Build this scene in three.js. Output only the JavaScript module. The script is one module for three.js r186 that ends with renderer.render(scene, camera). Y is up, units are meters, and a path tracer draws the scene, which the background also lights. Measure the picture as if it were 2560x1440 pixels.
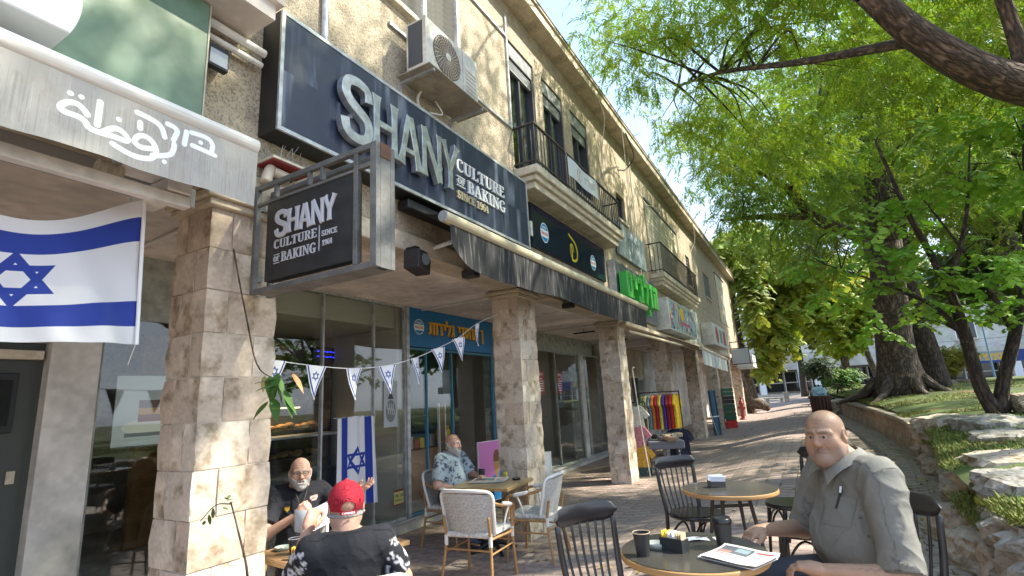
import * as THREE from 'three';
import { mergeGeometries, toCreasedNormals } from 'three/addons/utils/BufferGeometryUtils.js';
import { RoundedBoxGeometry } from 'three/addons/geometries/RoundedBoxGeometry.js';
import { FontLoader } from 'three/addons/loaders/FontLoader.js';
import { RectAreaLightUniformsLib } from 'three/addons/lights/RectAreaLightUniformsLib.js';
import { TextGeometry } from 'three/addons/geometries/TextGeometry.js';

// ---------------------------------------------------------------- camera, sky, sun, exposure
const scene = new THREE.Scene();
const D2R = Math.PI / 180; RectAreaLightUniformsLib.init();
const camera = new THREE.PerspectiveCamera(58.42, 16 / 9, 0.05, 900);
camera.position.set(0, 1.646, 0);
camera.rotation.order = 'YXZ';
camera.rotation.set(12.35 * D2R, 29.066 * D2R, -3.238 * D2R);
const SUN = new THREE.Vector3(0.62, 0.72, -0.30).normalize();
function skyTexture() {
  const W = 256, H = 128, d = new Float32Array(W * H * 4);
  for (let j = 0; j < H; j++) for (let i = 0; i < W; i++) {
    const el = (j + 0.5) / H * Math.PI - Math.PI / 2, az = ((i + 0.5) / W - 0.5) * 2 * Math.PI;
    const v = new THREE.Vector3(Math.cos(el) * Math.cos(az), Math.sin(el), Math.cos(el) * Math.sin(az));
    const up = Math.max(0, v.y), hz = Math.pow(1 - up, 3.2), s = Math.max(0, v.dot(SUN));
    const glow = 0.55 * Math.pow(s, 6) + 1.1 * Math.pow(s, 40);
    const k = v.y < 0 ? 0.55 : 1, o = (j * W + i) * 4;
    d[o] = k * (0.29 + 0.58 * hz + glow); d[o + 1] = k * (0.45 + 0.48 * hz + glow * 0.97); d[o + 2] = k * (0.74 + 0.28 * hz + glow * 0.9); d[o + 3] = 1;
  }
  const t = new THREE.DataTexture(d, W, H, THREE.RGBAFormat, THREE.FloatType);
  t.mapping = THREE.EquirectangularReflectionMapping; t.magFilter = THREE.LinearFilter; t.needsUpdate = true;
  return t;
}
scene.background = skyTexture(); scene.environment = scene.background;
scene.backgroundIntensity = 1.0; scene.environmentIntensity = 1.0;
const sun = new THREE.DirectionalLight(new THREE.Color(1.0, 0.93, 0.80), 5.0);
sun.position.copy(SUN).multiplyScalar(60).add(new THREE.Vector3(0, 0, -14)); sun.target.position.set(0, 0, -14);
sun.castShadow = true; sun.shadow.radius = 1.7; sun.shadow.mapSize.set(4096, 4096);
Object.assign(sun.shadow.camera, { left: -45, right: 45, top: 45, bottom: -45, near: 1, far: 160 });
scene.add(sun, sun.target);
const renderer = new THREE.WebGLRenderer({ antialias: true });
renderer.toneMapping = THREE.LinearToneMapping; renderer.toneMappingExposure = 2.5; renderer.shadowMap.enabled = true;

// ---------------------------------------------------------------- helpers
let SEED = 7;
function rnd() { SEED = (SEED + 0x6d2b79f5) | 0; let t = Math.imul(SEED ^ (SEED >>> 15), 1 | SEED); t = (t + Math.imul(t ^ (t >>> 7), 61 | t)) ^ t; return ((t ^ (t >>> 14)) >>> 0) / 4294967296; }
const rr = (a, b) => a + (b - a) * rnd();
const seed = (n) => { SEED = n * 7919 + 13; };
const V = (x, y, z) => new THREE.Vector3(x, y, z);
const sst = (a, b, t) => { t = Math.min(1, Math.max(0, (t - a) / (b - a))); return t * t * (3 - 2 * t); };
function hash3(x, y, z) { let h = Math.imul(x, 374761393) ^ Math.imul(y, 668265263) ^ Math.imul(z, 2147483647 ^ 0x9e3779b9); h = Math.imul(h ^ (h >>> 13), 1274126177); return ((h ^ (h >>> 16)) >>> 0) / 4294967296; }
function noise(x, y, z) {
  const X = Math.floor(x), Y = Math.floor(y), Z = Math.floor(z), f = (t) => t * t * (3 - 2 * t), a = f(x - X), b = f(y - Y), c = f(z - Z);
  const l = (p, q, t) => p + (q - p) * t;
  return l(l(l(hash3(X, Y, Z), hash3(X + 1, Y, Z), a), l(hash3(X, Y + 1, Z), hash3(X + 1, Y + 1, Z), a), b),
    l(l(hash3(X, Y, Z + 1), hash3(X + 1, Y, Z + 1), a), l(hash3(X, Y + 1, Z + 1), hash3(X + 1, Y + 1, Z + 1), a), b), c);
}
const fbm = (x, y, z, o = 4) => { let s = 0, a = 0.5, n = 0; for (let i = 0; i < o; i++) { s += a * noise(x, y, z); n += a; x *= 2.03; y *= 2.03; z *= 2.03; a *= 0.5; } return s / n; };
// tileable 2-D noise on a torus of P cells
function tnoise(u, v, P, s) { const X = Math.floor(u), Y = Math.floor(v), f = (t) => t * t * (3 - 2 * t), a = f(u - X), b = f(v - Y), m = (n) => ((n % P) + P) % P, h = (i, j) => hash3(m(i), m(j), s); return (h(X, Y) * (1 - a) + h(X + 1, Y) * a) * (1 - b) + (h(X, Y + 1) * (1 - a) + h(X + 1, Y + 1) * a) * b; }
function tfbm(u, v, P, s, o = 4) { let r = 0, a = 0.5, n = 0; for (let i = 0; i < o; i++) { r += a * tnoise(u * P, v * P, P, s + i); n += a; P *= 2; a *= 0.5; } return r / n; }
function dataTex(N, fn, srgb, M = N) {
  const d = new Uint8Array(N * M * 4);
  for (let j = 0; j < M; j++) for (let i = 0; i < N; i++) { const c = fn(i / N, j / M, i, j), o = (j * N + i) * 4; for (let k = 0; k < 3; k++) d[o + k] = Math.max(0, Math.min(255, Math.round((Array.isArray(c) ? c[k] : c) * 255))); d[o + 3] = Array.isArray(c) && c.length > 3 ? c[3] * 255 : 255; }
  const t = new THREE.DataTexture(d, N, M, THREE.RGBAFormat); t.wrapS = t.wrapT = THREE.RepeatWrapping; t.magFilter = THREE.LinearFilter; t.minFilter = THREE.LinearFilter;
  if (srgb) t.colorSpace = THREE.SRGBColorSpace; t.needsUpdate = true; return t;
}
const rep = (t, x, y = x) => { const c = t.clone(); c.repeat.set(x, y); c.needsUpdate = true; return c; };
const lin = (r, g, b) => new THREE.Color().setRGB(r, g, b);
function mat(c, rough = 0.8, extra = {}) { return new THREE.MeshStandardMaterial({ color: Array.isArray(c) ? lin(...c) : c, roughness: rough, metalness: 0, ...extra }); }
function phys(c, rough, extra = {}) { return new THREE.MeshPhysicalMaterial({ color: Array.isArray(c) ? lin(...c) : c, roughness: rough, ...extra }); }
// canvas texture for flat print
function canvasTex(w, h, draw) { const c = document.createElement('canvas'); c.width = w; c.height = h; const x = c.getContext('2d'); draw(x, w, h); const t = new THREE.CanvasTexture(c); t.colorSpace = THREE.SRGBColorSpace; return t; }

// geometry helpers
function triUV(g, s = 1) {
  const p = g.attributes.position, n = g.attributes.normal, uv = new Float32Array(p.count * 2);
  for (let i = 0; i < p.count; i++) {
    const ax = Math.abs(n.getX(i)), ay = Math.abs(n.getY(i)), az = Math.abs(n.getZ(i)), x = p.getX(i), y = p.getY(i), z = p.getZ(i);
    if (ay >= ax && ay >= az) { uv[2 * i] = x * s; uv[2 * i + 1] = z * s; } else if (ax >= az) { uv[2 * i] = z * s; uv[2 * i + 1] = y * s; } else { uv[2 * i] = x * s; uv[2 * i + 1] = y * s; }
  }
  g.setAttribute('uv', new THREE.BufferAttribute(uv, 2)); return g;
}
const clean = (g) => { const h = g.index ? g.toNonIndexed() : g; for (const k of Object.keys(h.attributes)) if (!['position', 'normal', 'uv', 'color'].includes(k)) h.deleteAttribute(k); if (!h.attributes.uv) triUV(h); return h; };
const merge = (list) => list.length === 1 ? list[0] : mergeGeometries(list.map(clean), false);
function bx(x0, x1, y0, y1, z0, z1, bev = 0, s = 1) {   // box by its extents
  const w = Math.abs(x1 - x0), h = Math.abs(y1 - y0), d = Math.abs(z1 - z0);
  const g = bev > 0 ? new RoundedBoxGeometry(w, h, d, 1, Math.min(bev, w / 2.01, h / 2.01, d / 2.01)) : new THREE.BoxGeometry(w, h, d);
  g.translate((x0 + x1) / 2, (y0 + y1) / 2, (z0 + z1) / 2); return triUV(g, s);
}
const up = V(0, 1, 0);
function rod(a, b, r0, r1 = r0, seg = 8) {              // cylinder from a to b
  const d = b.clone().sub(a), g = new THREE.CylinderGeometry(r1, r0, d.length(), seg);
  g.applyQuaternion(new THREE.Quaternion().setFromUnitVectors(up, d.normalize())); g.translate((a.x + b.x) / 2, (a.y + b.y) / 2, (a.z + b.z) / 2); return g;
}
function sweep(pts, rad, seg = 8, per = 6, wob = 0) {    // tapered tube through points, with caps
  const c = new THREE.CatmullRomCurve3(pts), N = (pts.length - 1) * per, fr = c.computeFrenetFrames(N, false), pos = [], idx = [], uv = [];
  let L = 0, prev = null;
  for (let i = 0; i <= N; i++) {
    const t = i / N, p = c.getPoint(t), k = t * (rad.length - 1), a = Math.min(rad.length - 2, Math.floor(k)), r = rad[a] + (rad[a + 1] - rad[a]) * (k - a);
    if (prev) L += p.distanceTo(prev); prev = p;
    for (let j = 0; j <= seg; j++) {
      const an = j / seg * Math.PI * 2, w = wob ? 1 + wob * (fbm(p.x * 2 + 3 * Math.cos(an), p.y * 1.2, p.z * 2 + 3 * Math.sin(an), 2) - 0.5) * 2 : 1;
      const v = fr.normals[i].clone().multiplyScalar(Math.cos(an) * r * w).addScaledVector(fr.binormals[i], Math.sin(an) * r * w).add(p);
      pos.push(v.x, v.y, v.z); uv.push(an * r, L);
    }
  }
  for (let i = 0; i < N; i++) for (let j = 0; j < seg; j++) { const a = i * (seg + 1) + j, b = a + seg + 1; idx.push(a, b, a + 1, b, b + 1, a + 1); }
  for (const [row, flip] of [[0, 0], [N, 1]]) { const m = pos.length / 3, p = c.getPoint(row / N); pos.push(p.x, p.y, p.z); uv.push(0, 0); for (let j = 0; j < seg; j++) { const a = row * (seg + 1) + j; flip ? idx.push(a, m, a + 1) : idx.push(a, a + 1, m); } }
  const g = new THREE.BufferGeometry(); g.setAttribute('position', new THREE.Float32BufferAttribute(pos, 3)); g.setAttribute('uv', new THREE.Float32BufferAttribute(uv, 2)); g.setIndex(idx); g.computeVertexNormals(); return g;
}
const lathe = (pts, seg = 24) => new THREE.LatheGeometry(pts.map(([r, y]) => new THREE.Vector2(r, y)), seg);
function quadGrid(nu, nv, f) {                          // parametric sheet f(u,v)->[x,y,z]
  const pos = [], uv = [], idx = [];
  for (let j = 0; j <= nv; j++) for (let i = 0; i <= nu; i++) { pos.push(...f(i / nu, j / nv)); uv.push(i / nu, j / nv); }
  for (let j = 0; j < nv; j++) for (let i = 0; i < nu; i++) { const a = j * (nu + 1) + i, b = a + nu + 1; idx.push(a, a + 1, b, b, a + 1, b + 1); }
  const g = new THREE.BufferGeometry(); g.setAttribute('position', new THREE.Float32BufferAttribute(pos, 3)); g.setAttribute('uv', new THREE.Float32BufferAttribute(uv, 2)); g.setIndex(idx); g.computeVertexNormals(); return g;
}
const tf = (g, { s, r, t } = {}) => { if (s) Array.isArray(s) ? g.scale(...s) : g.scale(s, s, s); if (r) { g.rotateX(r[0]); g.rotateY(r[1]); g.rotateZ(r[2]); } if (t) g.translate(...t); return g; };

// naming and tree
const taken = {};
function numbered(n) { taken[n] = (taken[n] || 0) + 1; return taken[n] === 1 ? n : n + '_' + String(taken[n] - 1).padStart(3, '0'); }
const shadow = (m) => { m.castShadow = m.receiveShadow = true; return m; };
function tag(o, label, category, group) { o.userData.label = label; o.userData.category = category; if (group) o.userData.group = group; return o; }
function thing(name, label, category, p = [0, 0, 0], turn = 0, group) { const o = new THREE.Group(); o.name = numbered(name); o.position.set(...p); o.rotation.y = turn; scene.add(o); return tag(o, label, category, group); }
function part(parent, name, geos, m) { const o = shadow(new THREE.Mesh(Array.isArray(geos) ? merge(geos) : geos, m)); o.name = name; parent.add(o); return o; }
function single(name, label, category, geos, m, group) { const o = part(scene, numbered(name), geos, m); return tag(o, label, category, group); }
function struct(name, geos, m, parent = scene) { const o = part(parent, parent === scene ? numbered(name) : name, geos, m); if (parent === scene) o.userData.kind = 'structure'; return o; }
function dup(root, p, turn, label, group) { const r = root.clone(); r.name = numbered(root.name.replace(/_\d{3}$/, '')); r.userData = { ...root.userData }; scene.add(r); r.position.set(...p); r.rotation.y = turn; if (label) r.userData.label = label; if (group) r.userData.group = group; return r; }
// ground height: the paved street is level along the arcade and a little higher on the park side
function G(x, z) { const s = sst(-2.7, -0.6, x), gl = 0.01 * Math.min(60, Math.max(0, -z - 8)), gr = 0.2 + 0.008 * Math.min(75, Math.max(0, -z)); return gl * (1 - s) + gr * s; }

// Hebrew letters as strokes in a box one unit high (y up); [polylines, width]
const HEB = {
  'ה': [[[[0, 1], [.62, 1], [.62, 0]], [[.08, .6], [.08, 0]]], .7], 'ו': [[[[0, 1], [.2, 1], [.2, 0]]], .28], 'ל': [[[[.05, 1.35], [.05, .95], [.55, .95], [.5, .5], [.22, 0]]], .62],
  'כ': [[[[0, 1], [.5, 1], [.55, .5], [.5, 0], [0, 0]]], .62], 'י': [[[[0, 1], [.2, 1], [.2, .55]]], .28], 'ם': [[[[0, .02], [0, 1], [.6, 1], [.6, 0], [0, 0]]], .7],
  'מ': [[[[0, 0], [.16, .75], [.05, 1]], [[.14, .75], [.4, 1], [.62, .8], [.62, 0], [.3, 0]]], .7], 'ח': [[[[.04, 0], [.04, 1], [.62, 1], [.62, 0]]], .7], 'ס': [[[[.05, 1], [.65, 1], [.62, .4], [.36, 0], [.12, .35], [.08, 1]]], .72],
  'נ': [[[[.05, 1], [.35, 1], [.35, 0], [0, 0]]], .45], 'ג': [[[[.05, 1], [.3, 1], [.38, 0]], [[.34, .45], [0, 0]]], .46], 'ד': [[[[0, 1], [.6, 1]], [[.48, 1], [.48, 0]]], .66], 'ת': [[[[0, 1], [.62, 1], [.62, 0]], [[.12, 1], [.12, .1], [0, 0]]], .7],
  'ן': [[[[0, 1], [.2, 1], [.2, -.35]]], .28], 'ק': [[[[.02, 1], [.6, 1], [.45, .1]], [[.08, .62], [.08, -.35]]], .66], 'ט': [[[[.3, .6], [.3, 1], [.62, .9], [.62, 0], [.1, 0], [.04, 1]]], .7], 'ש': [[[[0, 1], [.12, 0], [.6, 0], [.72, 1]], [[.36, 1], [.36, .3], [.16, .2]]], .8],
  'ר': [[[[0, 1], [.5, 1], [.5, 0]]], .58], 'ף': [[[[.1, .55], [.1, 1], [.5, 1], [.5, -.3]], [[.1, .55], [.28, .55]]], .6], 'א': [[[[0, 1], [.6, 0]], [[.55, 1], [.45, .5]], [[.1, .8], [.06, 0]]], .68], 'ב': [[[[0, 1], [.5, 1], [.5, 0]], [[0, 0], [.66, 0]]], .7], 'ז': [[[[0, 1], [.3, 1]], [[.16, 1], [.12, 0]]], .36], ' ': [[], .35],
};
// calls f(polyline) for each stroke of a right-to-left word; x runs left to right from 0
function hebrew(word, h, gap, f) { let x = 0; for (const ch of [...word].reverse()) { const [lines, w] = HEB[ch]; for (const l of lines) f(l.map(([a, b]) => [x + a * h, b * h])); x += (w + gap) * h; } return x - gap * h; }
function hebrewCanvas(c, word, x, y, h, lw, color, gap = .16) { c.strokeStyle = color; c.lineWidth = lw; c.lineCap = 'butt'; c.lineJoin = 'miter'; hebrew(word, h, gap, (l) => { c.beginPath(); l.forEach(([a, b], i) => i ? c.lineTo(x + a, y - b) : c.moveTo(x + a, y - b)); c.stroke(); }); }
function hebrewSolid(word, h, w, d, gap = .2) {          // extruded strokes in the xy plane, depth along z
  const gs = []; const W = hebrew(word, h, gap, (l) => { for (let i = 0; i + 1 < l.length; i++) { const [a, b] = l[i], [e, f] = l[i + 1], L = Math.hypot(e - a, f - b), g = new RoundedBoxGeometry(L + w * .96, w, d * (1 + .004 * i), 1, w * .12); g.rotateZ(Math.atan2(f - b, e - a)); g.translate((a + e) / 2, (b + f) / 2, 0); gs.push(g); } });
  return [merge(gs), W];
}
function star(c, x, y, r, color, lw) { c.strokeStyle = color; c.lineWidth = lw; c.lineJoin = 'miter'; for (const s of [1, -1]) { c.beginPath(); for (let k = 0; k < 3; k++) { const a = Math.PI / 2 * s + k * 2 * Math.PI / 3; const px = x + r * Math.cos(a), py = y - r * Math.sin(a); k ? c.lineTo(px, py) : c.moveTo(px, py); } c.closePath(); c.stroke(); } }

// ---------------------------------------------------------------- surface textures (what things are made of)
const T = {};
T.fine = dataTex(256, (u, v) => { const n = tfbm(u, v, 16, 5, 4); return 0.72 + 0.42 * n; }, true);
T.blotch = dataTex(256, (u, v) => { const n = tfbm(u, v, 5, 21, 5), m = tfbm(u, v, 40, 33, 2), k = 0.62 + 0.42 * n + 0.14 * m; return [k, k * 0.985, k * 0.96]; }, true);
T.stucco = dataTex(512, (u, v) => { const a = tfbm(u, v, 90, 3, 2), b = tfbm(u, v, 7, 9, 4), d = tfbm(u, v, 50, 41, 2), pit = a < 0.34 ? 0.8 : 1, k = (0.80 + 0.22 * b) * pit * (0.92 + .14 * d); return [k, k * 0.97, k * 0.92]; }, true);
T.stuccoB = dataTex(512, (u, v) => { const a = tfbm(u, v, 90, 3, 2), d = tfbm(u, v, 40, 77, 2); return Math.min(1, Math.max(0, (a - 0.3) * 2.2)) * 0.7 + d * 0.3; });
T.stone = dataTex(512, (u, v) => { const n = tfbm(u, v, 5, 55, 5), s = tfbm(u, v, 11, 61, 4), st = sst(0.5, 0.8, s) * (0.12 + .25 * tfbm(u, v, 60, 63, 2)), w = sst(0.5, 0.75, tfbm(u, v, 9, 71, 4)) * 0.1, f = tfbm(u, v, 70, 81, 2), k = 0.80 + 0.16 * n - st * .9 + w + .12 * (f - .5); return [k, k * (0.975 - st * 0.12), k * (0.94 - st * 0.34)]; }, true);
T.stoneB = dataTex(256, (u, v) => { const n = tfbm(u, v, 8, 15, 5), r = Math.abs(tfbm(u, v, 6, 25, 3) - 0.5) * 2; return 0.6 * n + 0.4 * r; });
T.bark = dataTex(256, (u, v) => { const n = tfbm(u, v * .25, 24, 85, 3), c = Math.abs(tfbm(u, v * .5, 14, 95, 3) - 0.5) * 3.2; const k = 0.42 + 0.5 * Math.min(1, c) * (0.6 + 0.5 * n); return [k, k * .95, k * .9]; }, true);
T.barkB = dataTex(256, (u, v) => Math.min(1, Math.abs(tfbm(u, v * .5, 14, 95, 3) - 0.5) * 3.2));
T.wood = dataTex(256, (u, v) => { const w = tfbm(u * 1, v, 4, 105, 3), l = 0.5 + 0.5 * Math.sin((v * 30 + w * 5) * 6.283), f = tfbm(u * .1, v, 64, 115, 2); const k = 0.78 + 0.12 * l + 0.16 * f; return [k, k * .97, k * .92]; }, true);
T.streak = dataTex(512, (u, v) => { const a = tfbm(u, v * 0.04, 48, 205, 4), b = tfbm(u, v, 10, 215, 3); const w = sst(0.5, 0.72, a) * sst(0.3, 0.62, b), k = w; return [k, k, k]; });
T.weave = dataTex(128, (u, v, i, j) => { const a = (Math.floor(i / 8) + Math.floor(j / 8)) % 2, x = ((i % 8) + .5) / 8, y = ((j % 8) + .5) / 8, h = a ? Math.sin(x * Math.PI) : Math.sin(y * Math.PI); return 0.35 + 0.65 * h; });
T.cloth = dataTex(256, (u, v) => tfbm(u, v, 9, 301, 4));
T.paver = dataTex(256, (u, v) => { const n = tfbm(u, v, 8, 401, 5), sp = tfbm(u, v, 110, 411, 2), k = 0.7 + 0.32 * n + 0.22 * (sp - 0.5); return [k, k * .98, k * .96]; }, true);
T.grass = dataTex(256, (u, v) => { const n = tfbm(u, v, 9, 501, 5), d = sst(0.55, 0.72, tfbm(u, v, 5, 511, 4)), k = 0.55 + 0.6 * n; return [k * (0.74 + .4 * d), k * (0.86 - .06 * d), k * (0.5 + .2 * d)]; }, true);

const M = {
  stucco: mat([.53, .47, .375], .95, { map: T.stucco, bumpMap: T.stuccoB, bumpScale: .006 }),
  plaster: mat([.60, .52, .40], .9, { map: T.blotch }),
  cream: mat([.66, .60, .48], .85, { map: T.blotch }),
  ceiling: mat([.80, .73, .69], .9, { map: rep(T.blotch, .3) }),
  pier: mat([.66, .65, .62], .8, { map: rep(T.blotch, .5) }),
  greywall: mat([.35, .36, .31], .8, { map: T.fine }),
  stone: [[.70, .61, .51], [.64, .54, .45], [.74, .67, .585], [.66, .575, .49]].map((c) => mat(c, .92, { map: rep(T.stone, .83), bumpMap: rep(T.stoneB, 1.7), bumpScale: .006 })),
  mortar: mat([.60, .52, .42], .95, { map: T.fine }),
  paver: [[.42, .33, .295], [.39, .31, .28], [.46, .37, .33], [.38, .32, .295]].map((c) => mat(c, .85, { map: rep(T.paver, 1.3), bumpMap: rep(T.stoneB, 3), bumpScale: .003 })),
  cobble: [[.40, .36, .29], [.36, .31, .255], [.45, .40, .33]].map((c) => mat(c, .9, { map: rep(T.paver, 1.7), bumpMap: rep(T.stoneB, 3), bumpScale: .004 })),
  joint: mat([.24, .20, .17], .95, { map: rep(T.paver, 1) }),
  steel: mat([.28, .29, .30], .5, { metalness: .6, map: T.fine }),
  galv: mat([.55, .56, .56], .45, { metalness: .5, map: T.fine }),
  whitepaint: mat([.74, .73, .70], .5, { map: rep(T.blotch, .7) }),
  darkframe: mat([.035, .036, .04], .45), black: mat([.012, .012, .013], .5), dark: mat([.03, .031, .035], .8),
  glass: phys([.95, .98, .97], 0, { transmission: 1, thickness: 0, ior: 1.5 }),
  darkglass: phys([.02, .025, .025], .04, { ior: 1.5 }),
  rust: mat([.16, .085, .055], .9, { map: T.blotch }),
  rail: mat([.055, .048, .042], .6, { map: T.fine }),
  chrome: mat([.7, .7, .7], .2, { metalness: 1 }),
  white: mat([.78, .78, .77], .6),
  rope: mat([.6, .56, .48], .9),
};

// ---------------------------------------------------------------- ground
const wallPts = [[6, 1.3], [0, 1.15], [-3, .95], [-4.2, .8], [-5.2, .78], [-6.1, .85], [-8.1, 1.12], [-9.6, 1.3], [-12.4, 1.45], [-16.2, 1.34], [-19.6, 1.15], [-25, .85], [-32, .6], [-45, .9], [-60, 2], [-200, 3]];
function xw(z) { for (let i = 0; i + 1 < wallPts.length; i++) { const [a, p] = wallPts[i], [b, q] = wallPts[i + 1]; if (z <= a && z >= b) return p + (q - p) * (a - z) / (a - b); } return z > 6 ? 1.3 : 3; }
const xcob = (z) => xw(z) - (z > -5 ? .55 : .5);
function lawnY(x, z) { const d = Math.max(0, x - xw(z)); return Math.min(1.34, .80 + .006 * Math.max(0, -z - 6) + .26 * (1 - Math.exp(-d / .8)) + .016 * Math.max(0, Math.min(10, -z - 10))) + .03 * (fbm(x * .8, 0, z * .8, 3) - .5); }
{
  const xs = [], zs = []; for (let x = -150; x < -6; x += 16) xs.push(x); for (let x = -6; x <= 4; x += .3) xs.push(x); for (let x = 6; x < 160; x += 14) xs.push(x);
  for (let z = 60; z > 4; z -= 12) zs.push(z); for (let z = 4; z > -60; z -= 1) zs.push(z); for (let z = -60; z > -260; z -= 14) zs.push(z);
  const pos = [], uv = [], idx = [];
  zs.forEach((z) => xs.forEach((x) => { pos.push(x, G(x, z), z); uv.push(x, z); }));
  for (let j = 0; j + 1 < zs.length; j++) for (let i = 0; i + 1 < xs.length; i++) { const a = j * xs.length + i, b = a + xs.length; idx.push(a, a + 1, b, b, a + 1, b + 1); }
  const g = new THREE.BufferGeometry(); g.setAttribute('position', new THREE.Float32BufferAttribute(pos, 3)); g.setAttribute('uv', new THREE.Float32BufferAttribute(uv, 2)); g.setIndex(idx); g.computeVertexNormals();
  const ground = struct('pavement', g, M.joint);
  // pavers: the 300 that show largest as pieces of their own, the rest as one mass
  seed(11);
  const tiles = [], w = .2;
  for (let iz = 0; iz < 260; iz++) for (let ix = 0; ix < 40; ix++) {
    const z = .5 - iz * w, x = -5.0 + (ix + (0)) * w + w / 2;
    if (x > xcob(z) - .08 || x < -4.98) continue;
    if (x < -3.1 && x > -3.6 && z < 0) { const m = ((-z - 1.776) % 4 + 4) % 4; if (m < .5) continue; }
    const band = iz % 24 === 21 || ix === 27;
    tiles.push({ x, z, w: w - .007, d: w - .007, cob: false, m: band ? 2 : Math.floor(rnd() * 4), band });
  }
  for (let iz = 0; iz < 330; iz++) { const z = -1.5 - iz * .11; for (let x = xcob(z) + (iz % 2 ? 0 : .1), k = 0; x < xw(z) + .1; x += .205, k++) tiles.push({ x: x + .1, z, w: .196, d: .102, cob: true, m: Math.floor(rnd() * 3) }); }
  const tg = triUV(new RoundedBoxGeometry(1, 1, 1, 1, .02), .2);
  const geo = { p: triUV(new RoundedBoxGeometry(w - .007, .024, w - .007, 1, .005)), c: triUV(new RoundedBoxGeometry(.196, .03, .102, 1, .009)) };
  const cam = camera.position, place = (t, o) => {
    const e = .05, n = V(-(G(t.x + e, t.z) - G(t.x - e, t.z)) / (2 * e), 1, -(G(t.x, t.z + e) - G(t.x, t.z - e)) / (2 * e)).normalize();
    n.x += rr(-.009, .009); n.z += rr(-.009, .009); n.normalize();
    o.position.set(t.x, G(t.x, t.z) + (t.cob ? .001 : -.004) + rr(-.001, .0015), t.z); o.quaternion.setFromUnitVectors(up, n);
    if (t.cob) o.quaternion.multiply(new THREE.Quaternion().setFromAxisAngle(up, rr(-.05, .05)));
  };
  const v = new THREE.Vector3(); camera.updateMatrixWorld(); camera.updateProjectionMatrix();
  tiles.forEach((t) => { v.set(t.x, G(t.x, t.z), t.z).project(camera); t.vis = Math.abs(v.x) < 1.02 && v.y > -1.02 && v.y < 1 && t.z < 0 && t.x > -3.2; t.d2 = (t.x - cam.x) ** 2 + (t.z - cam.z) ** 2; });
  tiles.sort((a, b) => (b.vis - a.vis) || a.d2 - b.d2);
  const own = tiles.filter((t) => !t.cob).slice(0, 290).concat(tiles.filter((t) => t.cob && t.vis).slice(0, 290));
  const isOwn = new Set(own);
  for (const t of own) { const o = part(ground, t.cob ? 'cobble' : 'paver', t.cob ? geo.c : geo.p, t.cob ? M.cobble[t.m] : M.paver[t.m]); place(t, o); }
  const o3 = new THREE.Object3D();
  for (const [cob, mats, nm] of [[false, M.paver, 'distant_pavers'], [true, M.cobble, 'distant_cobbles']]) for (let k = 0; k < mats.length; k++) {
    const rest = tiles.filter((t) => !isOwn.has(t) && t.cob === cob && t.m === k); if (!rest.length) continue;
    const im = new THREE.InstancedMesh(cob ? geo.c : geo.p, mats[k], rest.length); rest.forEach((t, i) => { place(t, o3); o3.updateMatrix(); im.setMatrixAt(i, o3.matrix); });
    im.name = nm; im.userData.kind = 'stuff'; shadow(im); ground.add(im);
  }
}
// lawn sheet
{
  const zs = []; for (let z = -3; z > -62; z -= .5) zs.push(z);
  const g = quadGrid(60, zs.length - 1, (u, v) => { const z = zs[Math.round(v * (zs.length - 1))], x = xw(z) + .12 + Math.pow(u, 2) * 60; return [x, lawnY(x, z), z]; });
  const p = g.attributes.position, uv = g.attributes.uv; for (let i = 0; i < p.count; i++) uv.setXY(i, p.getX(i) * .35, p.getZ(i) * .35);
  const idx = g.index.array; for (let i = 0; i < idx.length; i += 3) { const t = idx[i + 1]; idx[i + 1] = idx[i + 2]; idx[i + 2] = t; } g.computeVertexNormals();
  struct('lawn', g, mat([.15, .165, .075], .95, { map: T.grass }));
  // grass blades
  seed(21);
  const bl = []; for (let k = 0; k < 7; k++) { const a = rnd() * 6.28, x = rr(-.05, .05), z = rr(-.05, .05), h = rr(.018, .05), lx = Math.cos(a) * rr(.01, .04), lz = Math.sin(a) * rr(.01, .04), w = .004; bl.push([x - w * Math.sin(a), 0, z + w * Math.cos(a), x + w * Math.sin(a), 0, z - w * Math.cos(a), x + lx, h, z + lz]); }
  const bg = new THREE.BufferGeometry(); bg.setAttribute('position', new THREE.Float32BufferAttribute(bl.flat(), 3)); bg.computeVertexNormals(); triUV(bg);
  const N = 42000, im = new THREE.InstancedMesh(bg, mat([.19, .26, .07], .8, { side: THREE.DoubleSide }), N), o = new THREE.Object3D(), c = new THREE.Color();
  for (let i = 0; i < N; i++) { const z = -4 - 40 * Math.pow(rnd(), 1.6), x = xw(z) + .1 + 9 * Math.pow(rnd(), 1.8); const bare = fbm(x * .9 + 30, 0, z * .9, 3); o.position.set(x, lawnY(x, z) - (bare > .56 ? .2 : .004), z); o.rotation.set(rr(-.2, .2), rnd() * 6.28, rr(-.2, .2)); const s = rr(.7, 1.3); o.scale.set(s * 1.4, s, s * 1.4); o.updateMatrix(); im.setMatrixAt(i, o.matrix); const k = rr(.6, 1.15); im.setColorAt(i, c.setRGB(k * rr(.9, 1.5), k, k * .8)); }
  im.name = 'grass'; im.userData.kind = 'stuff'; im.userData.label = 'short green grass with bare patches on the raised lawn'; shadow(im); scene.add(im);
}

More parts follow.
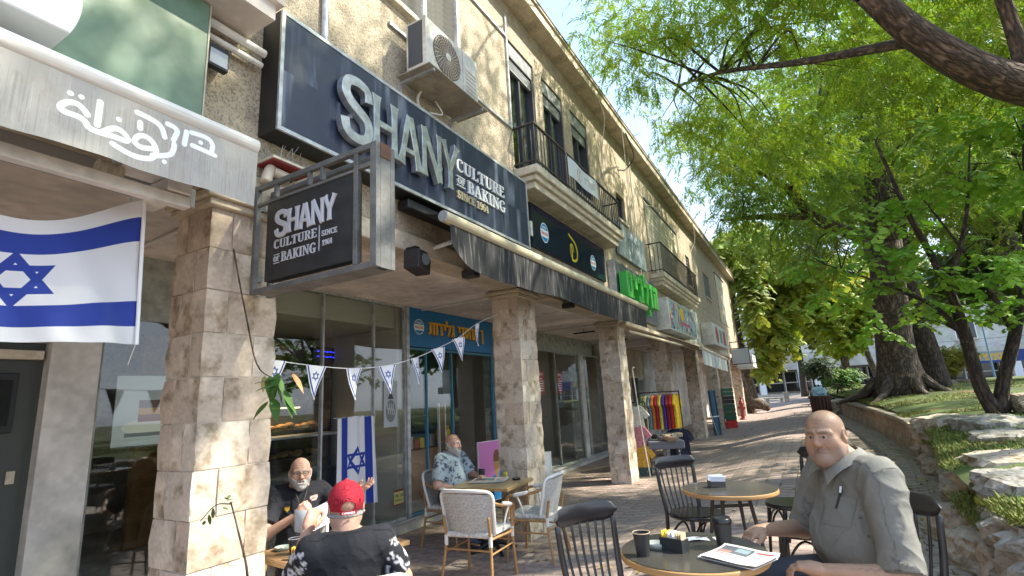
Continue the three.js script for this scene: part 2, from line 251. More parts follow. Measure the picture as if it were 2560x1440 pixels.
// ---------------------------------------------------------------- the long arcade building
const WX = -3.15, SX = -5.06, CEIL = 3.1, TOP = 7.555, ZE = -31;
const bld = thing('arcade_building', 'long two storey tan stucco building over a stone column arcade', 'building');
{
  // upper wall in pieces around its openings  [z1(near), z0(far), y0, y1]
  const open = [[-3.3, -4.65, 5.75, 7.2], [-5.95, -6.78, 4.82, 6.95], [-7.08, -7.92, 5.1, 6.95], [-8.28, -9.12, 5.3, 6.95], [-10.7, -11.32, 5.48, 6.12], [-18.3, -18.95, 5.2, 6.35], [-21.75, -23.15, 5.35, 6.36]];
  const walls = []; let z = 6;
  for (const [a, b, y0, y1] of open) { walls.push(bx(WX - .25, WX, 3.12, TOP, b < z ? a : z, z)); walls.push(bx(WX - .25, WX, 3.12, y0, b, a), bx(WX - .25, WX, y1, TOP, b, a)); z = b; }
  walls.push(bx(WX - .25, WX, 3.12, TOP, ZE, z));
  part(bld, 'upper_wall', walls, M.stucco);
  part(bld, 'end_wall', [bx(-12, WX - .26, 0, TOP, ZE - .2, ZE)], M.stucco);
  // roof slab and eave
  const roof = part(bld, 'roof', [bx(-12, -2.86, TOP, TOP + .16, ZE - .5, 6), bx(-12, -2.83, TOP + .17, TOP + .21, ZE - .55, 6.05)], M.plaster);
  part(roof, 'flashing', [bx(-2.90, -2.82, TOP + .212, TOP + .235, ZE - .5, 6)], M.rust);
  seed(31); for (const zz of [-6.6, -10.3]) part(roof, 'antenna', rod(V(-2.95, TOP + .2, zz), V(-2.95, TOP + (zz > -8 ? 1.3 : .5), zz - .02), .014), M.steel);
  // arcade ceiling, edge beam, floors and shop rooms
  part(bld, 'arcade_ceiling', [bx(-12, -3.42, CEIL, CEIL + .12, ZE, 6)], M.ceiling);
  part(bld, 'edge_beam', [bx(-3.41, -3.1, CEIL - .02, CEIL + .16, ZE, 6, .01)], M.plaster);
  for (const zz of [-2.02, -6.02, -10.02, -14.02]) part(bld, 'ceiling_conduit', rod(V(-5.0, CEIL - .02, zz - .1), V(-3.4, CEIL - .02, zz), .012), M.whitepaint);
  part(bld, 'shop_floor', [bx(-9.2, SX + .06, 0, .13, ZE, 6)], M.pier);
  part(bld, 'shop_back_wall', [bx(-9.4, -9.2, 0, CEIL, ZE, 6)], mat([.48, .44, .38], .9, { map: T.blotch })); part(bld, 'rear_wall', [bx(-12.2, -12.001, 0, TOP, ZE - .2, 6.2)], M.stucco); part(bld, 'end_wall', [bx(-12, WX - .26, 0, TOP, 6.001, 6.2)], M.stucco);
  for (const zz of [-1.85, -5.78, -9.2, -13.1, -17, -24]) part(bld, 'party_wall', [bx(-9.2, SX - .1, .13, CEIL, zz - .06, zz + .06)], mat([.46, .42, .36], .9));
  // columns of rock-faced blocks
  seed(41);
  const variants = [];
  function block(w, h, d) {
    const g = new THREE.BoxGeometry(w, h, d, 3, 2, 3), p = g.attributes.position, s = rnd() * 50;
    for (let i = 0; i < p.count; i++) { const x = p.getX(i), y = p.getY(i), z = p.getZ(i), e = Math.min(w / 2 - Math.abs(x), 1) > .001 && Math.min(d / 2 - Math.abs(z), 1) > .001; const ex = Math.abs(Math.abs(x) - w / 2) < .001, ez = Math.abs(Math.abs(z) - d / 2) < .001, ey = Math.abs(Math.abs(y) - h / 2) < .001; const k = (noise(x * 14 + s, y * 14, z * 14) - .35) * .011; if (ex && !ey) p.setX(i, x + Math.sign(x) * k); if (ez && !ey) p.setZ(i, z + Math.sign(z) * k); if (ey) { p.setX(i, x * (1 - .012 / w)); p.setZ(i, z * (1 - .012 / d)); } }
    g.computeVertexNormals(); const q = triUV(toCreasedNormals(g, .9), 1), ou = rnd() * 3, ov = rnd() * 3, uv = q.attributes.uv; for (let i = 0; i < uv.count; i++) uv.setXY(i, uv.getX(i) + ou, uv.getY(i) + ov); return q;
  }
  const cache = {}; const get = (w, h, d, k) => { const key = [w, h, d, k].map((q) => q.toFixed(3)).join(); return cache[key] || (cache[key] = block(w, h, d)); };
  for (let i = -1; i < 8; i++) {
    const z0 = -1.776 - i * 4, base = G(-3.3, z0), col = new THREE.Group(); col.name = 'stone_column'; bld.add(col); col.position.set(-3.34, base, z0 - .25);
    const H = 2.97 - base, n = 11, ch = H / n;
    part(col, 'mortar_core', [bx(-.186, .186, 0, H, -.236, .236)], M.mortar);
    for (let c = 0; c < n; c++) {
      const par = (c + i) & 1, sx = par ? .06 : -.07, sz = par ? -.09 : .1, y = c * ch + ch / 2;
      for (const [xa, xb] of [[-.2, sx], [sx, .2]]) for (const [za, zb] of [[-.25, sz], [sz, .25]]) {
        const w = xb - xa - .006, d = zb - za - .006, b = part(col, 'stone_block', get(w, ch - .007, d, i < 3 ? (i + 1) * 20 + c : c % 4), M.stone[Math.floor(rnd() * 4)]);
        b.position.set((xa + xb) / 2 + rr(-.003, .005), y, (za + zb) / 2 + rr(-.003, .005));
      }
    }
    part(col, 'capital', [bx(-.23, .23, H, H + .05, -.28, .28, .012), bx(-.26, .26, H + .05, H + .1, -.31, .31, .012), bx(-.215, .215, H + .1, H + .14, -.27, .27)], M.plaster);
  }
  // ---- windows of the upper floor
  const pane = M.glass;
  function roller(z1, z0, y0, y1) {   // dark aluminium window with a half closed roller shutter
    const w = new THREE.Group(); w.name = 'window'; bld.add(w);
    part(w, 'frame', [bx(WX - .16, WX - .02, y0, y1, z1 - .05, z1 - .001), bx(WX - .16, WX - .02, y0, y1, z0 + .001, z0 + .05), bx(WX - .16, WX - .02, y1 - .05, y1 - .001, z0 + .05, z1 - .05), bx(WX - .16, WX - .02, y0 + .001, y0 + .05, z0 + .05, z1 - .05), bx(WX - .13, WX - .06, y0 + .05, y1 - .05, (z0 + z1) / 2 - .025, (z0 + z1) / 2 + .025)], M.darkframe);
    part(w, 'pane', [bx(WX - .11, WX - .1, y0 + .05, y1 - .46, z0 + .05, z1 - .05)], pane);
    part(w, 'shutter_box', [bx(WX - .1, WX - .012, y1 - .27, y1 - .05, z0 + .05, z1 - .05, .006)], M.steel);
    for (let k = 0; k < 4; k++) part(w, 'shutter_slat', [bx(WX - .09, WX - .04, y1 - .32 - k * .047, y1 - .276 - k * .047, z0 + .05, z1 - .05, .01)], M.steel);
    part(w, 'sill', [bx(WX - .05, WX + .04, y0 - .05, y0, z0 - .04, z1 + .04, .008)], M.cream);
  }
  roller(-5.95, -6.78, 4.82, 6.95); roller(-7.08, -7.92, 5.1, 6.95); roller(-8.28, -9.12, 5.3, 6.95);
  { // white slatted shutter
    const w = new THREE.Group(); w.name = 'window'; bld.add(w); const z1 = -3.3, z0 = -4.65, y0 = 5.75, y1 = 7.2, zm = -3.98;
    part(w, 'frame', [bx(WX - .1, WX + .03, y0, y1, z1 - .06, z1), bx(WX - .1, WX + .03, y0, y1, z0, z0 + .06), bx(WX - .1, WX + .03, y0, y0 + .06, z0 + .06, z1 - .06), bx(WX - .1, WX + .02, y0 + .06, y1, zm - .03, zm + .03)], M.whitepaint);
    part(w, 'pane', [bx(WX - .2, WX - .19, y0, y1, z0, z1)], M.glass);
    for (const [a, b] of [[z0 + .06, zm - .03], [zm + .03, z1 - .06]]) for (let k = 0; k < 18; k++) { const g = bx(-.035, .035, -.006, .006, a, b); g.rotateZ(.75); g.translate(WX - .03, y0 + .1 + k * .078, 0); part(w, 'slat', g, M.whitepaint); }
    part(w, 'sill', [bx(WX - .05, WX + .07, y0 - .05, y0 - .002, z0 - .05, z1 + .05, .008)], M.cream);
  }
  for (const [z1, z0, y0, y1] of [[-10.7, -11.32, 5.48, 6.12], [-18.3, -18.95, 5.2, 6.35], [-21.75, -23.15, 5.35, 6.36]]) {
    const w = new THREE.Group(); w.name = 'window'; bld.add(w);
    part(w, 'pane', [bx(WX - .14, WX - .12, y0, y1, z0, z1)], pane);
    part(w, 'frame', [bx(WX - .12, WX - .06, y0, y1, z1 - .05, z1), bx(WX - .12, WX - .06, y0, y1, z0, z0 + .05), bx(WX - .12, WX - .06, y1 - .05, y1, z0 + .05, z1 - .05), bx(WX - .12, WX - .06, y0, y0 + .05, z0 + .05, z1 - .05)], M.darkframe);
    part(w, 'sill', [bx(WX - .05, WX + .05, y0 - .06, y0, z0 - .05, z1 + .05, .008)], M.cream);
    if (z1 < -18) for (let k = 0; k < 9; k++) part(w, 'louvre', [bx(WX - .06, WX - .02, y0 + .07 + k * (y1 - y0 - .1) / 9, y0 + .11 + k * (y1 - y0 - .1) / 9, z0 + .05, z1 - .05)], M.steel);
  }
  // tall closed shutters
  for (const [z1, z0, y0, y1] of [[-13.15, -16.9, 4.78, 6.7], [-25.1, -27.9, 4.65, 6.95]]) {
    const d = new THREE.Group(); d.name = 'shuttered_doorway'; bld.add(d);
    for (let k = 0; k < 16; k++) { const h = (y1 - y0) / 16; part(d, 'shutter_slat', [bx(WX + .004, WX + .028, y0 + k * h + .004, y0 + (k + 1) * h - .002, z0, z1, .006)], M.cream); }
    part(d, 'head', [bx(WX + .002, WX + .05, y1, y1 + .06, z0 - .05, z1 + .05)], M.darkframe);
  }
  // balconies
  function balcony(z1, z0, xo, yTop, railTop, two) {
    const b = new THREE.Group(); b.name = 'balcony'; bld.add(b);
    part(b, 'slab', [bx(WX, xo, yTop - .12, yTop, z0, z1, .012), bx(WX, xo - .05, yTop - .2, yTop - .121, z0 + .05, z1 - .05, .012), bx(WX, xo - .1, yTop - .3, yTop - .201, z0 + .1, z1 - .1, .012)], M.cream);
    const xr = xo - .035, za = z1 - .04, zb = z0 + .04;
    part(b, 'top_rail', [bx(WX + .002, xr + .02, railTop - .03, railTop, za - .02, za + .02, .008), bx(WX + .002, xr + .02, railTop - .03, railTop, zb - .02, zb + .02, .008), bx(xr - .02, xr + .02, railTop - .03, railTop, zb + .021, za - .021, .008)], M.rail);
    part(b, 'bottom_rail', [bx(WX + .002, xr + .012, yTop + .07, yTop + .09, za - .012, za + .012), bx(WX + .002, xr + .012, yTop + .07, yTop + .09, zb - .012, zb + .012), bx(xr - .012, xr + .012, yTop + .07, yTop + .09, zb + .013, za - .013)], M.rail);
    const bar = new THREE.CylinderGeometry(.008, .008, railTop - .03 - yTop, 6); bar.translate(0, (railTop - .03 + yTop) / 2, 0);
    const put = (x, z) => { const m = part(b, 'baluster', bar, M.rail); m.position.set(x, 0, z); };
    for (let z = za; z > zb - .01; z -= .105) put(xr, z);
    for (const zz of [za, zb]) for (let x = WX + .08; x < xr - .05; x += .1) put(x, zz);
  }
  balcony(-5.9, -9.72, -2.78, 4.80, 5.45); balcony(-12.85, -17.7, -2.75, 4.6, 5.4);
  // slab of the balcony over the green panel
  part(bld, 'balcony_slab', [bx(WX, -2.72, 4.36, 4.48, -1.93, 3), bx(WX, -2.76, 4.24, 4.36, -1.89, 3)], M.ceiling);
  // pipes and thin metal frames on the wall
  const pipe = (pts, r, m) => part(bld, 'wall_pipe', sweep(pts, [r, r], 8, 3), m);
  pipe([V(-3.05, 4.18, -2.02), V(-3.05, 4.18, -1), V(-3.05, 4.18, 1)], .03, M.whitepaint); pipe([V(-3.08, 4.10, -2.02), V(-3.08, 4.10, -1), V(-3.08, 4.10, 1)], .022, M.whitepaint);
  pipe([V(-3.12, 4.4, -2.6), V(-3.12, 5.5, -2.6), V(-3.12, 7.4, -2.6)], .03, M.galv);
  const fr = [bx(WX, WX + .03, 5.42, 7.3, -5.9, -5.86), bx(WX, WX + .03, 5.42, 5.46, -5.86, -3.4), bx(WX, WX + .03, 6.9, 6.94, -5.86, -4.68)]; part(bld, 'wall_frame', fr, M.galv);
  part(bld, 'downpipe', [rod(V(-3.10, 3.2, -11.95), V(-3.10, 7.5, -11.95), .016)], M.rope);
  // loose cables and a rope
  const cable = (pts, r, m) => part(bld, 'cable', sweep(pts.map((p) => V(...p)), [r, r], 5, 5), m);
  cable([[-2.85, 7.5, -9.2], [-2.82, 7.2, -9.35], [-3.02, 6.6, -9.6], [-3.1, 6.0, -9.8]], .009, M.rope); cable([[-2.83, 7.55, -10.9], [-2.80, 7.1, -11.3], [-3.0, 6.8, -11.2], [-3.1, 6.7, -10.9]], .018, M.rail);
  cable([[-2.8, 7.5, -10.5], [-2.8, 6.2, -10.5], [-2.82, 4.9, -10.5]], .008, M.rope); cable([[-3.1, 6.9, -12.3], [-3.05, 6.5, -12.9], [-3.1, 6.7, -13.7], [-3.05, 6.9, -15]], .012, M.rope); cable([[-2.84, 7.5, -19], [-2.9, 7.0, -19.2], [-3.1, 6.5, -19]], .012, M.rope);
}
// ---------------------------------------------------------------- shopfronts (parts of the building)
const FACE = Math.PI / 2;                                  // turns +z-facing work to face the street (+x); its x runs away along the street
const font = { sans: await new FontLoader().loadAsync('fonts/droid/droid_sans_bold.typeface.json'), serif: await new FontLoader().loadAsync('fonts/droid/droid_serif_bold.typeface.json') };
function words3d(text, f, w, h, d, bev = 0) { const g = new TextGeometry(text, { font: f, size: 1, depth: d, curveSegments: 4, bevelEnabled: bev > 0, bevelThickness: bev, bevelSize: bev / h, bevelSegments: 1 }); g.computeBoundingBox(); const b = g.boundingBox; g.translate(-b.min.x, -b.min.y, -b.min.z); g.scale(w / (b.max.x - b.min.x), h / (b.max.y - b.min.y), 1); return g; }
function plate(w, h, t = .004) { const g = new THREE.BoxGeometry(w, h, t); return g; }   // front face carries the whole print
function printed(tex, rough = .5, extra = {}) { return new THREE.MeshStandardMaterial({ map: tex, roughness: rough, ...extra }); }
function glassFront(name, z1, z0, y0, y1, cuts, frameM) {
  const f = new THREE.Group(); f.name = name; bld.add(f);
  const zs = [z1, ...cuts, z0];
  for (let i = 0; i + 1 < zs.length; i++) part(f, 'glass_pane', [bx(SX - .006, SX + .006, y0 + .03, y1 - .03, zs[i + 1] + .012, zs[i] - .012)], M.glass);
  for (const z of zs) part(f, 'mullion', [bx(SX - .025, SX + .025, y0 + .031, y1 - .031, z - .011, z + .011)], frameM);
  part(f, 'bottom_rail', [bx(SX - .03, SX + .03, y0, y0 + .03, z0, z1)], frameM); part(f, 'top_rail', [bx(SX - .03, SX + .03, y1 - .03, y1, z0, z1)], frameM);
  return f;
}
{
  part(bld, 'kerb', [bx(SX - .1, SX + .09, .131, .17, -31, -2.03, .008)], M.galv);
  // neighbouring ice cream parlour: dark door leaf, white pier, window
  part(bld, 'pier', [bx(SX - .2, SX + .05, .13, CEIL, -2.03, -1.7, .008)], M.pier);
  const dd = new THREE.Group(); dd.name = 'door'; bld.add(dd);
  part(dd, 'leaf', [bx(SX - .12, SX - .06, .13, 2.28, -1.7, 0)], mat([.05, .058, .05], .6)); part(dd, 'header', [bx(SX - .1, SX - .02, 2.28, CEIL, -1.7, 3)], M.greywall);
  part(dd, 'picture_frame', [bx(SX - .058, SX - .035, 1.62, 2.05, -1.56, -1.2, .006)], M.black); part(dd, 'picture', [bx(SX - .034, SX - .03, 1.67, 2.0, -1.53, -1.23)], M.darkglass);
  part(dd, 'closer', [bx(SX - .058, SX + .0, 2.15, 2.22, -1.68, -1.4, .008)], M.cream); part(dd, 'switch', [bx(SX - .058, SX - .045, 1.26, 1.35, -1.62, -1.57, .004)], M.cream);
  glassFront('parlour_front', -2.04, -3.3, .17, 2.55, [], M.greywall); part(bld, 'header_panel', [bx(SX - .05, SX + .02, 2.552, CEIL, -3.3, -2.04)], M.greywall);
  part(bld, 'pier', [bx(SX - .2, SX + .06, .13, CEIL, -3.44, -3.302)], M.greywall);
  // bakery front
  glassFront('bakery_front', -3.46, -5.76, .17, CEIL, [-4.3, -5.15], M.galv);
  part(bld, 'shop_rear_wall', [bx(-7.6, -7.5, .14, 2.77, -5.7, -3.5)], mat([.50, .27, .10], .85, { map: T.blotch }));
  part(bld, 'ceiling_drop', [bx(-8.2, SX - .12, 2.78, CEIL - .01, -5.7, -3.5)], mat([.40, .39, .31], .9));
  // ice cream shop front
  const ice = glassFront('ice_cream_front', -5.84, -8.14, .17, 2.5, [-6.25, -6.9], mat([.05, .20, .30], .5));
  part(ice, 'side_frame', [bx(SX - .05, SX + .05, .17, CEIL, -5.835, -5.775)], M.galv);
  part(bld, 'pier', [bx(SX - .2, SX + .05, .13, CEIL, -9.95, -8.16)], M.greywall);
  // shoe shop front
  glassFront('shoe_shop_front', -9.97, -12.3, .17, 2.72, [-10.9], M.greywall); part(bld, 'header_panel', [bx(SX - .05, SX + .03, 2.722, CEIL, -13.3, -9.97)], M.greywall);
  part(bld, 'pier', [bx(SX - .2, SX + .06, .13, 2.72, -12.55, -12.302)], M.pier);
  glassFront('shoe_display_front', -12.56, -14.1, .17, 2.72, [], M.galv);
  part(bld, 'pier', [bx(SX - .2, SX + .05, .13, CEIL, -14.5, -14.12)], M.pier);
  const s4 = glassFront('clothes_shop_front', -14.52, -18.2, .17, 2.2, [-15.4, -16.6], M.whitepaint); part(bld, 'header_panel', [bx(SX - .05, SX + .03, 2.202, CEIL, -18.2, -14.5)], M.cream);
  part(bld, 'pier', [bx(SX - .2, SX + .05, .13, CEIL, -31, -18.22)], M.pier);
  for (const z of [-10.6, -12.9, -16.6]) { const l = new THREE.Group(); l.name = 'ceiling_light'; bld.add(l); part(l, 'lamp_bar', [bx(-4.4, -3.9, CEIL - .09, CEIL - .06, z - .03, z + .03, .008)], M.black); part(l, 'stem', [rod(V(-4.15, CEIL - .06, z), V(-4.15, CEIL, z), .008)], M.black); }
}
// ---------------------------------------------------------------- inside the shops
{
  seed(51);
  // bakery wall shelves with boxes and loaves
  const sh = thing('bakery_shelf', 'tall dark wood shelf with trays of bread rolls inside the bakery', 'shelf', [-6.9, .13, -4.75], FACE);
  const dw = mat([.045, .03, .02], .6, { map: T.wood }), bread = [[.42, .22, .08], [.5, .3, .12], [.35, .17, .06]].map((c) => mat(c, .7, { map: T.blotch }));
  part(sh, 'back_panel', [bx(-.85, .85, 0, 2.3, -.03, 0)], dw); for (const x of [-.87, .87]) part(sh, 'side_panel', [bx(x - .02, x + .02, 0, 2.3, 0, .5)], dw);
  for (let k = 0; k < 5; k++) { const y = .5 + k * .38; part(sh, 'shelf_board', [bx(-.85, .85, y, y + .03, .001, .5)], dw); for (let i = 0; i < 13; i++) { const g = new THREE.SphereGeometry(1, 8, 6); tf(g, { s: [rr(.05, .07), .04, rr(.08, .12)], t: [-.75 + i * .125, y + .065 + (i % 3) * .015, rr(.25, .4)], }); part(sh, 'loaf', g, bread[i % 3]); } }
  const sh2 = thing('snack_shelf', 'pale shelf with brown snack packets behind the bakery glass', 'shelf', [-6.2, .13, -3.75], FACE);
  const pw = mat([.5, .46, .36], .7), pk = [[.22, .10, .05], [.3, .16, .07], [.13, .05, .03], [.4, .28, .14]].map((c) => mat(c, .5));
  part(sh2, 'back_panel', [bx(-.4, .3, 0, 2.2, -.03, 0)], pw);
  for (let k = 0; k < 6; k++) { const y = .25 + k * .34; part(sh2, 'shelf_board', [bx(-.4, .3, y, y + .03, .001, .32)], pw); for (let i = 0; i < 8; i++) part(sh2, 'packet', [bx(-.38 + i * .083, -.31 + i * .083, y + .031, y + rr(.16, .24), .12, .28, .006)], pk[Math.floor(rnd() * 4)]); }
  const ct = thing('glass_counter', 'dark bakery counter with curved glass front', 'counter', [-6.1, .13, -4.6], FACE);
  part(ct, 'base', [bx(-.9, .9, 0, .75, -.3, .3, .01)], mat([.02, .03, .03], .4)); part(ct, 'glass', [bx(-.9, .9, .76, 1.2, .2, .212)], M.glass); part(ct, 'top', [bx(-.9, .9, 1.2, 1.23, -.3, .22, .006)], M.galv);
  const scr = thing('menu_screen', 'dark hanging screen with rows of blue letters above the bakery counter', 'screen', [-6.5, 2.38, -5.65], FACE);
  part(scr, 'case', [bx(-.33, .33, 0, .24, -.04, .04, .006)], M.black);
  const bt = canvasTex(256, 96, (c, w, h) => { c.fillStyle = '#05060a'; c.fillRect(0, 0, w, h); c.fillStyle = '#3c46ff'; for (let j = 0; j < 2; j++) for (let i = 0; i < 9; i++) c.fillRect(18 + i * 25, 18 + j * 38 + (i % 2) * 3, 17, 9); });
  const gl = part(scr, 'display', tf(plate(.6, .2), { t: [0, .12, .043] }), new THREE.MeshStandardMaterial({ map: bt, emissiveMap: bt, emissive: lin(.6, .6, 1), emissiveIntensity: 1, roughness: .3 }));
  const sl = thing('shelf_lamp', 'glowing warm strip lamp above the bread trays in the bakery', 'lamp', [-6.62, 1.72, -4.75], FACE); part(sl, 'housing', [bx(-.5, .5, .012, .03, -.03, .03)], M.steel); part(sl, 'tube', [bx(-.48, .48, 0, .0115, -.02, .02)], new THREE.MeshStandardMaterial({ color: 0xffffff, emissive: lin(1, .62, .28), emissiveIntensity: 3 }));
  const slL = new THREE.RectAreaLight(new THREE.Color(1, .62, .28), 14, .95, .04); slL.position.set(-6.6, 1.715, -4.75); slL.rotation.set(-FACE, 0, FACE); scene.add(slL);
  // counter and goods in the ice cream shop
  const fr = thing('ice_cream_freezer', 'chest freezer with bright packets inside the blue ice cream shop', 'freezer', [-6.3, .13, -7.2], FACE);
  part(fr, 'chest', [bx(-.8, .8, 0, .8, -.35, .35, .03)], mat([.30, .12, .06], .5)); for (let i = 0; i < 10; i++) part(fr, 'packet', [bx(-.75 + i * .15, -.63 + i * .15, .8, .95 + rr(0, .08), -.2, .2, .01)], mat([[.6, .6, .6], [.5, .12, .1], [.65, .45, .08], [.2, .35, .5]][i % 4], .4));
  const pot = thing('yellow_tub', 'round yellow tub standing on the freezer edge', 'tub', [-5.9, .94, -7.75]); part(pot, 'shell', lathe([[.0, 0], [.1, 0], [.14, .25], [.1, .3], [0, .3]], 16), mat([.65, .42, .05], .5)); part(pot, 'lid', lathe([[0, .3], [.11, .3], [.11, .33], [0, .34]], 16), mat([.7, .5, .1], .5));
  const pole = thing('wooden_totem', 'narrow brown board with white edges standing in the ice cream shop', 'board', [-5.4, .13, -7.06], FACE); part(pole, 'board', [bx(-.07, .07, 0, 1.55, -.02, .02)], mat([.14, .06, .025], .6, { map: T.wood })); for (const x of [-.08, .08]) part(pole, 'edge', [bx(x - .009, x + .009, 0, 1.55, -.02, .022)], M.white);
  part(bld, 'shop_side_wall', [bx(-9.0, -6.9, .14, CEIL - .01, -9.1, -9.0)], mat([.02, .12, .18], .8)); part(bld, 'shop_side_wall', [bx(-9.1, -9.0, .14, CEIL - .01, -9.1, -5.9)], mat([.02, .12, .18], .8));
  // shoe racks
  for (const [z, n, lab] of [[-10.7, 2, 'white wall rack of dark shoes behind the shoe shop window'], [-13.0, 1, 'narrow white rack of black shoes and sandals beside the shop pier']]) {
    const r = thing('shoe_rack', lab, 'rack', [n > 1 ? -7.4 : -5.5, .13, z], FACE);
    const W = n > 1 ? 1.6 : .5; part(r, 'back_panel', [bx(-W / 2, W / 2, 0, 2.3, -.03, 0)], M.pier);
    for (let k = 0; k < 10; k++) { const y = .15 + k * .21; part(r, 'shelf_board', [bx(-W / 2, W / 2, y, y + .015, .001, .24)], M.whitepaint); for (let i = 0; i < (n > 1 ? 9 : 3); i++) { if (rnd() < .15) continue; const a = new THREE.SphereGeometry(1, 8, 5); tf(a, { s: [.035, .035, .11], t: [-W / 2 + .09 + i * .165, y + .045, .13] }); const b = new THREE.SphereGeometry(1, 8, 5); tf(b, { s: [.034, .055, .05], t: [-W / 2 + .09 + i * .165, y + .06, .08] }); part(r, 'shoe', [a, b], mat([[.02, .02, .022], [.05, .035, .03], [.12, .03, .03], [.03, .035, .05]][Math.floor(rnd() * 4)], .5)); } }
  }
  for (const [z, pl] of [[-10.25, 'in the shoe shop pane by the grey pier'], [-11.2, 'in the wide shoe shop pane past the mullion']]) { const p = single('sale_poster', 'red and white sale notice ' + pl, 'poster', tf(plate(.26, .5), { r: [0, FACE, 0], t: [SX - .03, 2.0, z] }), printed(canvasTex(64, 128, (c) => { c.fillStyle = '#b3302c'; c.fillRect(0, 0, 64, 128); c.fillStyle = '#fff'; c.font = 'bold 18px sans-serif'; c.fillText('SALE', 7, 24); for (let i = 0; i < 6; i++) c.fillRect(8, 40 + i * 13, 30 + (i * 17) % 18, 5); })), 'sale notices in the shoe shop window'); }
}
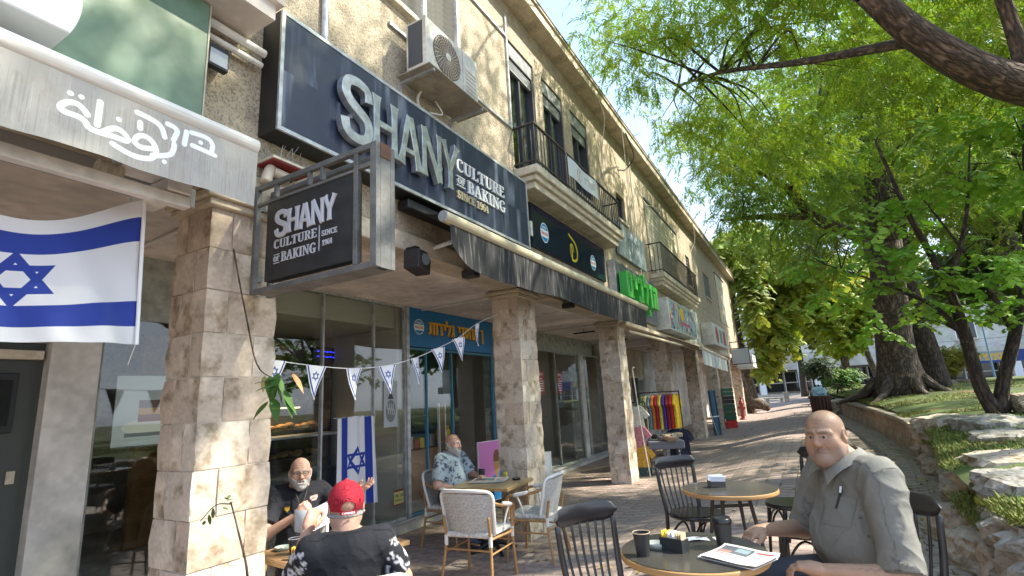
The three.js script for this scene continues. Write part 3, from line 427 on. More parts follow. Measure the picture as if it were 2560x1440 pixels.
// ---------------------------------------------------------------- signs
function board(grp, name, w, h, d, m) { return part(grp, name, [bx(-w / 2, w / 2, -h / 2, h / 2, -d, 0)], m); }
const streaky = (base, dust, amt, rx = 1, ry = 1) => { const t = dataTex(512, (u, v) => { const a = sst(.48, .75, tfbm(u, v * .05, 40, 205, 4)), b = tfbm(u, v, 9, 215, 3), k = Math.min(1, a * (0.35 + b) * amt + .12 * amt * tfbm(u, v, 30, 225, 2)); return [0, 1, 2].map((i) => base[i] + (dust[i] - base[i]) * k); }, true); t.repeat.set(rx, ry); return t; };
const navyTex = streaky([.14, .17, .25], [.56, .58, .62], .62, .5, 1), blackFab = streaky([.13, .13, .14], [.52, .50, .48], .6, .9, 1.2), greyFab = streaky([.74, .74, .73], [.42, .38, .33], .9, 1, 2);
{
  // big fascia sign
  const s = thing('fascia_sign', 'long dark navy fascia sign with raised silver letters reading SHANY', 'sign', [-2.94, 4.06, -3.955], FACE);
  const W = 3.78, H = .96, D = .208; const face = mat([1, 1, 1], .38, { map: navyTex });
  part(s, 'box', [bx(-W / 2, W / 2, -H / 2, H / 2, -D, -.012)], M.black); part(s, 'face_panel', [bx(-W / 2 + .03, W / 2 - .03, -H / 2 + .03, H / 2 - .03, -.0115, .002, 0, .5)], face);
  for (const y of [-1, 1]) part(s, 'trim', [bx(-W / 2, W / 2, y * H / 2 - .03 * (y > 0), y * H / 2 + .03 * (y < 0), -.0118, .008)], M.galv);
  for (const x of [-1, 1]) part(s, 'trim', [bx(x * W / 2 - .028 * (x > 0), x * W / 2 + .028 * (x < 0), -H / 2 + .031, H / 2 - .031, -.0118, .008)], M.galv);
  const ox = -2.065;                                     // z of the sign's near edge; letter x = ox - z - W/2
  const X = (z) => ox - z - W / 2, silver = mat([.62, .63, .64], .28, { metalness: .75, map: T.fine }), side = mat([.5, .48, .45], .5, { metalness: .3 });
  const bar = (x0, y0, x1, y1, w0, wm, w1, d) => {        // a stroke with flared ends
    const dx = x1 - x0, dy = y1 - y0, L = Math.hypot(dx, dy), nx = -dy / L, ny = dx / L, sh = new THREE.Shape(), N = 8, at = (t, sgn) => { const k = 2 * t - 1, w = wm + (k < 0 ? w0 - wm : w1 - wm) * Math.pow(Math.abs(k), 5); return [x0 + dx * t + sgn * nx * w / 2, y0 + dy * t + sgn * ny * w / 2]; };
    for (let i = 0; i <= N; i++) i ? sh.lineTo(...at(i / N, 1)) : sh.moveTo(...at(0, 1)); for (let i = N; i >= 0; i--) sh.lineTo(...at(i / N, -1)); sh.closePath();
    return new THREE.ExtrudeGeometry(sh, { depth: d, bevelEnabled: true, bevelThickness: .004, bevelSize: .003, bevelSegments: 1, curveSegments: 4 });
  };
  const band = (pts, w, d) => { const c = new THREE.CatmullRomCurve3(pts.map(([x, y]) => V(x, y, 0))), N = 40, a = [], b = []; for (let i = 0; i <= N; i++) { const t = i / N, p = c.getPoint(t), q = c.getTangent(t), ww = w(t) / 2; a.push([p.x - q.y * ww, p.y + q.x * ww]); b.push([p.x + q.y * ww, p.y - q.x * ww]); } const sh = new THREE.Shape(); a.forEach((p, i) => i ? sh.lineTo(...p) : sh.moveTo(...p)); b.reverse().forEach((p) => sh.lineTo(...p)); sh.closePath(); return new THREE.ExtrudeGeometry(sh, { depth: d, bevelEnabled: true, bevelThickness: .004, bevelSize: .003, bevelSegments: 1 }); };
  function shany(x, y, w, h, d, f) {                     // x,y lower corner; letter boxes proportional to the photograph's
    const t = .17 * w / 1, S = (a) => x + a * w, Y = (b) => y + b * h, st = .044 * w, out = [];
    const cs = [[.178, .74], [.165, .93], [.098, 1.0], [.03, .93], [.018, .74], [.05, .6], [.105, .5], [.165, .38], [.18, .22], [.16, .05], [.098, -.01], [.03, .06], [.012, .26]].map(([a, b]) => [S(a), Y(b)]);
    out.push([band(cs, (k) => st * (1 + .25 * Math.sin(k * Math.PI) + .25 * Math.pow(Math.abs(2 * k - 1), 8)), d)]);
    const H2 = [bar(S(.235), Y(0), S(.235), Y(1), st * 1.5, st * .95, st * 1.5, d), bar(S(.375), Y(0), S(.375), Y(1), st * 1.5, st * .95, st * 1.5, d), bar(S(.25), Y(.5), S(.36), Y(.5), st * .8, st * .75, st * .8, d + .001)]; out.push(H2);
    out.push([bar(S(.43), Y(0), S(.5), Y(1), st * 1.45, st * .9, st * .9, d), bar(S(.59), Y(0), S(.515), Y(1), st * 1.45, st, st * .9, d + .001), bar(S(.46), Y(.3), S(.56), Y(.3), st * .6, st * .6, st * .6, d + .0015)]);
    out.push([bar(S(.64), Y(0), S(.64), Y(1), st * 1.4, st * .8, st * 1.2, d), bar(S(.79), Y(0), S(.79), Y(1), st * 1.1, st * .8, st * 1.4, d), bar(S(.64), Y(1), S(.79), Y(0), st, st * .95, st, d + .001)]);
    out.push([bar(S(.905), Y(0), S(.905), Y(.5), st * 1.4, st * .95, st * .95, d), bar(S(.905), Y(.42), S(.835), Y(1), st * .8, st * .8, st * 1.4, d + .001), bar(S(.905), Y(.42), S(.985), Y(1), st * .8, st * .8, st * 1.4, d + .0015)]);
    return out;
  }
  scene.userData.shany = null;
  for (const l of shany(X(-2.575), -.285, 1.56, .5, .055)) { const m = part(s, 'letter', l.map((g) => { g.translate(0, 0, .03); return g; }), silver); }
  const pins = []; for (let i = 0; i < 5; i++) pins.push(bx(X(-2.7 - i * .3), X(-2.72 - i * .3), -.1, -.06, .002, .034));
  part(s, 'spacer', pins, M.galv);
  const wl = mat([.72, .72, .70], .45), gold = mat([.55, .47, .30], .45);
  const put = (txt, z0, z1, y0, y1, m, nm) => { const g = words3d(txt, font.serif, z0 - z1, y1 - y0, .02); g.translate(X(z0), y0 - 4.06, .004); part(s, nm, g, m); };
  put('CULTURE', -4.19, -5.19, 4.08, 4.225, wl, 'lettering'); put('OF', -4.2, -4.335, 3.935, 4.0, wl, 'lettering'); put('BAKING', -4.39, -5.2, 3.885, 4.035, wl, 'lettering'); put('SINCE 1964', -4.19, -4.8, 3.765, 3.855, gold, 'lettering');
  for (const y of [3.915, 4.02]) part(s, 'rule', [bx(X(-4.19), X(-4.345), y - 4.06 - .006, y - 4.06 + .006, .003, .02)], wl);

  // projecting blade sign
  const b = thing('blade_sign', 'square steel frame sign jutting from the first column with dark SHANY panel', 'sign', [-3.08, 2.41, -2.02]);
  const fm = mat([.20, .205, .205], .6, { metalness: .35, map: rep(T.blotch, 2) }), WW = 1.115, HH = .755;
  const tube = (x0, x1, y0, y1, z0, z1, nm = 'frame_tube') => part(b, nm, [bx(x0, x1, y0, y1, z0, z1, .004)], fm);
  for (const z of [0, -.12]) { tube(0, .035, 0, HH, z - .035, z); tube(WW - .05, WW, 0, HH, z - .035, z); tube(.036, WW - .051, HH - .035, HH, z - .034, z - .001); tube(.036, WW - .051, 0, .035, z - .034, z - .001); }
  part(b, 'rusty_cap', [bx(WW - .05, WW + .002, HH - .09, HH + .002, -.119, -.036)], M.rust).userData.label = 'rust stained top corner of the frame';
  part(b, 'end_plate', [bx(WW - .012, WW - .002, .001, HH - .091, -.119, -.036)], fm); part(b, 'bottom_plate', [bx(.036, WW - .051, .002, .012, -.119, -.036)], fm);
  for (const x of [.2, .52, .64]) tube(x, x + .026, .63, HH - .036, -.032, -.003, 'post'); tube(.93, .965, .036, HH - .036, -.033, -.002, 'post'); tube(.966, WW - .051, .61, .64, -.032, -.003, 'crossbar'); tube(.037, .929, .605, .625, -.031, -.004, 'crossbar');
  part(b, 'panel', [bx(.13, .925, .07, .604, -.075, -.012, .003)], mat([.03, .031, .033], .5, { map: T.fine })); part(b, 'panel_edge', [bx(.9255, .929, .068, .6, -.074, -.013)], M.rust);
  const let2 = mat([.55, .55, .57], .4);
  for (const l of shany(.235, .355, .55, .155, .006)) part(b, 'letter', l.map((g) => { g.translate(0, 0, -.008); return g; }), let2);
  const put2 = (t, x, y, w, h, f = font.serif) => { const g = words3d(t, f, w, h, .005); g.translate(x, y, -.011); part(b, 'lettering', g, let2); };
  put2('CULTURE', .22, .27, .4, .06); put2('BAKING', .295, .175, .32, .065); put2('OF', .222, .185, .055, .035); put2('SINCE', .665, .265, .13, .035); put2('1964', .67, .205, .085, .035);
  part(b, 'rule', [bx(.64, .645, .18, .34, -.011, -.007)], let2); part(b, 'rule', [bx(.222, .278, .228, .233, -.011, -.007)], let2); part(b, 'rule', [bx(.222, .278, .172, .177, -.011, -.007)], let2);
  part(b, 'bracket', [bx(-.12, .001, .1, .14, -.09, -.05)], fm); part(b, 'bracket', [bx(-.12, .001, .6, .64, -.09, -.05)], fm);
}
const oval = (c, x, y, w, h) => { c.save(); c.translate(x, y); c.scale(w, h); c.fillStyle = '#e8eef2'; c.beginPath(); c.ellipse(0, 0, 1, 1, 0, 0, 7); c.fill(); c.fillStyle = '#2f7fb5'; c.beginPath(); c.ellipse(0, 0, .9, .9, 0, 0, 7); c.fill(); c.fillStyle = '#eef2f3'; c.fillRect(-.94, -.32, 1.88, .78); c.fillStyle = '#c0282d'; c.font = 'bold 0.5px sans-serif'; c.textAlign = 'center'; c.save(); c.scale(.01, .01); c.font = 'bold 52px sans-serif'; c.fillText('Nestlé', 0, 26); c.restore(); c.strokeStyle = '#dfe9ef'; c.lineWidth = .07; for (let i = 0; i < 4; i++) { c.strokeRect(-.42 + i * .24, -.62, .1, .16); } c.restore(); };
{
  // dark blue fascia with the yellow monogram
  const s = thing('fascia_sign', 'navy fascia sign with a yellow looped letter D and two small oval logos', 'sign', [-3.1, 4.1, -7.79], FACE);
  const tx = canvasTex(1024, 220, (c, w, h) => {
    c.fillStyle = '#161c35'; c.fillRect(0, 0, w, h); oval(c, 136, 122, 46, 52); oval(c, 806, 138, 44, 48);
    c.strokeStyle = '#d8c23a'; c.lineCap = 'round'; c.lineWidth = 15; c.beginPath(); c.moveTo(452, 48); c.bezierCurveTo(470, 66, 540, 60, 556, 120); c.bezierCurveTo(562, 175, 530, 195, 480, 190); c.lineTo(480, 100); c.stroke(); c.lineWidth = 8; c.beginPath(); c.moveTo(480, 186); c.bezierCurveTo(450, 160, 448, 110, 474, 98); c.bezierCurveTo(500, 96, 508, 118, 504, 140); c.stroke();
  });
  part(s, 'box', [bx(-1.53, 1.53, -.33, .33, -.05, -.003)], M.black); part(s, 'face_panel', tf(plate(3.05, .655), { t: [0, 0, 0] }), printed(tx, .12));
  part(s, 'lamp', [bx(-1.6, -1.54, -.2, .02, -.03, .02, .008)], M.whitepaint);
  // ice cream shop header
  const h = thing('shop_header_sign', 'bright blue header sign with yellow Hebrew lettering over the ice cream shop', 'sign', [-5.02, 2.815, -6.98], FACE);
  part(h, 'panel', [bx(-1.17, 1.17, -.3, .283, -.03, -.003)], mat([.02, .16, .32], .5));
  part(h, 'face_print', tf(plate(2.33, .575), { t: [0, -.008, -.0005] }), printed(canvasTex(1024, 256, (c, w, hh) => { const g = c; c.fillStyle = '#1d6fa6'; c.fillRect(0, 0, w, hh); oval(c, 110, 122, 52, 52); }), .45));
  const [g1] = hebrewSolid('ן מחסני גלידות', .16, .034, .028, .2); g1.translate(-.68, -.075, .018); part(h, 'lettering', g1, mat([.75, .42, .04], .5));
  const [g2] = hebrewSolid('ן מחסני גלידות', .16, .044, .012, .2); g2.translate(-.665, -.085, .007); part(h, 'lettering_edge', g2, mat([.25, .03, .01], .6));
  // small grey plate
  const gs = thing('wall_plaque', 'pale grey office plaque with small dark lettering beside the balcony', 'sign', [-3.09, 4.92, -11.3], FACE);
  part(gs, 'panel', tf(plate(2.1, .75, .05), {}), printed(canvasTex(512, 180, (c) => { c.fillStyle = '#8d989c'; c.fillRect(0, 0, 512, 180); hebrewCanvas(c, 'רואי חשבון'.replace(/[^א-ת ]/g, ''), 170, 90, 34, 6, '#39424a'); c.fillStyle = '#5d676d'; for (let i = 0; i < 5; i++) c.fillRect(190, 110 + i * 12, 120 + (i * 37) % 60, 4); })));
  // green letter sign of the shoe shop
  const sg = thing('fascia_sign', 'dark grey fascia sign with thick glossy green Hebrew letters', 'sign', [-3.0, 3.72, -11.1], FACE);
  part(sg, 'box', [bx(-1.5, 1.5, -.5, .55, -.14, 0)], mat([.10, .105, .115], .4)); part(sg, 'edge_trim', [bx(-1.515, -1.501, -.5, .55, -.14, .005)], M.galv);
  { const word = 'הולכים'; let x = 0; const H = .40, green = phys([.05, .42, .05], .3, { clearcoat: .5 }); for (const ch of [...word].reverse()) { const [g, w] = hebrewSolid(ch, H, .13, .18); g.translate(-1.32 + x, -.15, .11); part(sg, 'letter', g, green); x += w + .19; } const [g, w] = hebrewSolid('י', .18, .06, .08); g.translate(.5, -.45, .06); part(sg, 'letter', g, green); }
  // picture box sign
  const ps = thing('light_box_sign', 'white projecting box sign with a colourful blue and yellow picture print', 'sign', [-2.74, 3.54, -14.45], FACE);
  part(ps, 'box', [bx(-1.7, 1.7, -.4, .4, -.4, -.003, .01)], M.whitepaint);
  part(ps, 'print', tf(plate(3.34, .74), { t: [0, 0, 0] }), printed(canvasTex(512, 128, (c) => { c.fillStyle = '#8fa3ac'; c.fillRect(0, 0, 512, 128); seed(61); const k = ['#2d5f8f', '#39464f', '#d9b92a', '#b9c6cc', '#a33a5a', '#5e8f4a', '#e3e6e0', '#274b7a']; for (let i = 0; i < 120; i++) { c.fillStyle = k[Math.floor(rnd() * 8)]; c.fillRect(rnd() * 512, rnd() * 128, rr(6, 26), rr(8, 34)); } c.fillStyle = '#d8b51f'; c.fillRect(200, 10, 70, 60); c.fillStyle = '#b8456a'; c.fillRect(180, 78, 200, 14); }), .4));
  const rs = thing('light_box_sign', 'white box sign with red and grey patches near the far end of the arcade', 'sign', [-2.74, 3.62, -21.3], FACE);
  part(rs, 'box', [bx(-1.8, 1.8, -.4, .4, -.4, -.003, .01)], M.whitepaint); part(rs, 'print', tf(plate(3.5, .74), {}), printed(canvasTex(256, 64, (c) => { c.fillStyle = '#cfd3d2'; c.fillRect(0, 0, 256, 64); c.fillStyle = '#b03a34'; c.beginPath(); c.ellipse(60, 32, 26, 28, 0, 0, 7); c.fill(); c.fillRect(170, 8, 50, 48); c.fillStyle = '#6b8a8c'; c.fillRect(110, 10, 40, 44); }), .4));
  const pb = thing('wall_banner', 'pale green hanging banner panel on the wall between two box signs', 'banner', [-3.1, 3.75, -17.6], FACE); part(pb, 'cloth', tf(plate(2.4, 1.1, .02), {}), mat([.55, .62, .58], .8, { map: T.blotch })); part(pb, 'rod', [rod(V(-1.22, .56, 0), V(1.22, .56, 0), .012)], M.rail);
  // far blade sign
  const fb = thing('blade_sign', 'open steel frame sign with grey panel jutting out far down the arcade', 'sign', [-3.15, 2.75, -27]);
  for (const [a, c, d, e] of [[0, .03, 0, 1.1], [.8, .84, 0, 1.1], [1.08, 1.12, -.02, 1.12]]) part(fb, 'post', [bx(a, c, d, e, -.05, 0)], M.darkframe); for (const y of [0, .75, 1.06]) part(fb, 'crossbar', [bx(.031, 1.079, y, y + .04, -.045, -.005)], M.darkframe); part(fb, 'panel', [bx(.035, .79, .045, .74, -.035, -.015)], mat([.42, .44, .45], .5));
  const fc = thing('canopy_box', 'pale grey boxed canopy at the far end of the arcade', 'canopy', [-3.1, 2.65, -29.5]); part(fc, 'box', [bx(0, .75, 0, .62, -.9, .9, .01)], mat([.52, .53, .52], .6)); part(fc, 'lip', [bx(-.02, .79, -.04, -.002, -.94, .94)], M.galv);
}
// balcony banner
{ const b = thing('balcony_banner', 'white cloth banner with faint red print tied to the balcony railing', 'banner', [-2.768, 5.18, -7.63], FACE); const g = quadGrid(16, 6, (u, v) => [(u - .5) * 1.3, (v - .5) * .32, .01 + .012 * Math.sin(u * 9)]); part(b, 'cloth', g, printed(canvasTex(256, 64, (c) => { c.fillStyle = '#c9cfd0'; c.fillRect(0, 0, 256, 64); c.strokeStyle = '#b98a80'; c.lineWidth = 4; for (const x of [80, 98]) { c.beginPath(); c.ellipse(x, 34, 10, 20, .3, 0, 7); c.stroke(); } hebrewCanvas(c, 'סטודיו'.replace('ו', 'ו'), 140, 44, 22, 4, '#a79a94'); }), .8, { side: THREE.DoubleSide })); part(b, 'tie', [rod(V(-.65, .16, 0), V(-.65, .24, -.02), .004), rod(V(.65, .16, 0), V(.65, .24, -.02), .004)], M.rope); }
// ---------------------------------------------------------------- awnings
{
  const a = thing('awning', 'half open black fabric awning with a cream front bar over the bakery', 'awning', [0, 0, 0]);
  const z1 = -3.5, z0 = -10.05, fab = mat([1, 1, 1], .9, { map: blackFab, side: THREE.DoubleSide });
  part(a, 'front_bar', [rod(V(-2.6, 3.28, z1), V(-2.6, 3.28, z0), .055, .055, 16)], mat([.62, .56, .40], .45, { map: rep(T.blotch, .6) }));
  const cap = part(a, 'bar_end', [rod(V(-2.6, 3.28, z1), V(-2.6, 3.28, z1 + .012), .05, .05, 16)], M.galv);
  part(a, 'canopy_fabric', quadGrid(24, 6, (u, v) => [-3.12 + .5 * v, 3.52 - .21 * v - .03 * Math.sin(v * Math.PI), z1 - .04 + (z0 - z1 + .08) * u]), mat([.02, .02, .022], .9, { side: THREE.DoubleSide }));
  const val = quadGrid(90, 6, (u, v) => { const z = z1 - .08 + (z0 - z1 + .14) * u, d = v; return [-2.6 + .012 + .018 * d * Math.sin(u * 41) + .01 * d * Math.sin(u * 17 + 1), 3.235 - d * (.37 + .02 * Math.sin(u * 12) - .18 * Math.pow(Math.max(0, .05 - u) / .05, 2)), z]; });
  { const uv = val.attributes.uv; for (let i = 0; i < uv.count; i++) uv.setXY(i, uv.getX(i) * 6.5, uv.getY(i) * .5); } part(a, 'valance', val, fab);
  for (const z of [-4.0, -9.5]) part(a, 'arm', [rod(V(-3.1, 3.2, z), V(-2.66, 3.24, z), .022, .022, 8)], M.whitepaint);
  part(a, 'cassette', [bx(-3.14, -3.0, 3.46, 3.56, z0, z1, .02)], M.black);
  for (const z of [-4.55, -7.2]) part(a, 'bracket', [bx(-3.12, -2.95, 2.98, 3.06, z - .06, z + .06, .01)], M.darkframe);
  // grey awning of the ice cream parlour with painted lettering
  const p = thing('awning', 'rolled grey fabric awning with white Hebrew and Arabic lettering', 'awning', [0, 0, 0]);
  part(p, 'front_bar', [rod(V(-2.5, 3.11, -1.63), V(-2.5, 3.11, 2), .045, .045, 16)], M.whitepaint);
  const ST = [[[-.851, 2.922], [-.828, 2.954], [-.788, 2.954], [-.756, 2.92], [-.768, 2.897], [-.823, 2.901], [-.85, 2.887], [-.857, 2.864], [-.899, 2.86], [-.962, 2.868], [-1.007, 2.867], [-1.011, 2.886], [-.975, 2.912], [-.943, 2.904], [-.909, 2.867]], [[-.89, 3.003], [-.888, 2.892]], [[-1.035, 2.882], [-1.038, 2.909], [-1.072, 2.931], [-1.11, 2.915], [-1.132, 2.873], [-1.117, 2.83], [-1.058, 2.814], [-1.001, 2.818], [-.95, 2.831]], [[-1.035, 2.882], [-1.054, 2.862], [-1.113, 2.88]], [[-1.115, 2.848], [-1.189, 2.871], [-1.202, 2.918], [-1.2, 2.94]], [[-1.033, 3.026], [-1.1, 3.022], [-1.14, 3.003], [-1.156, 2.958]], [[-1.049, 2.983], [-1.052, 2.955]], [[-1.163, 3.029], [-1.216, 3.031], [-1.195, 2.96]], [[-1.25, 3.027], [-1.245, 2.959]], [[-1.274, 3.034], [-1.348, 3.044], [-1.38, 3.018], [-1.376, 2.975]], [[-1.282, 2.968], [-1.392, 2.958]]];
  const DT = [[-.787, 2.99], [-.824, 2.992], [-.964, 2.956], [-1.166, 2.836], [-1.319, 2.999]];
  const tx = canvasTex(2048, 320, (c, w, h) => {
    const im = greyFab.image.data; c.fillStyle = '#a9a59e'; c.fillRect(0, 0, w, h); seed(71);
    for (let i = 0; i < 900; i++) { const x = rnd() * w, y = rnd() * h * .8, l = rr(20, 200); c.fillStyle = rnd() < .6 ? `rgba(92,80,68,${rr(.02, .13)})` : `rgba(230,228,222,${rr(.03, .14)})`; c.fillRect(x, y, rr(1.5, 6), l); }
    for (let i = 0; i < 160; i++) { c.fillStyle = `rgba(100,84,66,${rr(.01, .05)})`; c.beginPath(); c.ellipse(rnd() * w, rnd() * h, rr(15, 90), rr(8, 40), rnd() * 3, 0, 7); c.fill(); }
    const q = ([z, y]) => [(.37 - z) / 2 * w, (3.07 - y) / .31 * h]; c.strokeStyle = c.fillStyle = '#f0f0ee'; c.lineWidth = 26; c.lineJoin = 'round'; c.lineCap = 'round';
    for (const l of ST) { const p = l.map(q); c.beginPath(); c.moveTo(...p[0]); for (let i = 1; i + 1 < p.length; i++) c.quadraticCurveTo(p[i][0], p[i][1], (p[i][0] + p[i + 1][0]) / 2, (p[i][1] + p[i + 1][1]) / 2); c.lineTo(...p[p.length - 1]); c.stroke(); } for (const d of DT) { const [x, y] = q(d); c.beginPath(); c.arc(x, y, 12, 0, 7); c.fill(); }
  });
  part(p, 'valance', quadGrid(50, 5, (u, v) => [-2.475 + .012 * (1 - v) * Math.sin(u * 23) + .003 * Math.sin(u * 60) * (1 - v), 2.76 + .31 * v, .37 - 2 * u]), printed(tx, .85, { side: THREE.DoubleSide }));
  part(p, 'valance_plain', quadGrid(30, 3, (u, v) => [-2.475, 2.76 + .31 * v, 2 - 1.63 * u]), mat([.45, .43, .40], .9, { side: THREE.DoubleSide }));
  part(p, 'canopy_fabric', quadGrid(10, 4, (u, v) => [-3.0 + .5 * v, 3.34 - .2 * v, -1.6 + 3.6 * u]), mat([.42, .41, .38], .9, { side: THREE.DoubleSide }));
  part(p, 'arm', [bx(-2.73, -2.67, 2.72, 2.78, -1.4, 2, .006)], M.whitepaint); part(p, 'arm_joint', [bx(-3.05, -2.66, 2.785, 2.86, -1.4, -1.28, .01), bx(-2.85, -2.7, 2.865, 2.95, -1.36, -1.1, .01)], M.whitepaint); part(p, 'arm_joint', [rod(V(-2.78, 2.84, -1.12), V(-2.78, 2.84, -1.02), .04, .04, 12)], M.cream);
  part(p, 'inner_beam', [bx(-3.1, -3.0, 2.86, 2.98, -1.6, 2, .01)], mat([.3, .29, .27], .8));
  // cream awning further along, folded, with a striped valance end
  const c = thing('awning', 'narrow cream awning with folded arms and striped end past the third column', 'awning', [0, 0, 0]);
  part(c, 'cassette', [bx(-3.09, -2.98, 2.98, 3.07, -18.3, -9.9, .02)], mat([.62, .50, .36], .6)); part(c, 'arm', [rod(V(-2.95, 2.86, -9.9), V(-2.3, 2.66, -17), .03, .03, 8)], mat([.62, .52, .38], .5)); part(c, 'front_bar', [rod(V(-2.2, 2.66, -13.3), V(-2.2, 2.56, -17.6), .045, .045, 12)], M.cream);
  part(c, 'canopy_fabric', quadGrid(12, 4, (u, v) => [-3.0 + .8 * v, 3.04 - .36 * v - .05 * u * v, -13.2 - 4.6 * u]), mat([.5, .47, .40], .9, { side: THREE.DoubleSide }));
  for (let k = 0; k < 14; k++) part(c, 'valance_strip', quadGrid(2, 2, (u, v) => [-2.19, 2.62 - .022 * k * .3 - .36 * v, -13.35 - .3 * k - .296 * u]), k % 2 ? mat([.55, .56, .55], .9, { side: THREE.DoubleSide }) : mat([.42, .44, .45], .9, { side: THREE.DoubleSide }));
}
// ---------------------------------------------------------------- green panel, white lamp box, floodlight, camera hood, speaker
{
  const g = thing('wall_panel', 'flat glossy green sign panel above the grey awning', 'sign', [-2.96, 3.8, .22], FACE); part(g, 'panel', [bx(-3, 1.79, -.42, .42, -.03, 0, .004)], mat([.14, .245, .17], .35, { map: rep(T.blotch, .4) })); part(g, 'edge_trim', [bx(1.791, 1.8, -.42, .42, -.032, .003)], M.cream);
  const l = thing('raised_lettering', 'thick white block letter fixed on the green panel', 'lettering', [-2.93, 3.36, -.3], FACE); { const sh = new THREE.Shape(); sh.moveTo(-1.2, 0); sh.lineTo(.5, 0); sh.quadraticCurveTo(.56, .16, .5, .3); sh.lineTo(-1.2, .3); part(l, 'letter', tf(new THREE.ExtrudeGeometry(sh, { depth: .3, bevelEnabled: true, bevelSize: .006, bevelThickness: .006, bevelSegments: 1 }), {}), M.white); } part(l, 'pad', [bx(-.8, .3, .1, .2, -.028, -.007)], M.galv);
  const f = thing('floodlight', 'small black floodlight with a pale lens on the stucco wall', 'lamp', [-3.02, 3.93, -1.68], FACE); part(f, 'housing', [bx(-.07, .07, -.07, .09, -.05, .0, .006)], M.black); part(f, 'lens', [bx(-.058, .058, -.055, .05, .0005, .006)], mat([.35, .38, .42], .1)); part(f, 'yoke', [bx(-.02, .02, -.01, .03, -.14, -.051)], M.steel);
  const h = thing('camera_hood', 'little weathered shelf with bird spikes and a beige camera under it', 'camera', [-3.14, 3.36, -2.17]); part(h, 'shelf', [bx(0, .2, 0, .02, -.22, .12, .003)], M.cream); part(h, 'lining', [bx(.01, .19, -.012, -.001, -.21, .11)], mat([.2, .02, .02], .8)); part(h, 'camera_arm', sweep([V(.1, -.02, .06), V(.1, -.07, .08), V(.1, -.16, .1)], [.03, .035, .04], 10, 4), mat([.55, .45, .34], .5)); part(h, 'camera_body', [rod(V(.1, -.05, .05), V(.1, -.06, -.08), .035, .035, 14)], mat([.58, .48, .37], .5)); part(h, 'camera_lens', [rod(V(.1, -.06, -.081), V(.1, -.062, -.1), .028, .028, 14)], M.black);
  seed(81); for (let i = 0; i < 18; i++) part(h, 'bird_spike', [rod(V(rr(.02, .18), .02, -.2 + i * .018), V(rr(-.02, .22), .12 + rr(0, .04), -.2 + i * .018 + rr(-.02, .02)), .0018, .0018, 4)], M.galv);
  const s = thing('loudspeaker', 'black weathered loudspeaker bracketed under the arcade beam', 'loudspeaker', [-3.0, 3.0, -3.6]); { const sh = new THREE.Shape(); sh.moveTo(-.12, -.09); sh.lineTo(.11, -.11); sh.lineTo(.13, .02); sh.lineTo(.05, .08); sh.lineTo(-.11, .07); sh.closePath(); part(s, 'cabinet', tf(new THREE.ExtrudeGeometry(sh, { depth: .14, bevelEnabled: true, bevelSize: .008, bevelThickness: .008, bevelSegments: 1 }), { r: [0, FACE * 1.15, 0], t: [-.07, -.03, 0] }), mat([.03, .024, .02], .7, { map: T.blotch })); part(s, 'grille', tf(new THREE.CylinderGeometry(.055, .055, .012, 16), { r: [0, 0, FACE], t: [.085, -.03, -.03] }), M.steel); part(s, 'bracket', [bx(-.1, .02, .05, .1, -.03, .03)], M.black); }
  // air conditioner
  const ac = thing('air_conditioner', 'white split air conditioner condenser on a bracket beside the shuttered window', 'air conditioner', [-2.75, 4.86, -3.52], FACE);
  const cw = mat([.66, .65, .61], .45, { map: rep(T.blotch, .8) });
  part(ac, 'casing', [bx(0, .9, .03, .58, -.27, -.012, .012)], cw); part(ac, 'side_vent', [bx(-.004, -.0005, .07, .55, -.24, -.06)], mat([.05, .06, .075], .6)); part(ac, 'corner_post', [bx(-.012, .012, .03, .58, -.05, -.01)], cw);
  part(ac, 'grille_plate', [rod(V(.34, .3, -.03), V(.34, .3, -.008), .235, .235, 32)], mat([.10, .085, .07], .7));
  const rings = []; for (let k = 1; k < 9; k++) rings.push(tf(new THREE.TorusGeometry(.027 * k, .0025, 4, 32), { t: [.34, .3, -.002] })); part(ac, 'grille_ring', rings, mat([.55, .47, .38], .5)); const sp = []; for (let k = 0; k < 28; k++) { const a = k / 28 * 6.283; sp.push(sweep([V(.34 + .03 * Math.cos(a), .3 + .03 * Math.sin(a), 0), V(.34 + .13 * Math.cos(a + .35), .3 + .13 * Math.sin(a + .35), .003), V(.34 + .23 * Math.cos(a + .5), .3 + .23 * Math.sin(a + .5), -.003)], [.003, .003], 4, 3)); } part(ac, 'grille_spoke', sp, mat([.55, .47, .38], .5));
  part(ac, 'fan_hub', lathe([[0, .012], [.04, .008], [.045, 0], [0, 0]], 20).rotateX(FACE).translate(.34, .3, .002), cw);
  part(ac, 'side_panel', [bx(.62, .895, .04, .57, -.0115, -.002, .004)], cw); for (let k = 0; k < 6; k++) part(ac, 'louvre', [bx(.66, .86, .1 + k * .05, .112 + k * .05, -.002, .004)], cw);
  part(ac, 'drip_tray', [bx(-.05, 1.0, -.012, .0, -.36, .06, .004)], mat([.42, .38, .32], .7, { map: T.blotch })); for (const x of [.02, .88]) part(ac, 'bracket', [bx(x, x + .03, -.045, -.013, -.4, .05), bx(x, x + .03, -.3, -.046, -.4, -.37)], M.galv);
  part(ac, 'hose', sweep([V(.3, .05, -.3), V(.25, -.1, -.34), V(.35, -.3, -.36), V(.3, -.5, -.37)], [.018, .018], 6, 6), M.rope); part(ac, 'hose', sweep([V(.5, -.01, -.3), V(.55, -.16, -.25), V(.4, -.2, -.3)], [.01, .01], 6, 6), M.whitepaint);
}
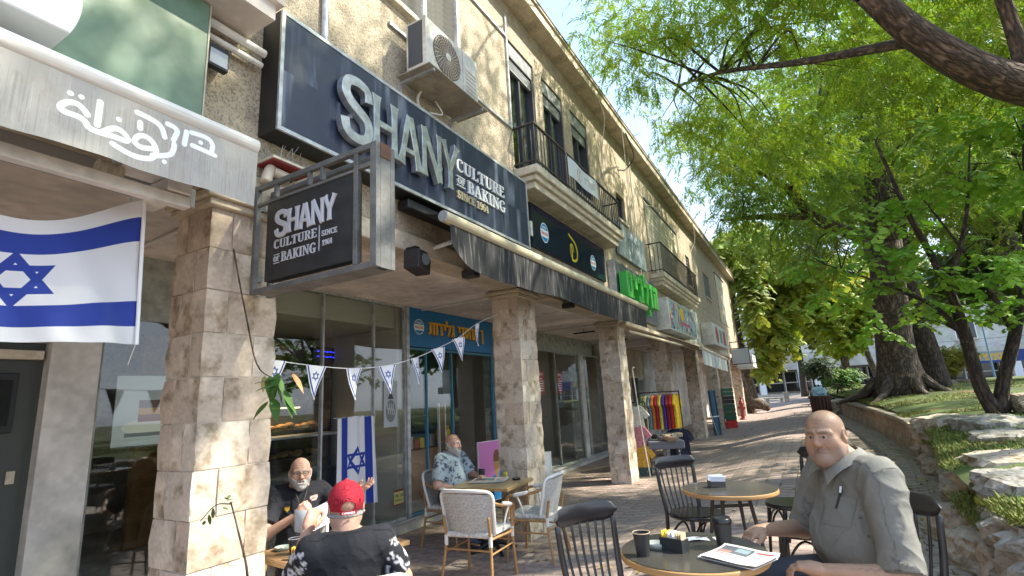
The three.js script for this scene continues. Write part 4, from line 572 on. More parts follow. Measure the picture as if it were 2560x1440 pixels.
// ---------------------------------------------------------------- flags and bunting
const flagTex = (w, h, vertical) => canvasTex(w, h, (c) => { c.fillStyle = '#e6e7ea'; c.fillRect(0, 0, w, h); c.fillStyle = '#1d3a9c'; if (vertical) { c.fillRect(w * .1, 0, w * .17, h); c.fillRect(w * .73, 0, w * .17, h); star(c, w / 2, h * .5, h * .135, '#1d3a9c', h * .03); } else { c.fillRect(0, h * .12, w, h * .17); c.fillRect(0, h * .71, w, h * .17); star(c, w / 2, h * .5, h * .185, '#1d3a9c', h * .05); } });
{
  const f = thing('flag', 'large white flag with two blue stripes and a star hanging under the grey awning', 'flag', [0, 0, 0]);
  const cl = new THREE.MeshPhysicalMaterial({ map: flagTex(768, 512), roughness: .8, transmission: .25, thickness: 0, side: THREE.DoubleSide });
  part(f, 'cloth', quadGrid(60, 30, (u, v) => { const z = -.328 - .972 * u - .033 * (1 - v), sag = Math.pow(Math.sin(Math.PI * u), 1.3) * .24, top = 2.80 - sag - .02 * (1 - u), bot = 2.033 - .045 * (1 - u); return [-2.93 + .035 * Math.sin(u * 10 + v * 2) * (1 - .3 * v) + .05 * sag * (1 - v) + .012 * Math.sin(u * 31 + v * 7) * (1 - v), bot + (top - bot) * v, z]; }), cl);
  part(f, 'hem', [rod(V(-2.94, 2.80, -1.305), V(-2.94, 2.03, -1.335), .01, .01, 6)], M.white); part(f, 'cord', [rod(V(-2.94, 2.80, -1.30), V(-2.94, 2.87, -1.30), .003, .003, 5), rod(V(-2.94, 2.03, -1.33), V(-2.95, 1.93, -1.31), .002, .002, 5)], M.rope);
  const d = thing('flag', 'narrow blue striped flag draped over the open bakery door', 'flag', [0, 0, 0]);
  part(d, 'cloth', quadGrid(30, 30, (u, v) => [-4.95 + .02 * Math.sin(u * 14 + v) * (1 - .5 * v) + .01 * Math.sin(u * 29), .50 + 1.05 * v + .02 * Math.sin(u * 3), -4.45 - .6 * u - .06 * (1 - v) * u]), new THREE.MeshPhysicalMaterial({ map: flagTex(400, 700, true), roughness: .85, transmission: .2, thickness: 0, side: THREE.DoubleSide })); part(d, 'rod', [rod(V(-4.96, 1.56, -4.4), V(-4.96, 1.56, -5.1), .006, .006, 6)], M.galv);
  const b = thing('bunting', 'string of white pennants with blue stars strung between two columns', 'bunting', [0, 0, 0]);
  const P = [[-2.3, 2.06], [-2.49, 2.04], [-2.87, 2.01], [-3.28, 2.0], [-3.7, 2.04], [-4.11, 2.13], [-4.48, 2.25], [-4.86, 2.39], [-5.25, 2.59], [-5.8, 2.78]];
  part(b, 'string', sweep(P.map(([z, y]) => V(-3.45, y, z)), [.004, .004], 5, 6), M.white);
  const pt = canvasTex(128, 170, (c, w, h) => { c.fillStyle = '#e9e9ec'; c.fillRect(0, 0, w, h); c.strokeStyle = '#27418f'; c.lineWidth = 7; c.beginPath(); c.moveTo(10, 0); c.lineTo(w / 2, h - 18); c.lineTo(w - 10, 0); c.stroke(); star(c, w / 2, 52, 22, '#27418f', 4); });
  const pm = printed(pt, .8, { side: THREE.DoubleSide }); seed(91);
  for (let i = 1; i < 9; i++) { const [z, y] = P[i], tl = Math.atan2(P[i + 1][1] - P[i - 1][1], P[i - 1][0] - P[i + 1][0]), n = 4, pos = [], uv = [], idx = []; for (let j = 0; j <= n; j++) for (let k = 0; k <= n; k++) { const v = j / n, u = k / n, w = .19 * (1 - v * .98); pos.push((u - .5) * w, -v * .27, .012 * Math.sin(v * 4 + i) + .008 * Math.sin(u * 5)); uv.push(.5 + (u - .5) * (1 - v * .98), 1 - v); } for (let j = 0; j < n; j++) for (let k = 0; k < n; k++) { const a = j * (n + 1) + k, e = a + n + 1; idx.push(a, e, a + 1, e, e + 1, a + 1); } const g = new THREE.BufferGeometry(); g.setAttribute('position', new THREE.Float32BufferAttribute(pos, 3)); g.setAttribute('uv', new THREE.Float32BufferAttribute(uv, 2)); g.setIndex(idx); g.rotateZ(-tl * -.5 * -1 * -1); g.computeVertexNormals(); const m = part(b, 'pennant', g, pm); m.position.set(-3.445, y, z); m.rotation.set(0, FACE + rr(-.35, .25), 0); }
  // posters and stickers
  const po = thing('poster', 'grey poster of a glass cake dome on the bakery window', 'poster', [SX + .012, 1.7, -5.47], FACE); part(po, 'sheet', tf(plate(.27, .62), {}), printed(canvasTex(128, 290, (c) => { c.fillStyle = '#aab0b0'; c.fillRect(0, 0, 128, 290); c.fillStyle = '#6d7272'; c.beginPath(); c.ellipse(64, 190, 46, 70, 0, 0, 7); c.fill(); c.fillStyle = '#2c2c2c'; c.beginPath(); c.moveTo(64, 60); c.lineTo(36, 115); c.lineTo(92, 115); c.fill(); c.fillStyle = '#d8dcdc'; for (let i = 0; i < 8; i++) c.fillRect(30 + i * 9, 140 + (i * 31) % 60, 4, 40); }), .4)); part(po, 'tape', [bx(-.03, .03, .3, .325, .002, .004)], M.white);
  const p2 = thing('poster', 'large pale poster of a layered cake slice inside the parlour window', 'poster', [SX - .3, 1.75, -2.62], FACE); part(p2, 'sheet', tf(plate(.62, .62), {}), printed(canvasTex(256, 256, (c) => { c.fillStyle = '#b9bdb9'; c.fillRect(0, 0, 256, 256); c.fillStyle = '#d9d3c0'; c.beginPath(); c.ellipse(128, 190, 100, 30, 0, 0, 7); c.fill(); c.fillStyle = '#5f4a38'; c.fillRect(80, 90, 90, 30); c.fillStyle = '#c08a45'; c.fillRect(80, 120, 90, 24); c.fillStyle = '#7a3a30'; c.fillRect(80, 144, 90, 26); c.fillStyle = '#3b4150'; c.fillRect(40, 210, 170, 14); }), .5)); part(p2, 'frame', [bx(-.315, .315, .311, .325, -.006, .004), bx(-.315, .315, -.325, -.311, -.006, .004)], M.darkframe);
  const st = thing('sticker', 'small yellow sticker with green Hebrew text low on the bakery glass', 'sticker', [SX + .011, .46, -5.62], FACE); part(st, 'sheet', tf(plate(.19, .19, .003), {}), printed(canvasTex(128, 128, (c) => { c.fillStyle = '#c9bd72'; c.fillRect(0, 0, 128, 128); c.fillStyle = '#8b3a3a'; c.fillRect(0, 0, 128, 12); c.fillRect(0, 116, 128, 12); hebrewCanvas(c, 'מוקד שרף', 12, 58, 21, 5, '#2c5a35'); c.fillStyle = '#2c5a35'; for (let i = 0; i < 7; i++) c.fillRect(14 + i * 14, 78, 9, 12); }), .5)); part(st, 'border', [bx(-.1, .1, .096, .104, -.002, .002)], M.rust);
  const ib = thing('display_board', 'pink and blue advertising board with a cone print beside the second column', 'board', [-4.55, .1, -7.2], FACE * .9); part(ib, 'panel', [bx(-.3, .3, .05, .95, -.03, 0, .004)], M.white); part(ib, 'print', tf(plate(.58, .88), { t: [0, .5, .001] }), printed(canvasTex(128, 196, (c) => { c.fillStyle = '#d079b4'; c.fillRect(0, 0, 128, 196); c.fillStyle = '#2f83c4'; c.beginPath(); c.moveTo(0, 150); c.lineTo(128, 90); c.lineTo(128, 196); c.lineTo(0, 196); c.fill(); c.fillStyle = '#7a4527'; c.beginPath(); c.ellipse(92, 60, 18, 30, 0, 0, 7); c.fill(); c.fillStyle = '#b98a50'; c.beginPath(); c.moveTo(74, 70); c.lineTo(110, 70); c.lineTo(90, 150); c.fill(); }), .4)); for (const x of [-.25, .25]) part(ib, 'foot', [bx(x - .02, x + .02, -.1, .05, -.15, .12)], M.steel);
}
// ---------------------------------------------------------------- trees and shrubs
const barkM = (c) => mat(c, .95, { map: rep(T.bark, 1.2, .8), bumpMap: rep(T.barkB, 1.2, .8), bumpScale: .03 });
M.bark = barkM([.26, .19, .14]); M.barkDark = barkM([.15, .115, .095]); M.barkPale = barkM([.42, .34, .27]); M.barkGrey = barkM([.22, .175, .145]);
const leafM = (c, tr = .45) => phys(c, .7, { specularIntensity: .5, transmission: tr, thickness: 0, side: THREE.DoubleSide });
function leafSpray(n, L, lw, ll, round, curl) {           // a twig with n leaves, growing along +x, drooping
  const pos = [], idx = [], tri = (...v) => { const b = pos.length / 3; v.forEach((p) => pos.push(p.x, p.y, p.z)); for (let i = 1; i + 1 < v.length; i++) idx.push(b, b + i, b + i + 1); };
  for (let k = 0; k < n; k++) {
    const t = (k + .6) / n, o = V(L * t, -.10 * t * t * L * 3, 0), side = k % 2 ? 1 : -1, a = side * rr(.5, 1.1), d = V(Math.cos(a), rr(-.6, .05) - curl, Math.sin(a)).normalize(), r = V(-d.z, rr(-.4, .4), d.x).normalize(), s = rr(.75, 1.15), e = o.clone().addScaledVector(d, ll * s), w = lw * s, up2 = r.clone().cross(d).normalize();
    if (round) { const c = o.clone().addScaledVector(d, ll * s * .55), R = lw * s, vs = []; for (let j = 0; j < 6; j++) { const q = j / 6 * 6.283; vs.push(c.clone().addScaledVector(d, Math.cos(q) * R * 1.05).addScaledVector(r, Math.sin(q) * R).addScaledVector(up2, -.18 * R * Math.cos(q))); } tri(...vs); }
    else { const m = o.clone().addScaledVector(d, ll * s * .42); tri(o, m.clone().addScaledVector(r, w), e, m.clone().addScaledVector(r, -w)); }
  }
  const g = new THREE.BufferGeometry(); g.setAttribute('position', new THREE.Float32BufferAttribute(pos, 3)); g.setIndex(idx);
  g.computeVertexNormals(); return g;
}
let TRI = 0; seed(101);
const SPRAY = { narrow: leafSpray(16, .36, .0145, .105, false, .12), round: leafSpray(7, .34, .052, .1, true, .05), plane: leafSpray(7, .4, .075, .15, true, .15), tuft: leafSpray(12, .3, .03, .13, false, .1) };
const inHouse = (x, y, z) => (x < -2.72 && y < 7.9) || (x < -3.0 && y < 8.1) || (Math.abs(x) < .8 && Math.abs(z) < 1.2 && y < 3);
function crown(tree, blobs, o) {
  // blobs: [x,y,z, rx,ry,rz, clumps]; o: geo, m, per, cr (clump radius), s (size), droop, tint
  const P = []; const clumps = [];
  for (const [x, y, z, a, b, c, n] of blobs) for (let i = 0; i < n; i++) {
    const u = rr(-1, 1), ph = rnd() * 6.283, q = Math.sqrt(1 - u * u), r = Math.pow(rnd(), .45); const p = V(x + a * r * q * Math.cos(ph), y + b * r * u, z + c * r * q * Math.sin(ph)); if (o.cut && o.cut(p)) continue; clumps.push(p);
    const m = Math.round(o.per * rr(.5, 1.5));
    for (let k = 0; k < m; k++) { const g = () => (rnd() + rnd() + rnd() - 1.5) / 1.1; const v = V(p.x + g() * o.cr, p.y + g() * o.cr * .6 - o.droop * .3 * rnd(), p.z + g() * o.cr); if (!inHouse(v.x, v.y, v.z) && !(o.cut && o.cut(v))) P.push([v, p]); }
  }
  const sp = o.geo.attributes.position, sn = o.geo.attributes.normal, si = o.geo.index.array, nv = sp.count, pos = new Float32Array(P.length * nv * 3), nor = new Float32Array(P.length * nv * 3), col = new Float32Array(P.length * nv * 3), idx = new Uint32Array(P.length * si.length), d = new THREE.Object3D(), t = o.tint || [1, 1, 1], v3 = V(0, 0, 0);
  P.forEach(([v], i) => {
    d.position.copy(v).sub(tree.position); d.rotation.set(rr(-.5, .5), rnd() * 6.283, -o.droop * rr(.2, 1.1) + rr(-.3, .3)); d.scale.setScalar(o.s * rr(.7, 1.3)); d.updateMatrix();
    const k = rr(.7, 1.2), y = rr(.85, 1.2), c = [k * y * t[0], k * t[1], k * rr(.7, 1.1) * t[2]];
    for (let j = 0; j < nv; j++) { const q = (i * nv + j) * 3; v3.fromBufferAttribute(sp, j).applyMatrix4(d.matrix); pos[q] = v3.x; pos[q + 1] = v3.y; pos[q + 2] = v3.z; v3.fromBufferAttribute(sn, j).applyQuaternion(d.quaternion); nor[q] = v3.x; nor[q + 1] = v3.y; nor[q + 2] = v3.z; col[q] = c[0]; col[q + 1] = c[1]; col[q + 2] = c[2]; }
    for (let j = 0; j < si.length; j++) idx[i * si.length + j] = si[j] + i * nv;
  });
  const cg = new THREE.BufferGeometry(); cg.setAttribute('position', new THREE.BufferAttribute(pos, 3)); cg.setAttribute('normal', new THREE.BufferAttribute(nor, 3)); cg.setAttribute('color', new THREE.BufferAttribute(col, 3)); cg.setIndex(new THREE.BufferAttribute(idx, 1));
  o.m.vertexColors = true; TRI += idx.length / 3; const im = shadow(new THREE.Mesh(cg, o.m));
  im.name = 'crown'; im.userData.kind = 'stuff'; tree.add(im); return clumps;
}
const rel = (t, p) => V(p[0] - t.position.x, p[1] - t.position.y, p[2] - t.position.z);
function limb(t, pts, rad, m, nm = 'limb', seg = 10) { return part(t, nm, sweep(pts.map((p) => rel(t, Array.isArray(p) ? p : [p.x, p.y, p.z])), rad, seg, 5, .12), m); }
function twigs(t, from, clumps, n, r, m) { for (let i = 0; i < n && clumps.length; i++) { const c = clumps[Math.floor(rnd() * clumps.length)]; let b = from[0], bd = 1e9; for (const f of from) { const d = V(...f).distanceTo(c); if (d < bd) { bd = d; b = f; } } if (bd < .4 || bd > 6) continue; const a = V(...b), mid = a.clone().lerp(c, .5).add(V(rr(-.3, .3), rr(.05, .5), rr(-.3, .3))); if (inHouse(c.x, c.y, c.z) || inHouse(mid.x, mid.y, mid.z)) continue; limb(t, [a, mid, c], [r, r * .6, r * .25], m, 'branch', 6); } }
function densify(list) { const out = []; for (let i = 0; i + 1 < list.length; i++) for (let k = 0; k < 4; k++) out.push(list[i].map((v, j) => v + (list[i + 1][j] - v) * k / 4)); out.push(list[list.length - 1]); return out; }
{
  // A: tree beside the street whose limb reaches over the pavement
  seed(111);
  const tA = thing('overhanging_tree', 'leaning tree with fine narrow leaves whose thick bare limb arches over the street', 'tree', [7.6, 1.05, -9.6]);
  const main = [[7.6, .9, -9.6], [7.3, 2.6, -9.5], [6.3, 4.0, -9.1], [4.6, 4.55, -8.6], [2.72, 4.9, -7.75], [1.75, 5.5, -7.05], [1.25, 6.05, -6.6], [.7, 7.1, -6.2], [-.2, 8.3, -5.8]];
  limb(tA, main.slice(0, 4), [.5, .4, .32, .24], M.bark, 'trunk', 14); limb(tA, main.slice(3, 7), [.24, .215, .17, .13], M.bark, 'limb', 14); limb(tA, main.slice(6), [.13, .1, .05], M.bark);
  const l2 = [[2.72, 4.92, -7.72], [2.68, 5.5, -7.55], [2.55, 6.2, -7.3], [2.2, 7.6, -7.1], [1.4, 9, -8]]; limb(tA, l2, [.085, .075, .06, .04], M.bark);
  const l3 = [[6.3, 4.0, -9.1], [5.6, 6.2, -8.2], [4.8, 8.4, -7], [4.0, 10, -5.5]], l4 = [[6.3, 4.0, -9.1], [6, 6.5, -10.5], [5, 9, -12], [3, 10.5, -13.5]], l5 = [[1.75, 5.5, -7.05], [.6, 6.6, -8.6], [-.6, 7.6, -9.8], [-1.5, 8.1, -10.6]]; for (const l of [l3, l4]) limb(tA, l, [.2, .15, .1, .05], M.bark); limb(tA, l5, [.07, .055, .04, .02], M.bark);
  const sky = (p) => { const k = (p.y - 1.646) / -p.z, a = p.x / -p.z; return p.x < -1.6 && p.z > -7.4; };   // open air above the roof edge
  const c1 = crown(tA, [[-1.75, 8.35, -9.0, 1.1, .9, 1.9, 46], [-1.2, 7.7, -11.4, 1.1, 1.0, 2.0, 42], [.4, 8.6, -9.2, 1.6, 1.3, 2.2, 84], [2.0, 8.0, -9.5, 2.0, 1.7, 2.4, 85], [3.7, 7.9, -9.8, 2.0, 1.9, 2.4, 72], [6.5, 8.8, -9, 2.6, 1.8, 3.2, 26], [1.2, 9.6, -6.6, 2.2, 1.0, 2.2, 56], [4.6, 10, -5.2, 3, 1.2, 3, 13], [2.4, 10.4, -11, 3.0, 1.2, 2.6, 60], [1.5, 9.3, -5.3, 1.8, .9, 1.6, 54], [5.2, 7.6, -11.5, 1.8, 1.3, 1.6, 40], [8.6, 9.6, -11, 2.6, 1.6, 3.2, 18], [3.1, 9.6, -3.5, 2.0, 1.0, 1.8, 78], [1.6, 8.9, -4.6, 1.4, .8, 1.2, 16], [.2, 6.9, -11.7, 1.5, 1.0, 1.6, 42], [2.8, 6.5, -10.9, 1.8, 1.0, 1.6, 46], [7.5, 10, -3, 3.2, 1.4, 2.8, 10]],
    { geo: SPRAY.narrow, m: leafM([.28, .40, .03], .55), per: 15, cr: .5, s: .95, droop: .5, cut: sky });
  twigs(tA, densify(main.slice(5)).concat(densify(l2), densify(l5), densify(l3).slice(4), densify(l4).slice(4)), c1, 90, .028, M.barkDark);

  // B: the great old tree
  seed(121);
  const bB = [2.24, lawnY(2.24, -18.9) - .1, -18.9], tB = thing('old_tree', 'massive old tree with a broad flared brown trunk on the lawn', 'tree', bB);
  const tr = [[2.24, bB[1], -18.9], [2.28, 2.2, -18.8], [2.4, 4.2, -18.3], [2.5, 5.6, -18], [2.62, 7.9, -17.6], [2.7, 10.5, -17.2], [2.9, 13, -17]];
  limb(tB, tr.slice(0, 4), [.72, .49, .43, .4], M.barkGrey, 'trunk', 18); limb(tB, tr.slice(3), [.4, .31, .2, .08], M.barkGrey, 'trunk', 12);
  for (let i = 0; i < 7; i++) { const a = i * .9 + .3; limb(tB, [[2.24 + .55 * Math.cos(a), bB[1] + .55, -18.9 + .55 * Math.sin(a)], [2.24 + .95 * Math.cos(a), bB[1] + .16, -18.9 + .95 * Math.sin(a)], [2.24 + 1.7 * Math.cos(a), bB[1] - .1, -18.9 + 1.7 * Math.sin(a)]], [.15, .11, .04], M.barkGrey, 'root', 8); }
  const L1 = [[2.5, 5.4, -18], [1.6, 5.9, -17.4], [.8, 6.4, -16.8], [.3, 7.2, -16.3], [-.35, 7.8, -15.9], [-1.4, 8.6, -15.4]], L2 = [[.8, 6.4, -16.8], [-.4, 6.55, -16.4], [-1.6, 6.6, -16]], L3 = [[2.55, 6.5, -17.9], [1.8, 7.8, -17.2], [1.4, 9.4, -16.6]], L4 = [[2.6, 7.4, -17.7], [3.8, 8.6, -17.2], [5.4, 9.4, -16.5]], L5 = [[2.5, 5.9, -18], [3.6, 6.4, -17], [5, 6.7, -16]];
  limb(tB, L1, [.2, .16, .13, .09, .05], M.bark); for (const l of [L2, L3, L4, L5]) limb(tB, l, [.12, .09, .04], M.bark);
  const c2 = crown(tB, [[-1.2, 8.4, -15.6, 1.6, 1.5, 2.4, 80], [.4, 8.2, -16.4, 2.2, 1.6, 2.6, 80], [2.6, 9.5, -17.2, 2.6, 2.2, 3, 90], [5.2, 9.2, -16.6, 2.6, 2, 3, 80], [1.4, 11.6, -17, 3, 1.8, 3, 60], [4.6, 11.8, -17, 3, 1.8, 3, 50], [-.8, 6.6, -16.4, 1.5, .9, 1.8, 40], [4.6, 6.9, -16.2, 2, 1, 2, 70], [1.4, 7.2, -15.2, 1.5, .7, 1.5, 22], [8, 8.6, -16, 2.6, 2.4, 3.4, 60], [.1, 5.8, -17.4, 1.2, .6, 1.4, 14]],
    { geo: SPRAY.narrow, m: leafM([.25, .37, .035], .55), per: 9, cr: .6, s: 1.3, droop: .45, tint: [.95, 1, 1] });
  twigs(tB, densify(L1).concat(densify(L2), densify(L3), densify(L4), densify(L5), densify(tr.slice(4))), c2, 80, .04, M.barkDark);

  // C: forked round-leaved tree
  seed(131);
  const bC = [2.44, lawnY(2.44, -10.86) - .05, -10.86], tC = thing('forked_tree', 'small tree with two dark forked stems and round leaves in tiers', 'tree', bC);
  const y0 = bC[1], s1 = [[2.44, y0, -10.86], [2.30, y0 + .42, -10.75], [2.22, 2.2, -10.56], [2.1, 3.0, -10.3], [1.75, 4.2, -9.9], [1.5, 5.4, -9.6]], s2 = [[2.48, y0 + .05, -10.88], [2.55, y0 + .4, -10.85], [2.85, 2.2, -10.8], [3.1, 3.0, -10.7], [3.3, 4.2, -10.5], [3.5, 5.5, -10.4]];
  limb(tC, s1, [.125, .098, .082, .06, .04, .018], M.barkDark, 'stem'); limb(tC, s2, [.115, .092, .078, .056, .036, .018], M.barkDark, 'stem');
  const B1 = [[2.22, 2.2, -10.56], [1.9, 2.7, -10.3], [1.3, 3.1, -9.9], [.5, 3.5, -9.5]], B2 = [[2.1, 3.0, -10.3], [2.4, 3.9, -9.9], [2.6, 5, -9.6]], B3 = [[2.85, 2.3, -10.8], [2.5, 3.3, -10.4], [2.0, 4.4, -10]], B4 = [[3.1, 3.0, -10.7], [3.9, 3.6, -10.6], [4.6, 4.2, -10.4]], B5 = [[2.22, 2.3, -10.56], [2.0, 2.6, -11.2], [1.2, 2.9, -11.8]];
  for (const l of [B1, B2, B3, B4, B5]) limb(tC, l, [.05, .035, .022, .01], M.barkDark, 'branch', 7);
  const tiers = []; for (const [x, y, z, r, n] of [[.6, 3.5, -9.6, .75, 16], [1.3, 3.1, -9.9, .8, 18], [.2, 3.1, -10.0, .6, 9], [1.6, 2.75, -10.2, .8, 16], [2.3, 2.55, -10.5, .75, 16], [3.0, 2.65, -10.6, .8, 14], [1.5, 4.3, -9.8, .9, 18], [2.5, 4.5, -9.9, .9, 20], [2.0, 3.6, -10, .9, 18], [3.3, 3.4, -10.4, .9, 18], [3.4, 4.4, -10.3, .9, 18], [4.3, 4.0, -10.4, .9, 18], [2.9, 5.3, -9.8, .9, 18], [1.7, 5.3, -9.7, .7, 12], [3.9, 5.1, -10.2, .9, 16], [4.8, 3.2, -10.4, .8, 12], [4.9, 4.8, -10.4, .9, 14], [1.0, 2.5, -11, .6, 8], [2.7, 3.1, -9.6, .7, 12], [1.1, 3.9, -9.2, .5, 9]]) tiers.push([x, y, z, r, .14, r, Math.round(n * (x < 2.4 ? .4 : .66))]);
  const c3 = crown(tC, tiers, { geo: SPRAY.round, m: leafM([.23, .42, .04], .48), per: 5, cr: .26, s: .92, droop: .12 });
  twigs(tC, densify(s1).concat(densify(s2), densify(B1), densify(B2), densify(B3), densify(B4)), c3, 110, .011, M.barkDark);

  // D: second trunk
  seed(141);
  const bD = [3.5, lawnY(3.5, -21.9) - .05, -21.9], tD = thing('lawn_tree', 'slimmer brown trunked tree just behind the massive old tree', 'tree', bD); limb(tD, [[3.5, bD[1], -21.9], [3.42, 3, -21.6], [3.3, 5, -21.3], [3.5, 8, -21]], [.46, .36, .3, .16], M.barkDark, 'trunk', 12); limb(tD, [[3.42, 3, -21.6], [2.9, 3.8, -21.2], [2.2, 4.8, -20.8]], [.16, .12, .06], M.barkDark);
  crown(tD, [[3.5, 8.6, -21.5, 3.2, 2.4, 3, 130], [6.5, 7.4, -22, 2.6, 2, 2.6, 80], [1, 7, -22, 2, 1.4, 2, 60]], { geo: SPRAY.narrow, m: leafM([.24, .33, .04], .5), per: 8, cr: .7, s: 1.6, droop: .4 });

  // E: yellowing plane trees beyond
  seed(151);
  const plane = (nm, lab, p, tr2, rads, blobs, tint, per = 10) => { const t = thing(nm, lab, 'tree', p); limb(t, tr2, rads, M.barkPale, 'trunk', 12); const c = crown(t, blobs, { geo: SPRAY.plane, m: leafM([.40, .46, .06], .55), per, cr: .6, s: 1.5, droop: .5, tint }); twigs(t, densify(tr2.slice(1)), c, 16, .05, M.barkPale); return t; };
  const g1 = G(-3.9, -38);
  const t1 = plane('plane_tree', 'yellow green plane tree with a mottled pink brown trunk at the arcade end', [-3.75, g1, -38], [[-3.75, g1 - .1, -38], [-3.8, 3, -37.8], [-3.9, 6, -37.5], [-3.6, 10, -37]], [.62, .48, .4, .15], [[-3.2, 5.2, -36, 2.0, 1.6, 2.0, 60], [-2.2, 4.2, -36, 1.7, 1.5, 1.7, 38], [-2.4, 7.5, -36.5, 2.6, 2.4, 2.4, 90], [-1.2, 5.8, -36, 1.4, 1.8, 1.8, 36], [.8, 8.4, -36, 2.2, 1.6, 2, 40], [-2.6, 10.5, -36.5, 2.6, 2, 2.4, 60], [-.6, 8.6, -36, 1.8, 2, 2, 45], [-3.0, 3.0, -36, 1.0, .7, 1, 22]], [1, 1, 1], 13);
  part(t1, 'notice', [bx(-.28, .28, 1.9, 2.25, .5, .52)], M.white);
  const t1b = thing('twisted_tree', 'pale twisted trunk with a knotted stump root against the last column', 'tree', [-3.2, G(-3.2, -32.5), -32.5]); limb(t1b, [[-3.2, .1, -32.5], [-3.3, 1.6, -32.3], [-3.6, 3.4, -32], [-3.3, 5.5, -32]], [.34, .22, .18, .08], M.barkPale, 'trunk', 10); limb(t1b, [[-3.2, .7, -32.5], [-2.7, .75, -32], [-2.2, .5, -31.6]], [.26, .3, .18], M.barkPale, 'root', 10); crown(t1b, [[-2.7, 6.8, -32, 1.6, 1.5, 1.6, 50], [-3.0, 9.2, -32, 1.8, 1.6, 1.6, 45]], { geo: SPRAY.plane, m: leafM([.26, .33, .05], .5), per: 10, cr: .6, s: 1.4, droop: .5 });
  plane('plane_tree', 'tall yellow leaved plane tree with a thin pale trunk beyond the litter bin', [2.3, G(2.3, -42) + .3, -42], [[2.3, .4, -42], [2.2, 4, -42], [2.0, 8, -42]], [.3, .24, .16], [[1.8, 6.2, -41.5, 2.2, 1.6, 2, 55], [3.6, 6.4, -42, 2, 1.8, 2, 50], [.4, 7, -42, 1.8, 1.4, 2, 35], [2, 9.2, -42, 3, 2, 2, 60], [2.2, 4.4, -41.5, 1.2, .9, 1.2, 18]], [.95, 1, .8]);
  plane('plane_tree', 'slender leaning plane tree with sparse gold leaves on the plaza', [4.3, .9, -44], [[4.3, .5, -44], [3.7, 4, -44], [3.4, 8, -44]], [.22, .18, .1], [[3.4, 8.2, -44, 2.4, 1.8, 2, 45], [5.4, 7.2, -44, 2, 1.8, 2, 40]], [1.0, 1, .8]);
  // F: clipped golden tree
  seed(161);
  const bF = [5.25, lawnY(5.25, -28.8) - .02, -28.8], tF = thing('golden_tree', 'small dome shaped golden tree on thin splayed stems in a stone ring', 'tree', bF); for (let i = 0; i < 5; i++) limb(tF, [[5.25 + .06 * Math.cos(i * 1.3), bF[1], -28.8 + .06 * Math.sin(i * 1.3)], [5.25 + .22 * Math.cos(i * 1.3), bF[1] + .45, -28.8 + .2 * Math.sin(i * 1.3)], [5.25 + .5 * Math.cos(i * 1.3), bF[1] + .9, -28.8 + .4 * Math.sin(i * 1.3)]], [.05, .04, .02], M.barkPale, 'stem', 6); crown(tF, [[5.25, bF[1] + 1.15, -28.8, .85, .55, .85, 60]], { geo: SPRAY.tuft, m: leafM([.42, .42, .07], .5), per: 9, cr: .25, s: 1, droop: .2 });
  for (let i = 0; i < 7; i++) { const a = i / 7 * 6.28, q = new THREE.DodecahedronGeometry(.22, 0); part(tF, 'ring_stone', tf(q, { s: [1.2, .8, 1], t: [.62 * Math.cos(a), .02, .62 * Math.sin(a)] }), M.cobble[i % 3]); }
  // shrubs
  const shrub = (lab, p, blobs, c, s, geo = SPRAY.tuft) => { const t = thing('shrub', lab, 'shrub', p); for (let i = 0; i < 4; i++) limb(t, [[p[0], p[1] - .1, p[2]], [p[0] + rr(-.2, .2), p[1] + .4, p[2] + rr(-.2, .2)], [p[0] + rr(-.5, .5), p[1] + .9, p[2] + rr(-.5, .5)]], [.05, .03, .015], M.barkDark, 'stem', 6); crown(t, blobs, { geo, m: leafM(c, .35), per: 9, cr: .3, s, droop: .3 }); };
  shrub('bright green rounded shrub on the plaza behind the litter bin', [1.6, .75, -36], [[1.6, 1.7, -36, .9, .9, .9, 60]], [.15, .28, .05], 1.4);
  shrub('dark leggy shrub with grey green leaves behind the litter bin', [.55, .6, -33], [[.5, 2.6, -33, .7, .6, .6, 34], [.3, 1.2, -33, .5, .5, .5, 14]], [.07, .11, .05], 1.2);
  shrub('low dark shrub spilling over the end of the stone wall', [1.15, .8, -27.5], [[1.15, 1.05, -27.5, .8, .35, .8, 36]], [.08, .11, .05], 1.1);
  seed(166);
  for (const [x, z, lab] of [[7.2, -25.5, 'tall broad crowned tree rising behind the forked tree'], [3.15, -27, 'tall leafy tree rising behind the massive old trunk']]) { const y = lawnY(Math.max(x, xw(z) + .4), z), t = thing('tall_tree', lab, 'tree', [x, y, z]); limb(t, [[x, y - .1, z], [x + .2, 4, z], [x, 8, z], [x + .2, 12, z]], [.34, .28, .22, .1], M.barkGrey, 'trunk', 10); const c = crown(t, [[x, 12, z, 4.4, 3.2, 2.6, 110], [x - 2, 9.2, z, 2.4, 1.4, 2, 26], [x + 2.4, 9, z, 2.6, 1.6, 2, 34], [x, 16, z, 3.6, 2.4, 2.4, 70]], { geo: SPRAY.tuft, m: leafM([.27, .38, .04], .55), per: 9, cr: .7, s: 2.2, droop: .4 }); twigs(t, [[x + .2, 4, z], [x + .1, 6, z], [x, 8, z], [x + .1, 10, z]], c, 14, .05, M.barkGrey); }
  // distant trees that close the view
  seed(171);
